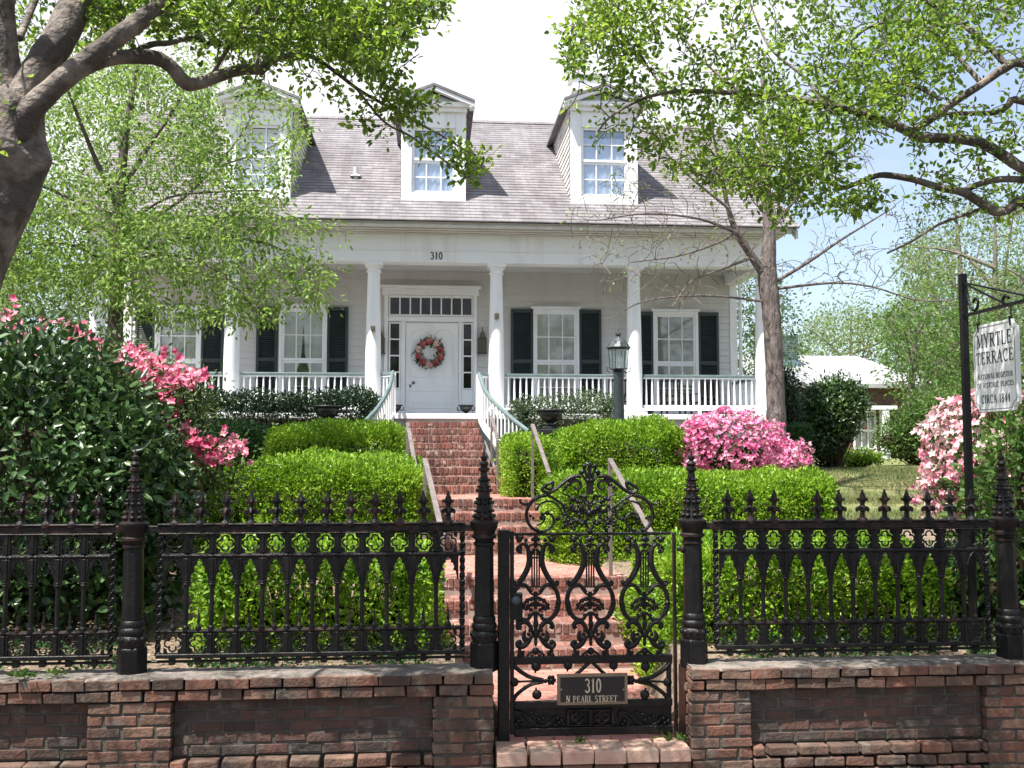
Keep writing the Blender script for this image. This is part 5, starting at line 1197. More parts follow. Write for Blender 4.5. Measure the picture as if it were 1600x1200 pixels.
for d in (.13, .87):
    mb = MB(); y = yb0-wd*d; mb.tube([(sx_, y, zs1-.02), (sx_, y+.004, zs1+.05), (sx_, y, zarm-.013)], .006, 6); mb.tube([(sx_-.017, y-.01, zs1-.05), (sx_-.017, y+.0, zs1+.02)], .008, 6); mb.build('hanger', M['rusty'], sign)

# ------------------------------------------------------------------ foliage tools
def unit(a): return a/np.maximum(np.linalg.norm(a, axis=1, keepdims=True), 1e-9)
def leaves(name, mat, parent, P, D, Nn, ln, wd, simple=False, kind=None, label=None, fold=.18):
    P, D, Nn = np.asarray(P, float), unit(np.asarray(D, float)), np.asarray(Nn, float); n = len(P)
    ln = np.broadcast_to(np.asarray(ln, float), (n,))[:, None]; wd = np.broadcast_to(np.asarray(wd, float), (n,))[:, None]
    S_ = unit(np.cross(D, Nn)+1e-6); U_ = unit(np.cross(S_, D))
    if simple:
        V = np.stack([P, P+D*ln*.5+S_*wd*.5+U_*wd*fold, P+D*ln, P+D*ln*.5-S_*wd*.5+U_*wd*fold], 1); k = 4; fc = np.array([[0, 1, 2, 3]])
    else:
        up = U_*wd*fold
        V = np.stack([P, P+D*ln*.3+S_*wd*.46+up, P+D*ln*.68+S_*wd*.40+up, P+D*ln-U_*ln*.06, P+D*ln*.68-S_*wd*.40+up, P+D*ln*.3-S_*wd*.46+up], 1); k = 6; fc = np.array([[0, 1, 2, 3], [0, 3, 4, 5]])
    pw = np.array(wloc(parent)) if parent is not None else np.zeros(3)
    V = (V-pw).reshape(-1, 3); fs = (np.arange(n)[:, None, None]*k+fc[None]).reshape(-1)
    me = bpy.data.meshes.new(name); nf = len(fs)//4
    me.vertices.add(len(V)); me.vertices.foreach_set('co', V.astype(np.float32).ravel())
    me.loops.add(len(fs)); me.loops.foreach_set('vertex_index', fs.astype(np.int32))
    me.polygons.add(nf); me.polygons.foreach_set('loop_start', (np.arange(nf)*4).astype(np.int32))
    try: me.polygons.foreach_set('loop_total', np.full(nf, 4, np.int32))
    except Exception: pass
    me.update(calc_edges=True); me.materials.append(mat if not isinstance(mat, str) else M[mat])
    o = bpy.data.objects.new(name, me); COL.objects.link(o); o.parent = parent
    if kind: o['kind'] = kind
    if label: o['label'] = label
    return o
_ph = npr.uniform(0, 6.28, (6, 3)); _fr = np.array([1.1, 1.7, 2.9, 4.3, 6.7, 9.5])
def lump(P, s=1.0):
    v = 0
    for i in range(6): v = v+np.sin(P[:, 0]*_fr[i]*s+_ph[i, 0]+1.3*np.sin(P[:, 1]*_fr[i]*s*.8+_ph[i, 1]))*np.sin(P[:, 2]*_fr[i]*s+_ph[i, 2]+P[:, 1]*_fr[i]*s*.6)/(1+.5*i)
    return v/2.2
def rn(n): return npr.normal(size=(n, 3))
def boxpoints(n, x0, x1, y0, y1, z0, z1, r):
    """points and normals on a rounded box without its bottom"""
    A = np.array([(x1-x0)*(y1-y0), (x1-x0)*(z1-z0), (x1-x0)*(z1-z0)*.35, (y1-y0)*(z1-z0), (y1-y0)*(z1-z0)]); f = npr.choice(5, n, p=A/A.sum())
    U = npr.uniform(size=(n, 3)); P = np.stack([x0+(x1-x0)*U[:, 0], y0+(y1-y0)*U[:, 1], z0+(z1-z0)*U[:, 2]], 1)
    P[f == 0, 2] = z1; P[f == 1, 1] = y0; P[f == 2, 1] = y1; P[f == 3, 0] = x0; P[f == 4, 0] = x1
    lo = np.array([x0+r, y0+r, z0-1]); hi = np.array([x1-r, y1-r, z1-r]); q_ = np.clip(P, lo, np.maximum(lo, hi)); nn = unit(P-q_); return q_+nn*r, nn
def hedge(label, x0, x1, y0, y1, z1, n, mat='box', r=.3, ln=.05, wd=.026, amp=.09, deep=.23, cat='hedge', z0=None, name='hedge', up=.35, slope=0.0, group=None, spread=.8):
    gz = min(tz(x, y) for x in np.linspace(x0, x1, 5) for y in (y0, (y0+y1)/2))-.03 if z0 is None else z0
    root = empty(name, ((x0+x1)/2, (y0+y1)/2, gz), label, cat, group)
    z1 = z1-amp*.85; P, nn = boxpoints(n, x0, x1, y0, y1, gz, z1, r)
    d = npr.uniform(-deep, .02, n)+np.where(npr.uniform(size=n) < .06, npr.uniform(0, .05, n), 0)
    P = P+nn*((lump(P, 1.0)*.9+lump(P+3.1, 2.6)*.75)*amp+d)[:, None]; P[:, 2] += slope*(P[:, 0]-(x0+x1)/2)*np.clip((P[:, 2]-gz)/(z1-gz), 0, 1)
    D = nn*.75+rn(n)*spread*.7+np.array([0, 0, up]); leaves('foliage', mat, root, P, D, rn(n)*.8+nn*.5, ln*npr.uniform(.65, 1.25, n), wd*npr.uniform(.7, 1.2, n))
    # woody stems, then a solid core coloured dark for the shade between leaves
    P2, n2 = boxpoints(900, x0+deep, x1-deep, y0+deep, y1-deep, gz, z1-deep, max(.05, r-deep)); m = MB()
    for i in range(0, 900, 2):
        a = Vector(P2[i]); c = Vector(((x0+x1)/2+(a.x-(x0+x1)/2)*.7, (y0+y1)/2, gz+.1)); a.z += slope*(a.x-(x0+x1)/2); mid = a.lerp(c, .5)+Vector((0, 0, -.05)); m.tube([c, mid, a], [.012, .008, .004], 3, caps=False)
    m.build('stems', M['twig'], root)
    kk = MB(); e = deep+.16
    nx_, ny_, nz_ = 14, 8, 8
    sl = slope
    kk.add([(x0+e, y0+e, gz), (x1-e, y0+e, gz), (x1-e, y1-e, gz), (x0+e, y1-e, gz), (x0+e+.06, y0+e+.06, z1-e-sl*(x1-x0)/2), (x1-e-.06, y0+e+.06, z1-e+sl*(x1-x0)/2), (x1-e-.06, y1-e-.06, z1-e+sl*(x1-x0)/2), (x0+e+.06, y1-e-.06, z1-e-sl*(x1-x0)/2)], [(4, 5, 6, 7), (0, 1, 5, 4), (1, 2, 6, 5), (2, 3, 7, 6), (3, 0, 4, 7)])
    kk.build('shaded_core', M['twig'], root, bevel=min(.2, r*.6), seg=3)
    return root
def bush(label, ells, n, mat, ln, wd, amp=.12, deep=.25, cat='shrub', name='shrub', up=.2, base=None, group=None, droop=0, spread=.9, ls=1.0, flowers=None, clumps=0):
    """union of ellipsoids [(centre, radii)], covered in leaves to some depth"""
    E = [(np.array(c, float), np.array(r_, float)) for c, r_ in ells]
    c0 = E[0][0]; gz = tz(c0[0], c0[1])-.03 if base is None else base
    root = empty(name, (c0[0], c0[1], gz), label, cat, group)
    def surf(n_):
        w_ = np.array([r_[0]*r_[2]+r_[1]*r_[2] for _, r_ in E]); idx = npr.choice(len(E), n_, p=w_/w_.sum()); v = unit(rn(n_))
        C = np.stack([E[i][0] for i in idx]); Rr = np.stack([E[i][1] for i in idx]); P = C+v*Rr; nn = unit(v/Rr)
        keep = P[:, 2] > gz+.02
        for j, (c, r_) in enumerate(E): keep &= ~((idx != j) & ((((P-c)/r_)**2).sum(1) < .72))
        return P[keep], nn[keep]
    P, nn = surf(n); m_ = len(P)
    d = npr.uniform(-1, .12, m_)*deep
    P = P+nn*(lump(P, ls)*amp+d)[:, None]
    if clumps:
        K_ = P[npr.choice(m_, clumps)]; j = npr.choice(clumps, m_); P = P*.55+(K_[j]+rn(m_)*.06)*.45
    D = nn*.7+rn(m_)*spread*.7+np.array([0, 0, up-droop])
    leaves('foliage', mat, root, P, D, rn(m_)*.7+nn*.6+np.array([0, 0, .4]), ln*npr.uniform(.65, 1.25, m_), wd*npr.uniform(.7, 1.2, m_))
    st = MB()
    P2, n2 = surf(260)
    for a, b in zip(P2, n2):
        a = Vector(a-b*deep*.4); c = Vector((c0[0]+rnd.gauss(0, .08), c0[1]+rnd.gauss(0, .08), gz)); mid = a.lerp(c, .5)+Vector((rnd.gauss(0, .06), rnd.gauss(0, .06), .08)); st.tube([c, mid, a], [.016, .010, .004], 4, caps=False)
    st.build('stems', M['twig'], root)
    kk = MB()
    for c, r_ in E: kk.ell(Vector(c), tuple(np.maximum(r_-deep*1.35-amp*.9, r_*.3)))
    kk.build('shaded_core', M['twig'], root)  # solid ellipsoids, coloured dark for the shade inside the bush
    if flowers:
        fm, nf, size, filt = flowers; Pf, nf_ = surf(nf*8); k = filt(Pf) if filt else np.ones(len(Pf), bool); Pf, nf_ = Pf[k][:nf], nf_[k][:nf]
        Pf = Pf+nf_*(lump(Pf, ls)*amp+npr.uniform(-.35, .18, len(Pf))*deep)[:, None]; blossoms(root, fm, Pf, nf_, size)
    return root
def blossoms(root, mat, P, nn, size, name='blossoms'):
    """five-petalled flowers"""
    m_ = len(P); nn = unit(nn+rn(m_)*.45); t = unit(np.cross(nn, rn(m_))); b = np.cross(nn, t); PP, DD, NN = [], [], []
    for k in range(5):
        a = k*2*math.pi/5; d = t*math.cos(a)+b*math.sin(a); PP.append(P); DD.append(d+nn*.55); NN.append(nn-d*.5)
    s_ = size*np.tile(npr.uniform(.7, 1.2, m_), 5)
    return leaves(name, mat, root, np.concatenate(PP), np.concatenate(DD), np.concatenate(NN), s_, s_*.62, fold=.1, kind='stuff')

# hedges, clipped box
X_ = lambda px, y: ax(px, y, 720)
hedge('bright green box hedge left of the steps, below the dark porch shrubs', X_(408, 15.2), X_(634, 15.2), 15.0, 16.7, az(520, 655, 15.3), 32000, r=.34, amp=.12)
hedge('largest bright green box hedge left of the steps, behind the spearheads', X_(284, 12.2), X_(664, 12.2), 11.7, 13.5, az(480, 708, 12.2), 56000, r=.34, amp=.14)
hedge('loose leafy green hedge right behind the fence panel left of the gate', X_(318, 8.5), X_(690, 8.5), 8.05, 9.3, az(500, 828, 8.6), 20000, r=.28, amp=.13, deep=.3, ln=.055, wd=.028, spread=1.2)
hedge('small dark green box hedge between the pink azalea and a brighter hedge', X_(335, 15.8), X_(412, 15.8), 15.3, 16.6, az(370, 655, 15.5), 7000, mat='boxdark', r=.22)
hedge('bright green box hedge right of the steps, below the lamp post', X_(866, 15.2), X_(1070, 15.2), 14.7, 16.3, az(960, 649, 15.2), 32000, r=.40, amp=.13)
hedge('small pale box hedge end beside the right handrail of the brick steps', X_(787, 14.6), X_(862, 14.6), 14.1, 15.9, az(820, 676, 14.6), 12000, r=.2, amp=.05)
hedge('long bright green box hedge right of the middle steps, in front of the pink azalea', X_(856, 12.0), X_(1290, 12.0), 11.4, 13.2, az(1000, 724, 12.1), 62000, r=.36, amp=.13, slope=-.02)
hedge('low box hedge right behind the fence panel right of the gate', X_(1010, 8.8), X_(1440, 8.8), 8.2, 9.9, az(1200, 826, 8.9), 52000, r=.28, amp=.13)
hedge('dark clipped hedge block beside the grey tree trunk', X_(1222, 20), X_(1270, 20), 19.8, 21.2, az(1245, 660, 20), 5000, mat='boxdark', r=.12, amp=.04, ln=.05, wd=.03)
# porch shrubs
hedge('dark green glossy shrub row along the porch left of the steps', X_(285, 17.6), X_(592, 17.6), 17.15, 18.15, az(450, 600, 17.4), 24000, mat='holly', r=.3, amp=.16, deep=.3, ln=.06, wd=.03, cat='shrub', name='shrub', spread=1.2)
hedge('loose grey green shrub along the porch right of the steps', X_(792, 17.6), X_(968, 17.6), 17.2, 18.1, az(880, 604, 17.4), 12000, mat='greyshrub', r=.3, amp=.18, deep=.34, ln=.06, wd=.024, cat='shrub', name='shrub', spread=1.3)
# left: glossy camellia and the azalea behind it
V3 = lambda px, py, y, dz=0: tuple(at(px, py, y)+Vector((0, 0, dz)))
bush('large glossy dark green camellia behind the left fence panel', [(V3(20, 790, 9.4), (1.55, 1.15, 1.62)), (V3(145, 800, 9.3), (.86, 1.0, 1.26)), (V3(188, 800, 9.1), (.40, .75, .85)), (V3(-180, 760, 9.8), (1.3, 1.2, 1.7)), (V3(195, 930, 9.0), (.38, .6, .6))], 36000, 'camellia', .108, .056, amp=.18, deep=.5, name='camellia', up=-.05, spread=1.0, ls=1.6)
az_l = bush('tall pink flowering azalea behind the glossy dark camellia', [(V3(150, 640, 11.2), (1.25, .9, .95)), (V3(20, 590, 11.4), (1.3, .9, 1.0)), (V3(262, 720, 11.2), (.52, .6, .55)), (V3(60, 760, 11.4), (1.6, .8, 1.2)), (V3(326, 748, 11.0), (.30, .4, .36))], 15000, 'azleaf', .075, .024, amp=.2, deep=.5, name='azalea', spread=1.2)
cl = [(10, 505, 5), (22, 488, 3), (62, 515, 3), (45, 530, 3), (100, 500, 2), (140, 540, 3), (180, 560, 5), (205, 575, 6), (222, 560, 7), (235, 578, 9), (250, 572, 8), (262, 598, 9), (245, 606, 8), (228, 592, 6), (252, 625, 8), (238, 640, 6), (262, 642, 6), (248, 660, 5), (280, 590, 9), (300, 588, 8), (268, 572, 7), (310, 592, 5), (302, 684, 5), (298, 690, 5), (330, 706, 5), (350, 692, 6), (372, 704, 5), (312, 712, 5), (340, 716, 5), (290, 770, 3), (365, 690, 3), (120, 520, 3), (210, 545, 4), (200, 600, 4)]
Pf = []; 
for x, y, k in cl:
    for _ in range(k*3): Pf.append(at(x+rnd.gauss(0, 11), y+rnd.gauss(0, 10), 10.35+rnd.gauss(0, .2)))
Pf = np.array([tuple(p) for p in Pf]); blossoms(az_l, 'coral', Pf, np.tile([0.1, -.8, .5], (len(Pf), 1)), .052)
tw = MB()
for p in Pf[::9]:
    b = Vector(p)+Vector((rnd.uniform(-.3, 0), .5, -.45)); tw.tube([b, Vector(p).lerp(b, .4)+Vector((0, 0, .06)), Vector(p)], [.008, .006, .003], 4, caps=False)
tw.build('flowering_twigs', M['twig'], az_l)
m_ = len(Pf); sel = Pf[npr.choice(len(Pf), m_*6)]+rn(m_*6)*np.array([.13, .12, .10])+np.stack([npr.uniform(-.12, .05, m_*6), npr.uniform(0, .35, m_*6), -npr.uniform(0, .42, m_*6)], 1); leaves('young_leaves', 'azleaf', az_l, sel, rn(m_*6)+np.array([0, -.2, .5]), rn(m_*6)+np.array([0, 0, .6]), .068, .026)
# right: bright pink azalea in front of the porch, pale azalea by the sign
bush('rounded bright pink azalea in full bloom below the porch railing', [(V3(1150, 705, 15.2), (.86, .75, .60)), (V3(1205, 722, 15.1), (.60, .6, .40)), (V3(1095, 700, 15.3), (.45, .6, .48))], 6500, 'azleaf', .055, .02, amp=.2, deep=.3, name='azalea', ls=2.2, flowers=('pink', 2900, .055, None))
bush('pale pink and white azalea behind the sign post', [(V3(1545, 720, 9.8), (.62, .7, .70)), (V3(1500, 760, 9.8), (.34, .5, .34)), (V3(1600, 700, 10), (.7, .7, .7))], 9000, 'azleaf', .06, .022, amp=.2, deep=.4, name='azalea', ls=2.0, flowers=('palepink', 1150, .06, lambda P: (P[:, 0] < ax(1560, 9.6)) | (P[:, 2] > az(1560, 660, 9.6))))
bush('broad leaved green camellia at the right edge beside the fence post', [(V3(1605, 850, 8.6), (.62, .6, 1.15)), (V3(1680, 760, 8.9), (.8, .8, 1.4)), (V3(1560, 930, 8.3), (.36, .4, .55))], 9000, 'shrub', .085, .045, amp=.12, deep=.35, name='camellia', spread=1.1)
bush('low dark shrub behind the right end of the iron fence panel', [(V3(1480, 925, 8.6), (.55, .45, .42)), (V3(1540, 900, 8.8), (.4, .4, .5))], 5000, 'boxdark', .05, .026, amp=.1, deep=.25)
# beyond the lawn
bush('dark red flecked camellia in front of the white roofed building', [(V3(1298, 645, 22), (.98, .9, .95)), (V3(1270, 690, 22), (.75, .8, .7)), (V3(1320, 620, 22), (.62, .7, .62))], 15000, 'camellia', .10, .055, amp=.2, deep=.4, name='camellia', flowers=('red', 6, .06, None), clumps=120)
bush('wide loose green shrub left of the sign post beyond the lawn', [(V3(1435, 670, 24), (1.1, .9, .95)), (V3(1390, 690, 24), (.7, .7, .62)), (V3(1490, 655, 24.5), (.9, .9, 1.2))], 16000, 'shrub', .10, .04, amp=.3, deep=.6, clumps=160)
bush('low bright green shrub in front of the far window', [(V3(1345, 718, 23), (.55, .5, .33)), (V3(1310, 726, 23), (.3, .4, .2))], 4000, 'box', .06, .03, amp=.1, deep=.2)
bush('dark green shrub behind the grey tree trunk', [(V3(1225, 640, 21), (.42, .6, .9))], 5000, 'holly', .07, .035, amp=.15, deep=.3)

# ------------------------------------------------------------------ trees
def inpoly(x, y, poly):
    c = False; j = len(poly)-1
    for i in range(len(poly)):
        xi, yi = poly[i]; xj, yj = poly[j]
        if (yi > y) != (yj > y) and x < (xj-xi)*(y-yi)/(yj-yi)+xi: c = not c
        j = i
    return c
def cloud(poly, n, Ya, Yb, holes=0, thr=-.22):
    """targets spread through the volume whose outline is poly, between two depths"""
    xs, ys = [p[0] for p in poly], [p[1] for p in poly]; o = []
    while len(o) < n:
        x, y = rnd.uniform(min(xs), max(xs)), rnd.uniform(min(ys), max(ys))
        if not inpoly(x, y, poly): continue
        yy = rnd.uniform(Ya, Yb); p = at(x, y, yy)
        if holes and lump(np.array([tuple(p)])*holes)[0] < thr: continue
        o.append(p)
    return o
class Tree:
    def __init__(s, name, base, label, cat, bark, group=None):
        s.root = empty(name, base, label, cat, group); s.trunk = MB(); s.twigs = MB(); s.nodes = []; s.rad = []; s.bark = bark
        s.LP, s.LD = [], []
    def limb(s, pts, Y, close=True, n=10, k=4, wob=.0):
        """pts = [(px, py, radius in px)], Y = depth or list of depths"""
        Ys = Y if hasattr(Y, '__len__') else [Y]*len(pts)
        if len(Ys) == 2 and len(pts) > 2: Ys = [Ys[0]+(Ys[1]-Ys[0])*i/(len(pts)-1) for i in range(len(pts))]
        P = [at(p[0], p[1], y) for p, y in zip(pts, Ys)]; rr = [p[2]*y/F for p, y in zip(pts, Ys)]
        s.path(P, rr, n, k, wob)
    def path(s, P, rr, n=10, k=4, wob=0.0):
        C = smooth(P, k); m = len(C); r_ = [np.interp(i/k, range(len(rr)), rr) for i in range(m)]
        r_ = [max(.003, a*(1+rnd.uniform(-wob, wob))) for a in r_]
        s.trunk.tube(C, r_, n)
        for p, a in zip(C, r_): s.nodes.append(tuple(p)); s.rad.append(a)
    def grow(s, targets, nleaf=10, spread=.12, rmax=.016, rmin=.0022, maxlen=1.6, up=.1, droop=0.0, seg=4, keep=None):
        """join every target to the nearest branch by a curved twig that carries leaves"""
        A = np.zeros((len(s.nodes)+len(targets)*3, 3)); A[:len(s.nodes)] = s.nodes; rad = list(s.rad); m = len(s.nodes)
        T = [Vector(t) for t in targets]; T0 = np.array([tuple(t) for t in T])
        d0 = np.array([((A[:m]-t)**2).sum(1).min() for t in T0]); order = np.argsort(d0)
        for i in order:
            t = T[i]; dd = ((A[:m]-T0[i])**2).sum(1); j = int(dd.argmin()); a = Vector(A[j]); l = (t-a).length
            if l < 1e-3: continue
            ra = min(rad[j]*.75, rmax*min(1.0, .35+l)); ra = max(ra, rmin*1.3)
            jit = Vector((rnd.gauss(0, .10), rnd.gauss(0, .10), rnd.gauss(0, .08)+up))*l
            m1, m2 = a.lerp(t, .35)+jit, a.lerp(t, .7)+jit*.8
            t2 = t-Vector((0, 0, droop*l)); rb = max(rmin, ra*.45)
            s.twigs.tube([a, m1, m2, t2], [ra, ra*.8, (ra+rb)/2, rb], seg, caps=False)
            for p_, r_ in ((m1, ra*.8), (m2, (ra+rb)/2), (t2, rb)): A[m] = p_; rad.append(r_); m += 1
            ax_ = (t2-m1).normalized(); L_ = min(l, maxlen)
            for _ in range(nleaf if isinstance(nleaf, int) else rnd.randint(*nleaf)):
                f_ = rnd.random()**.7; p_ = m1.lerp(m2, f_*2) if f_ < .5 else m2.lerp(t2, f_*2-1)
                o_ = Vector((rnd.gauss(0, 1), rnd.gauss(0, 1), rnd.gauss(0, 1)))*spread*.55; s.LP.append(tuple(p_+o_)); s.LD.append(tuple(ax_*.6+o_.normalized()*.9+Vector((0, 0, -droop*.8))))
        s.nodes = [tuple(x) for x in A[:m]]; s.rad = rad
    def done(s, mat, ln, wd, simple=False, flat=.7, crown='crown'):
        s.trunk.build('trunk', M[s.bark], s.root, smooth=True); s.twigs.build('branches', M[s.bark if s.bark != 'myrtle' else 'bark'], s.root)
        n = len(s.LP)
        if n:
            leaves(crown, mat, s.root, np.array(s.LP), np.array(s.LD), rn(n)*.75+np.array([0, 0, flat]), ln*npr.uniform(.5, 1.35, n), wd*npr.uniform(.6, 1.25, n), simple=simple)

# street tree on the left (crape myrtle)
b0 = at(-45, 1150, 5.3)
t = Tree('street_tree', (b0.x-.3, 5.3, -.16), 'gnarled street tree at the left edge with a twisting brown trunk', 'tree', 'myrtle')
def burl_trunk(mb, pts, rr, burls, n=36, k=14):
    """one continuous gnarled trunk: muscle-like flutes and burls swelling from the bark"""
    C = smooth(pts, k); m = len(C); R_ = [float(np.interp(i/k, range(len(rr)), rr)) for i in range(m)]; vs = []
    for i, p in enumerate(C):
        for a in range(n):
            an = 2*math.pi*a/n; d = Vector((math.cos(an), math.sin(an), 0)); z = p.z
            f_ = 1+.07*math.sin(3*an+z*2.2)+.05*math.sin(5*an-z*3.1+1)+.03*math.sin(9*an+z*7)
            q_ = p+d*R_[i]*f_
            for c, r_, h in burls:
                w_ = math.exp(-((q_-c).length/r_)**2); q_ = q_+d*h*w_
            vs.append(q_)
    mb.add(vs, [(i*n+a, i*n+(a+1) % n, (i+1)*n+(a+1) % n, (i+1)*n+a) for i in range(m-1) for a in range(n)]+[tuple((m-1)*n+a for a in range(n))])
tp_ = [Vector((b0.x-.34, 5.3, -.2)), Vector((b0.x-.32, 5.3, .5)), Vector((b0.x-.26, 5.3, 1.3)), at(-75, 560, 5.3), at(-48, 440, 5.3), at(-14, 360, 5.3), at(14, 300, 5.3), at(24, 250, 5.3), at(24, 205, 5.3), at(26, 165, 5.3), at(30, 140, 5.3)]
tr_ = [.24, .19, .155, .145, .14, .135, .14, .145, .135, .125, .09]
burl_trunk(t.trunk, tp_, tr_, [(at(70, 250, 5.25), .08, .05), (at(8, 232, 5.15), .075, .06), (at(52, 190, 5.2), .06, -.035), (at(30, 330, 5.18), .09, .03), (at(36, 180, 5.15), .07, .05), (at(15, 160, 5.15), .06, .03), (at(30, 395, 5.2), .08, .03), (at(45, 215, 5.15), .05, -.04), (at(8, 285, 5.16), .06, -.03), (at(28, 268, 5.15), .05, .03)])
for p, r_ in zip(smooth(tp_[3:], 4), [.13]*40): t.nodes.append(tuple(p)); t.rad.append(r_)
t.limb([(22, 185, 26), (20, 130, 17), (14, 80, 14), (10, 20, 13), (8, -60, 12), (-10, -180, 9)], [5.3, 5.3, 5.25, 5.2, 5.1, 4.9], wob=.04)
t.limb([(28, 185, 30), (60, 115, 26), (90, 65, 25), (112, 20, 24), (130, -40, 22), (170, -150, 17), (220, -260, 11)], [5.3, 5.3, 5.3, 5.4, 5.5, 5.7, 5.9], wob=.04)
t.limb([(30, 205, 28), (50, 170, 20), (75, 145, 17), (115, 110, 16), (160, 75, 15), (215, 35, 14), (265, -5, 12), (340, -70, 10), (430, -130, 7)], [5.25, 5.2, 5.2, 5.2, 5.25, 5.3, 5.4, 5.6, 5.9], wob=.04)
t.limb([(118, 112, 14), (150, 98, 12), (190, 89, 11.5), (240, 90, 11.5), (268, 105, 11), (290, 130, 11), (315, 129, 10), (360, 113, 9), (390, 108, 9), (412, 111, 7)], [5.22, 5.3, 5.4, 5.5, 5.55, 5.6, 5.65, 5.7, 5.75, 5.8], wob=.05)
t.limb([(408, 112, 6), (428, 95, 4.5), (460, 86, 4), (490, 90, 3.6), (525, 113, 3.2), (560, 140, 2.8), (600, 163, 2.4), (645, 188, 2), (690, 212, 1.7), (735, 240, 1.3)], [5.8, 6.2])
t.limb([(555, 136, 2.2), (600, 190, 1.8), (640, 212, 1.6), (690, 248, 1.4), (722, 272, 1.1)], [5.95, 6.2])
t.limb([(400, 110, 4), (408, 60, 3.4), (420, 30, 3), (455, 36, 3), (500, 62, 2.4), (550, 102, 1.8), (608, 106, 1.4)], [5.78, 6.3])
t.limb([(405, 108, 4), (430, 75, 3), (470, 42, 2.6), (530, 30, 2.2), (600, 38, 1.8), (680, 45, 1.2)], [5.78, 6.0])
t.limb([(200, 88, 5), (235, 70, 5), (265, 67, 4.5), (300, 60, 3.5), (350, 70, 2.5), (380, 30, 2)], [5.4, 6.1])
t.limb([(30, 60, 6), (55, 0, 5), (90, -80, 4), (150, -200, 3)], [5.6, 6.4])
t.limb([(330, 120, 3.5), (360, 70, 3), (400, 20, 2.5), (440, -60, 2)], [5.7, 5.3])
t.grow(cloud([(120, -60), (560, -60), (700, -20), (705, 20), (640, 60), (600, 110), (520, 95), (430, 85), (330, 70), (240, 60), (170, 60), (100, 20)], 980, 5.3, 6.9, 1.6, -.03), (8, 12), .055, .009, rmin=.003, up=.05)
t.grow(cloud([(560, 20), (690, 10), (716, 45), (712, 90), (690, 130), (700, 165), (660, 190), (600, 175), (560, 130), (530, 90)], 135, 5.8, 6.4, 2.2, -.02), (6, 10), .05, .007, rmin=.0028)
t.grow(cloud([(520, 120), (600, 170), (650, 140), (700, 180), (735, 235), (775, 240), (760, 262), (722, 285), (670, 240), (620, 225), (560, 205), (525, 165)], 80, 5.95, 6.25, 2.2, -.05), (6, 9), .05, .006, rmin=.0026)
t.grow(cloud([(310, 60), (420, 80), (480, 100), (520, 140), (440, 120), (380, 130)], 40, 5.6, 6.1), (6, 10), .1, .006)
t.grow(cloud([(-500, -700), (620, -560), (760, -40), (-400, -40)], 130, 4.4, 7.0, 1.5, .15), (10, 15), .11, .012)
t.grow(cloud([(-60, -40), (330, -40), (310, 50), (200, 60), (110, 100), (60, 130), (-60, 150)], 190, 5.7, 7.0, 1.5, -.1), (7, 11), .06, .008, rmin=.003)
t.grow([Vector((rnd.uniform(-6.5, 1.0), rnd.uniform(1.5, 4.7), rnd.uniform(5.6, 8.0))) for _ in range(330)], (12, 17), .24, .016)
t.grow(cloud([(-500, -40), (-20, -40), (-20, 300), (-250, 380), (-500, 300)], 120, 4.6, 6.6), (9, 14), .18, .010)
t.done('myrtleleaf', .042, .029)

# street tree on the right, its trunk outside the frame
t = Tree('street_tree', (at(1830, 1150, 5.9).x, 5.9, -.16), 'spreading street tree reaching in from the right edge with mottled limbs', 'tree', 'myrtle')
bx = at(1830, 1150, 5.9).x
t.path([Vector((bx, 5.9, -.2)), Vector((bx, 5.9, .8)), at(1800, 560, 5.9), at(1770, 380, 5.9), at(1760, 300, 5.9)], [.2, .16, .14, .14, .13], 14, 5, .05)
C8 = lambda pts: [(900+p[0]/2.286, p[1]/2.286, p[2]) for p in pts]
t.limb([(1765, 340, 18), (1690, 300, 13)]+C8([(1600, 602, 9.5), (1540, 565, 9), (1450, 512, 9), (1350, 495, 8.5), (1230, 490, 8.5), (1190, 470, 8), (1100, 430, 7.5), (1000, 400, 6.5), (880, 373, 5.5), (750, 350, 5), (600, 335, 4.2), (400, 325, 3.4), (280, 340, 2.8), (200, 370, 2.3), (120, 420, 1.9), (80, 468, 1.4)]), [5.9, 6.2], wob=.05)
t.limb([(1760, 310, 14), (1680, 130, 10)]+C8([(1600, 225, 8), (1530, 245, 7.5), (1450, 300, 6.5), (1380, 345, 6.5), (1320, 385, 7), (1260, 430, 7), (1195, 472, 6)]), [5.9, 6.0], wob=.05)
t.limb([(1765, 400, 16), (1680, 350, 11)]+C8([(1600, 722, 8.5), (1550, 745, 8), (1500, 757, 8), (1440, 722, 7), (1380, 686, 7), (1300, 670, 6), (1200, 640, 5.5), (1100, 625, 5), (1050, 636, 4.5), (990, 660, 4), (950, 670, 4), (880, 640, 3.6), (800, 610, 3), (670, 590, 2.4), (560, 600, 1.6)]), [5.9, 6.3], wob=.05)
t.limb([(1765, 330, 10), (1690, 290, 7)]+C8([(1600, 642, 6), (1480, 645, 5.5), (1380, 683, 5)]), [5.9, 6.05], wob=.05)
t.limb([(1760, 220, 8)]+C8([(1600, 363, 6), (1545, 375, 5.5), (1510, 400, 4.5), (1400, 405, 4), (1310, 406, 3)]), [5.9, 6.1])
t.limb(C8([(1545, 240, 5.5), (1470, 162, 5), (1400, 102, 4.5), (1330, 60, 4), (1250, 0, 3), (1180, -60, 2.4)]), [6.0, 6.4])
t.limb(C8([(1450, 300, 4.5), (1380, 220, 4), (1300, 140, 3.5), (1270, 82, 3), (1200, 75, 2.8), (1080, 85, 2.5), (1000, 130, 2.2), (940, 212, 1.8)]), [6.0, 6.6])
t.limb(C8([(1305, 355, 3.6), (1200, 305, 3), (1080, 290, 2.6), (950, 285, 2.2), (870, 310, 1.6)]), [6.0, 6.5])
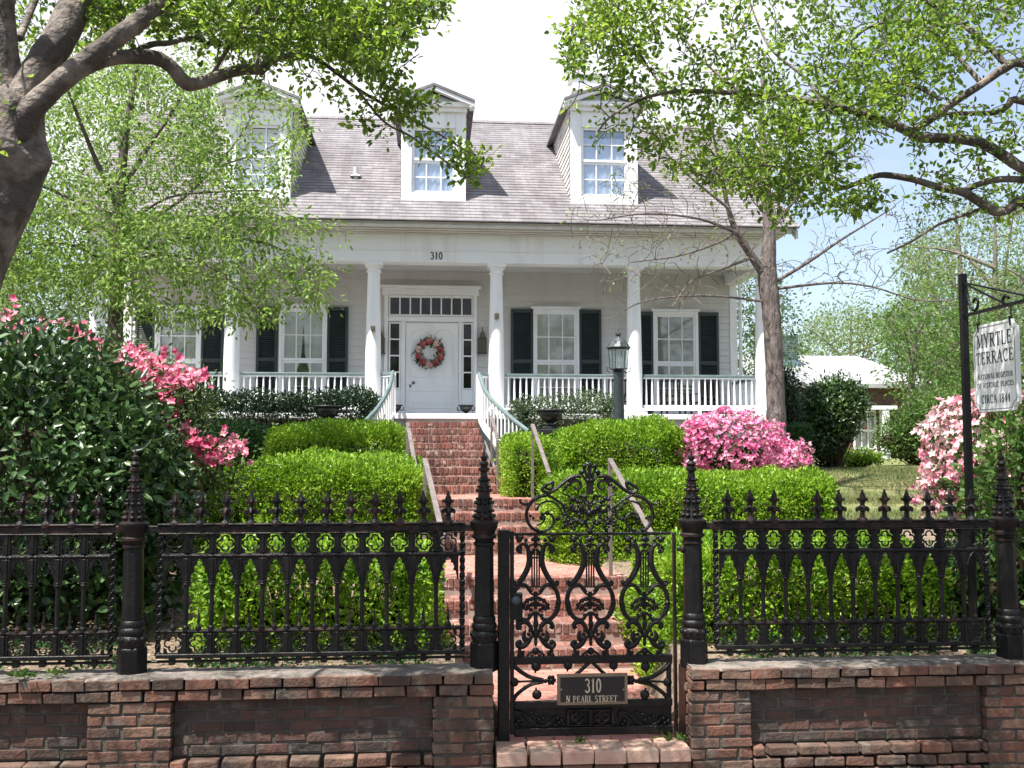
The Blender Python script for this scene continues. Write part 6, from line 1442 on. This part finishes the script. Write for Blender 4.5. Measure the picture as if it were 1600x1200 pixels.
t.limb(C8([(1440, 748, 3), (1300, 800, 2.4), (1200, 862, 2), (1110, 905, 1.4)]), [5.95, 6.2])
t.limb(C8([(590, 333, 2.6), (500, 260, 2.2), (420, 180, 2), (370, 90, 1.6), (380, -40, 1.4)]), [6.1, 6.5])
t.limb(C8([(300, 300, 2), (240, 210, 1.8), (190, 90, 1.4), (170, -20, 1.2)]), [6.15, 6.4])
t.limb(C8([(880, 373, 3), (820, 280, 2.4), (700, 180, 2), (640, 60, 1.6), (600, -60, 1.2)]), [6.0, 6.6])
t.limb([(1762, 280, 12), (1740, 60, 10), (1640, -150, 7), (1500, -300, 5)], [5.9, 5.8], wob=.04)
polyR = [(885, -40), (1480, -40), (1490, 60), (1470, 130), (1400, 200), (1330, 250), (1270, 285), (1180, 300), (1100, 290), (1040, 265), (985, 235), (930, 232), (888, 205), (905, 150), (890, 110), (905, 40)]
t.grow(cloud(polyR, 1120, 5.5, 7.2, 1.7, .0), (8, 12), .055, .009, rmin=.003)
t.grow(cloud([(870, 40), (960, 20), (1050, 120), (1040, 215), (960, 232), (905, 205), (880, 165), (880, 120)], 100, 5.9, 6.6, 1.9, -.05), (6, 10), .05, .006, rmin=.0028)
t.grow(cloud([(1020, 240), (1180, 280), (1320, 270), (1420, 300), (1380, 335), (1240, 330), (1230, 360), (1150, 300)], 150, 5.7, 6.6, 1.8, -.05), (6, 9), .05, .006, rmin=.0028)
t.grow(cloud([(1440, -30), (1640, -30), (1640, 120), (1560, 100), (1490, 130)], 150, 5.5, 6.6, 1.3), (6, 10), .055, .007, rmin=.003)
t.grow(cloud([(1440, 150), (1560, 130), (1620, 200), (1640, 330), (1540, 345), (1440, 330), (1400, 260)], 150, 5.6, 6.5, 1.5), (5, 9), .05, .006, rmin=.003)
t.grow(cloud([(820, -560), (2000, -600), (2000, -40), (860, -40)], 130, 4.5, 7.6, 1.5, .15), (10, 15), .11, .012)
t.grow([Vector((rnd.uniform(1.5, 3.9), rnd.uniform(6.3, 7.9), rnd.uniform(5.5, 7.0))) for _ in range(210)], (11, 15), .13, .012)
t.grow([Vector((rnd.uniform(0.6, 8.0), rnd.uniform(1.5, 4.7), rnd.uniform(5.6, 8.0))) for _ in range(330)], (12, 17), .24, .016)
t.grow(cloud([(1640, -40), (2050, -40), (2050, 420), (1760, 420), (1640, 330)], 150, 5.0, 8.0), (9, 14), .18, .010)
t.done('myrtleleaf', .042, .029)

# young birch-like tree left of the porch
t = Tree('garden_tree', at(178, 690, 14.2), 'airy light green tree with drooping branches in front of the left porch', 'tree', 'bark')
zb0 = tz(at(178, 690, 14.2).x, 14.2)
p0 = at(178, 640, 14.2); t.path([Vector((p0.x, 14.2, zb0-.1)), p0, at(179, 560, 14.2), at(181, 480, 14.2), at(183, 400, 14.2), at(186, 330, 14.2), at(190, 270, 14.2), at(198, 200, 14.2), at(210, 130, 14.2), at(220, 70, 14.2)], [.15, .125, .115, .11, .105, .095, .07, .05, .035, .02], 10, 5, .04)
for pts, ys in (([(184, 380, 6), (225, 345, 5), (280, 315, 4), (335, 262, 3.2), (385, 198, 2.4), (402, 150, 1.5)], [14.2, 14.8]), ([(187, 330, 6), (152, 255, 4.5), (125, 190, 3.2), (100, 125, 2)], [14.2, 13.6]), ([(183, 400, 5), (240, 385, 4), (310, 370, 3), (390, 375, 2.4), (460, 400, 1.8), (500, 450, 1.1)], [14.2, 13.2]), ([(182, 430, 5), (230, 400, 4), (300, 405, 3), (360, 440, 2.2), (410, 500, 1.2)], [14.2, 13.0]),
                ([(188, 300, 5), (235, 225, 4), (275, 165, 3), (300, 110, 2)], [14.2, 14.6]), ([(183, 420, 4), (130, 390, 3.2), (80, 380, 2.4), (20, 410, 1.4)], [14.2, 13.4]), ([(187, 340, 4), (110, 310, 3.2), (50, 290, 2.4), (-20, 320, 1.4)], [14.2, 14.6]), ([(186, 360, 4), (260, 310, 3.2), (340, 300, 2.6), (420, 300, 2), (450, 330, 1.2)], [14.2, 13.6]), ([(335, 262, 2.4), (400, 240, 2), (450, 215, 1.4), (480, 190, 1)], [14.6, 14.3])): t.limb([(a, b, c*(.6 if pts[-1][0] > 380 else .85)) for a, b, c in pts], ys, n=7)
t.grow(cloud([(20, 190), (100, 100), (250, 90), (330, 110), (345, 200), (335, 330), (300, 340), (210, 420), (120, 470), (10, 440), (-60, 330)], 1250, 12.8, 15.6, .75, -.12)+cloud([(330, 110), (400, 120), (465, 150), (488, 210), (455, 290), (450, 330), (335, 335), (345, 200)], 165, 12.8, 14.8, 1.2, -.05), (10, 15), .125, .012, droop=.22)
t.grow(cloud([(190, 330), (430, 325), (510, 345), (480, 380), (520, 440), (515, 480), (455, 470), (430, 500), (330, 510), (220, 500), (150, 460)], 680, 12.6, 14.4), (9, 13), .115, .010, droop=.35)
t.grow(cloud([(500, 350), (545, 350), (540, 480), (480, 510), (470, 440)], 24, 12.8, 13.6), (5, 8), .12, .006, droop=.3)
t.grow(cloud([(-100, 340), (100, 400), (190, 470), (100, 500), (-100, 500)], 170, 12.8, 15.2, .9), (8, 13), .15, .010, droop=.25)
t.done('birchleaf', .074, .038, flat=.35)

# grey trunked tree at the right end of the porch, just coming into leaf
t = Tree('garden_tree', (ax(1213, 16.4, 668), 16.4, tz(ax(1213, 16.4, 668), 16.4)), 'grey trunked tree barely in leaf at the right end of the porch', 'tree', 'greybark')
p0 = at(1213, 668, 16.4)
t.path([Vector((p0.x, 16.4, tz(p0.x, 16.4)-.1)), p0, at(1211, 600, 16.4), at(1208, 530, 16.4), at(1204, 475, 16.4), at(1199, 432, 16.4), at(1202, 370, 16.4), at(1198, 310, 16.4), at(1193, 240, 16.4), at(1190, 165, 16.4), at(1195, 90, 16.4)], [.19, .165, .155, .15, .16, .165, .11, .09, .07, .045, .02], 12, 5, .05)
for pts, ys in (([(1199, 435, 13), (1176, 402, 10), (1152, 364, 8.5), (1137, 322, 6), (1126, 262, 4), (1112, 200, 3), (1100, 140, 1.6)], [16.4, 15.8]), ([(1204, 445, 5), (1262, 410, 4), (1312, 376, 3.2), (1362, 345, 2.2), (1400, 322, 1.3)], [16.4, 15.9]), ([(1205, 452, 4), (1300, 442, 3), (1362, 448, 2.4), (1430, 468, 1.8), (1490, 470, 1.2)], [16.4, 15.4]),
                ([(1152, 364, 4.5), (1092, 342, 3), (1010, 334, 2.4), (930, 345, 1.4)], [16.1, 15.2]), ([(1138, 325, 4), (1085, 282, 3), (1042, 240, 2.2), (1010, 190, 1.3)], [15.9, 15.4]), ([(1200, 472, 3), (1105, 462, 2.4), (1010, 470, 1.8), (950, 500, 1.1)], [16.4, 15.2]), ([(1203, 362, 5), (1250, 302, 3.6), (1292, 252, 2.6), (1330, 200, 1.5)], [16.4, 16.8]),
                ([(1196, 280, 4), (1230, 200, 3), (1260, 140, 1.8)], [16.4, 16.8]), ([(1150, 362, 4), (1120, 380, 3), (1060, 400, 2), (985, 410, 1.3)], [16.1, 15.3]), ([(1192, 250, 4), (1160, 190, 3), (1150, 120, 1.8)], [16.4, 16.1]), ([(1176, 402, 4), (1130, 420, 2.6), (1080, 440, 1.8), (1050, 480, 1.1)], [16.3, 15.4])): t.limb([(a, b, c*.68) for a, b, c in pts], ys, n=7)
t.grow(cloud([(880, 335), (1040, 200), (1180, 100), (1320, 180), (1400, 320), (1370, 410), (1260, 440), (1150, 470), (980, 470), (900, 420)], 330, 15.0, 17.4, .7), (3, 6), .13, .013, rmin=.005, seg=3)
t.grow(cloud([(1240, 400), (1500, 440), (1480, 500), (1300, 480)], 40, 15.3, 16.6), (3, 5), .12, .008, seg=3)
t.grow(cloud([(890, 330), (1000, 230), (1120, 120), (1300, 150), (1420, 300), (1480, 420), (1350, 470), (1200, 460), (1040, 490), (930, 470)], 460, 14.8, 17.6), 0, .1, .012, rmin=.0055, seg=3)
t.done('paleleaf', .056, .028, flat=.3)

# trees beyond the lawn and behind the house
def far_tree(name, label, px, Y, poly, n, mat, ln, bark='bark_far', holes=.35, nl=(9, 14), sp=.5, lean=0, rad=.16, limbs=7, top=None):
    ys_ = [p[1] for p in poly]; xs_ = [p[0] for p in poly]; yt, ym_ = min(ys_), max(ys_); gx = ax(px, Y, 640); g = tz(gx, Y)
    t = Tree(name, (gx, Y, g), label, 'tree', bark, None)
    tp = at(px+lean, yt+(ym_-yt)*.15, Y); b_ = Vector((gx, Y, g-.2)); t.path([b_, b_.lerp(tp, .35)+Vector((rnd.gauss(0, .12), 0, 0)), b_.lerp(tp, .7)+Vector((rnd.gauss(0, .15), rnd.gauss(0, .2), 0)), tp], [rad, rad*.8, rad*.5, rad*.18], 8, 5)
    for k in range(limbs):
        f_ = .3+.6*k/limbs; a = b_.lerp(tp, f_); cx_ = rnd.uniform(min(xs_), max(xs_)); cy_ = rnd.uniform(yt, yt+(ym_-yt)*.7)
        e = at(cx_, cy_, Y+rnd.uniform(-2, 2)*Y/40); t.path([a, a.lerp(e, .5)+Vector((0, 0, .3)), e], [rad*.35, rad*.22, rad*.07], 6, 4)
    D_ = Y*.06+1
    t.grow(cloud(poly, n, Y-D_, Y+D_, holes), nl, sp, rad*.22, rmin=.006, seg=3, droop=.1); t.done(mat, ln, ln*.5, simple=True, flat=.3)
far_tree('shade_tree', 'tall feathery light green tree behind the sign', 1555, 42, [(1395, 420), (1430, 365), (1490, 330), (1560, 320), (1640, 300), (1720, 420), (1720, 640), (1520, 640), (1430, 590), (1400, 500)], 1350, 'farleaf', .18, holes=.5, rad=.3, nl=(11, 16), sp=.4)
far_tree('shade_tree', 'hazy pale green tree filling the view behind the sign and the neighbouring roof', 1460, 52, [(1380, 520), (1420, 440), (1500, 420), (1600, 400), (1700, 430), (1700, 650), (1400, 650)], 900, 'farleaf', .23, holes=.4, rad=.25, nl=(11, 16), sp=.5)
far_tree('shade_tree', 'thin dark trunked tree rising tallest behind the sign post', 1491, 50, [(1420, 330), (1470, 290), (1530, 280), (1560, 340), (1540, 450), (1470, 470), (1420, 430)], 170, 'fardark', .22, holes=.4, rad=.28, sp=.7)
far_tree('shade_tree', 'pale hazy green tree above the white roof', 1330, 58, [(1225, 540), (1270, 495), (1330, 475), (1400, 480), (1440, 520), (1450, 600), (1240, 600)], 760, 'farleaf', .2, holes=.4, rad=.25, sp=.5)
far_tree('shade_tree', 'light green tree with pale branches between white roof and sign post', 1428, 31, [(1375, 500), (1420, 465), (1490, 455), (1540, 490), (1540, 600), (1480, 640), (1400, 610)], 560, 'shrub', .15, holes=.45, rad=.14, nl=(9, 13), sp=.42, bark='greybark')
far_tree('shade_tree', 'green tree seen through the gap at the right end of the porch', 1185, 36, [(1130, 470), (1180, 440), (1240, 460), (1260, 540), (1240, 620), (1140, 620)], 260, 'fardark', .18, holes=.5, rad=.2, sp=.5)
far_tree('shade_tree', 'broad dark green tree at the far right edge behind the camellia', 1660, 28, [(1560, 480), (1640, 380), (1800, 380), (1850, 640), (1600, 660), (1560, 600)], 600, 'fardark', .16, holes=.4, rad=.25, sp=.5)
far_tree('shade_tree', 'tall pale tree at the left edge behind the drooping tree', 30, 33, [(-160, 130), (-20, 60), (90, 60), (150, 150), (160, 330), (130, 480), (-160, 500)], 520, 'farleaf', .17, holes=.45, rad=.28, sp=.5)
far_tree('shade_tree', 'pale tree behind the left roof end of the house', 230, 40, [(110, 150), (180, 80), (330, 60), (380, 140), (330, 260), (200, 300), (120, 260)], 300, 'farleaf', .19, holes=.5, rad=.25, sp=.6)
far_tree('shade_tree', 'green tree low behind the left end of the porch', 110, 30, [(-60, 440), (40, 400), (160, 420), (220, 480), (200, 600), (-60, 620)], 300, 'fardark', .16, holes=.35, rad=.2, sp=.5)
far_tree('shade_tree', 'small green tree farthest right behind the lawn', 1500, 64, [(1380, 590), (1420, 570), (1560, 560), (1640, 580), (1660, 660), (1380, 660)], 260, 'fardark', .26, holes=.2, rad=.25, sp=.8)

def added_road_tree(x, y, label):  # unseen trees, added to cut the skylight on wall and house front
    t = Tree('shade_tree', (x, y, -.45), label, 'tree', 'bark_far', 'added trees across the road'); b_ = Vector((x, y, -.5))
    t.path([b_, b_+Vector((.1, 0, 2)), b_+Vector((-.1, .2, 4.5)), b_+Vector((.2, 0, 8))], [.28, .22, .16, .05], 8, 5)
    for k in range(7):
        a = k*.9; e = b_+Vector((2.8*math.cos(a), 2.0*math.sin(a), 4.5+.6*k)); q0 = b_+Vector((0, .1, 2.4+.5*k)); t.path([q0, q0.lerp(e, .5)+Vector((0, 0, .3)), e], [.1, .06, .02], 6, 4)
    T_ = []
    while len(T_) < 330:
        v = Vector((rnd.uniform(-1, 1), rnd.uniform(-1, 1), rnd.uniform(-1, 1)))
        if v.length < 1: T_.append(b_+Vector((v.x*4.2, v.y*3.0, 5.6+v.z*4.4)))
    t.grow(T_, (9, 13), .6, .03, rmin=.006, seg=3); t.done('fardark', .26, .15, simple=True, flat=.3)
for x, y, k in ((-9.5, -9.5, 'added leafy tree across the road, opposite the glossy camellia'), (-2.6, -10.5, 'added leafy tree across the road, opposite the longer fence panel'), (4.6, -9.8, 'added leafy tree across the road, opposite the hanging sign'), (11.5, -10.5, 'added leafy tree across the road, farthest along towards the brick building')): added_road_tree(x, y, k)

# ------------------------------------------------------------------ neighbouring building
YN = 38.0
nbx0, nbx1 = ax(1120, YN, 640), ax(1452, YN, 640); ze_n = az(1330, 600, YN); gz_n = 1.5
nb_ = empty('brick_building', ((nbx0+nbx1)/2, YN, gz_n), 'low red brick building with a white metal roof beyond the lawn', 'building')
mb = MB(); mb.box(nbx0+.4, nbx1-.4, YN+.4, YN+9, gz_n-.5, ze_n)
wl_ = MB(); xw0, xw1 = nbx0+.4, nbx1-.4
wx0, wx1 = ax(1343, YN, 660), ax(1374, YN, 660); wz0, wz1 = az(1358, 702, YN), az(1358, 643, YN)
wl_.box(xw0, xw1, YN+.52, YN+9, gz_n-.5, ze_n)
r0 = wl_.build('wall', M['oldbrick'], nb_)
bk = MB(); z = gz_n; r = 0
while z < ze_n-.05:
    x = ax(1225, YN, 660)-(r % 2)*.11
    while x < xw1:
        if not (wx0-.06 < x+.1 < wx1+.06 and wz0 < z < wz1+.05): bk.box(x, x+.205, YN+.45, YN+.525, z, z+.066)
        x += .216
    z += .078; r += 1
bk.build('brickwork', M['oldbrick'], r0)
mb = MB(); fw = .07
mb.box(wx0-fw, wx0, YN+.42, YN+.55, wz0-fw, wz1+fw); mb.box(wx1, wx1+fw, YN+.42, YN+.55, wz0-fw, wz1+fw); mb.box(wx0+.001, wx1-.001, YN+.42, YN+.55, wz1, wz1+fw); mb.box(wx0-.15, wx1+.15, YN+.38, YN+.55, wz0-fw-.12, wz0-fw-.001)
mb.box(wx0+.001, wx1-.001, YN+.43, YN+.5, (wz0+wz1)/2-.04, (wz0+wz1)/2+.04); mb.box(wx0+.001, wx1-.001, YN+.43, YN+.5, wz0, wz0+.06)
for k in (1, 2): x = wx0+(wx1-wx0)*k/3; mb.box(x-.02, x+.02, YN+.44, YN+.49, wz0+.061, (wz0+wz1)/2-.041); mb.box(x-.02, x+.02, YN+.44, YN+.49, (wz0+wz1)/2+.041, wz1-.001)
wn = mb.build('window', M['white'], nb_)
mb = MB(); mb.box(wx0, wx1, YN+.505, YN+.509, wz0, wz1); mb.build('pane', M['glass'], wn)
mb = MB(); mb.box(wx0, wx1, YN+.51, YN+.518, wz0, wz1); mb.build('blind', M['blind'], wn)
mb = MB(); a = ax(1378, YN, 660); mb.box(a, a+.28, YN-.1, YN+.2, gz_n, az(1380, 640, YN)); mb.build('porch_post', M['white'], nb_)
mb = MB(); mb.box(ax(1362, YN, 640), ax(1400, YN, 640), YN-.12, YN+.44, az(1380, 640, YN)+.001, az(1380, 634, YN)); mb.build('lintel', M['white'], nb_)
yr_n = YN+4.6; zr_n = az(1290, 556, yr_n); xr1 = ax(1338, yr_n, 556)
mb = MB(); mb.add([(nbx0-.3, YN-.2, ze_n), (nbx1+.3, YN-.2, ze_n), (xr1, yr_n, zr_n), (nbx0-.3, yr_n, zr_n), (nbx1+.3, YN+9.4, ze_n), (nbx0-.3, YN+9.4, ze_n), (nbx0-.3, YN-.2, ze_n-.16), (nbx1+.3, YN-.2, ze_n-.16)], [(0, 1, 2, 3), (1, 4, 2), (4, 5, 3, 2), (0, 6, 7, 1)])
for k in range(34):
    x = nbx0+(nbx1-nbx0)*k/33; f_ = min(1.0, max(.05, (nbx1+.3-x)/(nbx1+.3-xr1))); mb.bar((x, YN-.2, ze_n+.015), (x, YN-.2+4.8*f_, ze_n+(zr_n-ze_n)*f_+.015), .03, .03)
rfn = mb.build('roof', M['roofmetal'], nb_)
cx0, cx1 = ax(1214, YN+2.5, 540), ax(1247, YN+2.5, 540); cz0, cz1 = az(1230, 563, YN+2.5), az(1230, 526, YN+2.5)
mb = MB(); mb.box(cx0, cx1, YN+2.5, YN+3.3, cz0-.3, cz1)
for k in range(9): z = cz0+.12+k*(cz1-cz0-.3)/9; mb.box(cx0+.06, cx1-.06, YN+2.47, YN+2.499, z, z+.035)
mb.box(cx0-.05, cx1+.05, YN+2.44, YN+3.36, cz1+.001, cz1+.06)
mb.build('roof_cooler', M['cooler'], rfn)

# ------------------------------------------------------------------ grass, litter and weeds
n = 52000; gx_ = npr.uniform(4.0, 10.5, n); gy_ = npr.uniform(12.0, 20.5, n); k = (lump(np.stack([gx_, gy_, gx_*0], 1), .8) > -.45) & (gx_ > 4.4-.15*(gy_-12)); gx_, gy_ = gx_[k], gy_[k]; gz_ = terrain(gx_, gy_)-.005
o = leaves('grass', 'grass', None, np.stack([gx_, gy_, gz_], 1), rn(len(gx_))*.45+np.array([0, 0, 1]), rn(len(gx_)), npr.uniform(.03, .11, len(gx_))*np.where(lump(np.stack([gx_, gy_, gx_*0], 1), 1.7) > .1, 1.25, .8), .010, simple=True, kind='stuff')
n = 12000; gx_ = npr.uniform(-5.2, 5.6, n); gy_ = npr.uniform(7.2, 8.3, n); k = ((gx_ < -2.25) | ((gx_ > -1.75) & (gx_ < .02)) | ((gx_ > 2.2) & (gx_ < 4.9))) & (lump(np.stack([gx_, gy_, gx_*0], 1), 2.2) > -.35); gx_, gy_ = gx_[k], gy_[k]; h_ = npr.uniform(0, .09, len(gx_))
leaves('ground_cover', 'boxdark', None, np.stack([gx_, gy_, terrain(gx_, gy_)+h_], 1), rn(len(gx_))+np.array([0, -.2, .4]), rn(len(gx_))+np.array([0, 0, .8]), npr.uniform(.03, .06, len(gx_)), .026, simple=True, kind='stuff')
n = 9000; gx_ = npr.uniform(-5.5, 6.5, n); gy_ = npr.uniform(7.25, 10.2, n); gz_ = terrain(gx_, gy_)+.006; k = ~((np.abs(gx_-1.1) < 1.15))
gx_, gy_, gz_ = gx_[k], gy_[k], gz_[k]
M['litter'] = leafmat('dry_leaf', [(0.16, 0.11, 0.07), (0.28, 0.20, 0.13), (0.40, 0.31, 0.22)], .8, .1)
leaves('leaf_litter', 'litter', None, np.stack([gx_, gy_, gz_], 1), rn(len(gx_))*np.array([1, 1, .15]), rn(len(gx_))*.3+np.array([0, 0, 1]), npr.uniform(.03, .07, len(gx_)), .025, simple=True, kind='stuff')
for px_, py_, y_, z_, s_, lab in ((40, 1058, 6.84, ZW, .10, 'small green sprig growing on the wall top left of the post'), (85, 1052, 6.9, ZW, .07, 'flat green sprig lying on the wall top beside another sprig'), (1060, 1160, 6.93, -.005, .10, 'small weed growing at the right foot of the gate'), (905, 1168, 6.93, -.005, .05, 'tiny weed in the joint below the gate')):
    p = at(px_, py_, y_); root = empty('weed', (p.x, y_, z_), lab, 'weed'); n = 26
    leaves('leaves', 'shrub', root, np.array([p.x, y_, z_])+rn(n)*np.array([s_*.5, .03, 0])+np.array([0, 0, .01]), rn(n)*np.array([1, .6, .3])+np.array([0, -.3, .55]), rn(n), npr.uniform(.5, 1.1, n)*s_*.7, s_*.28)
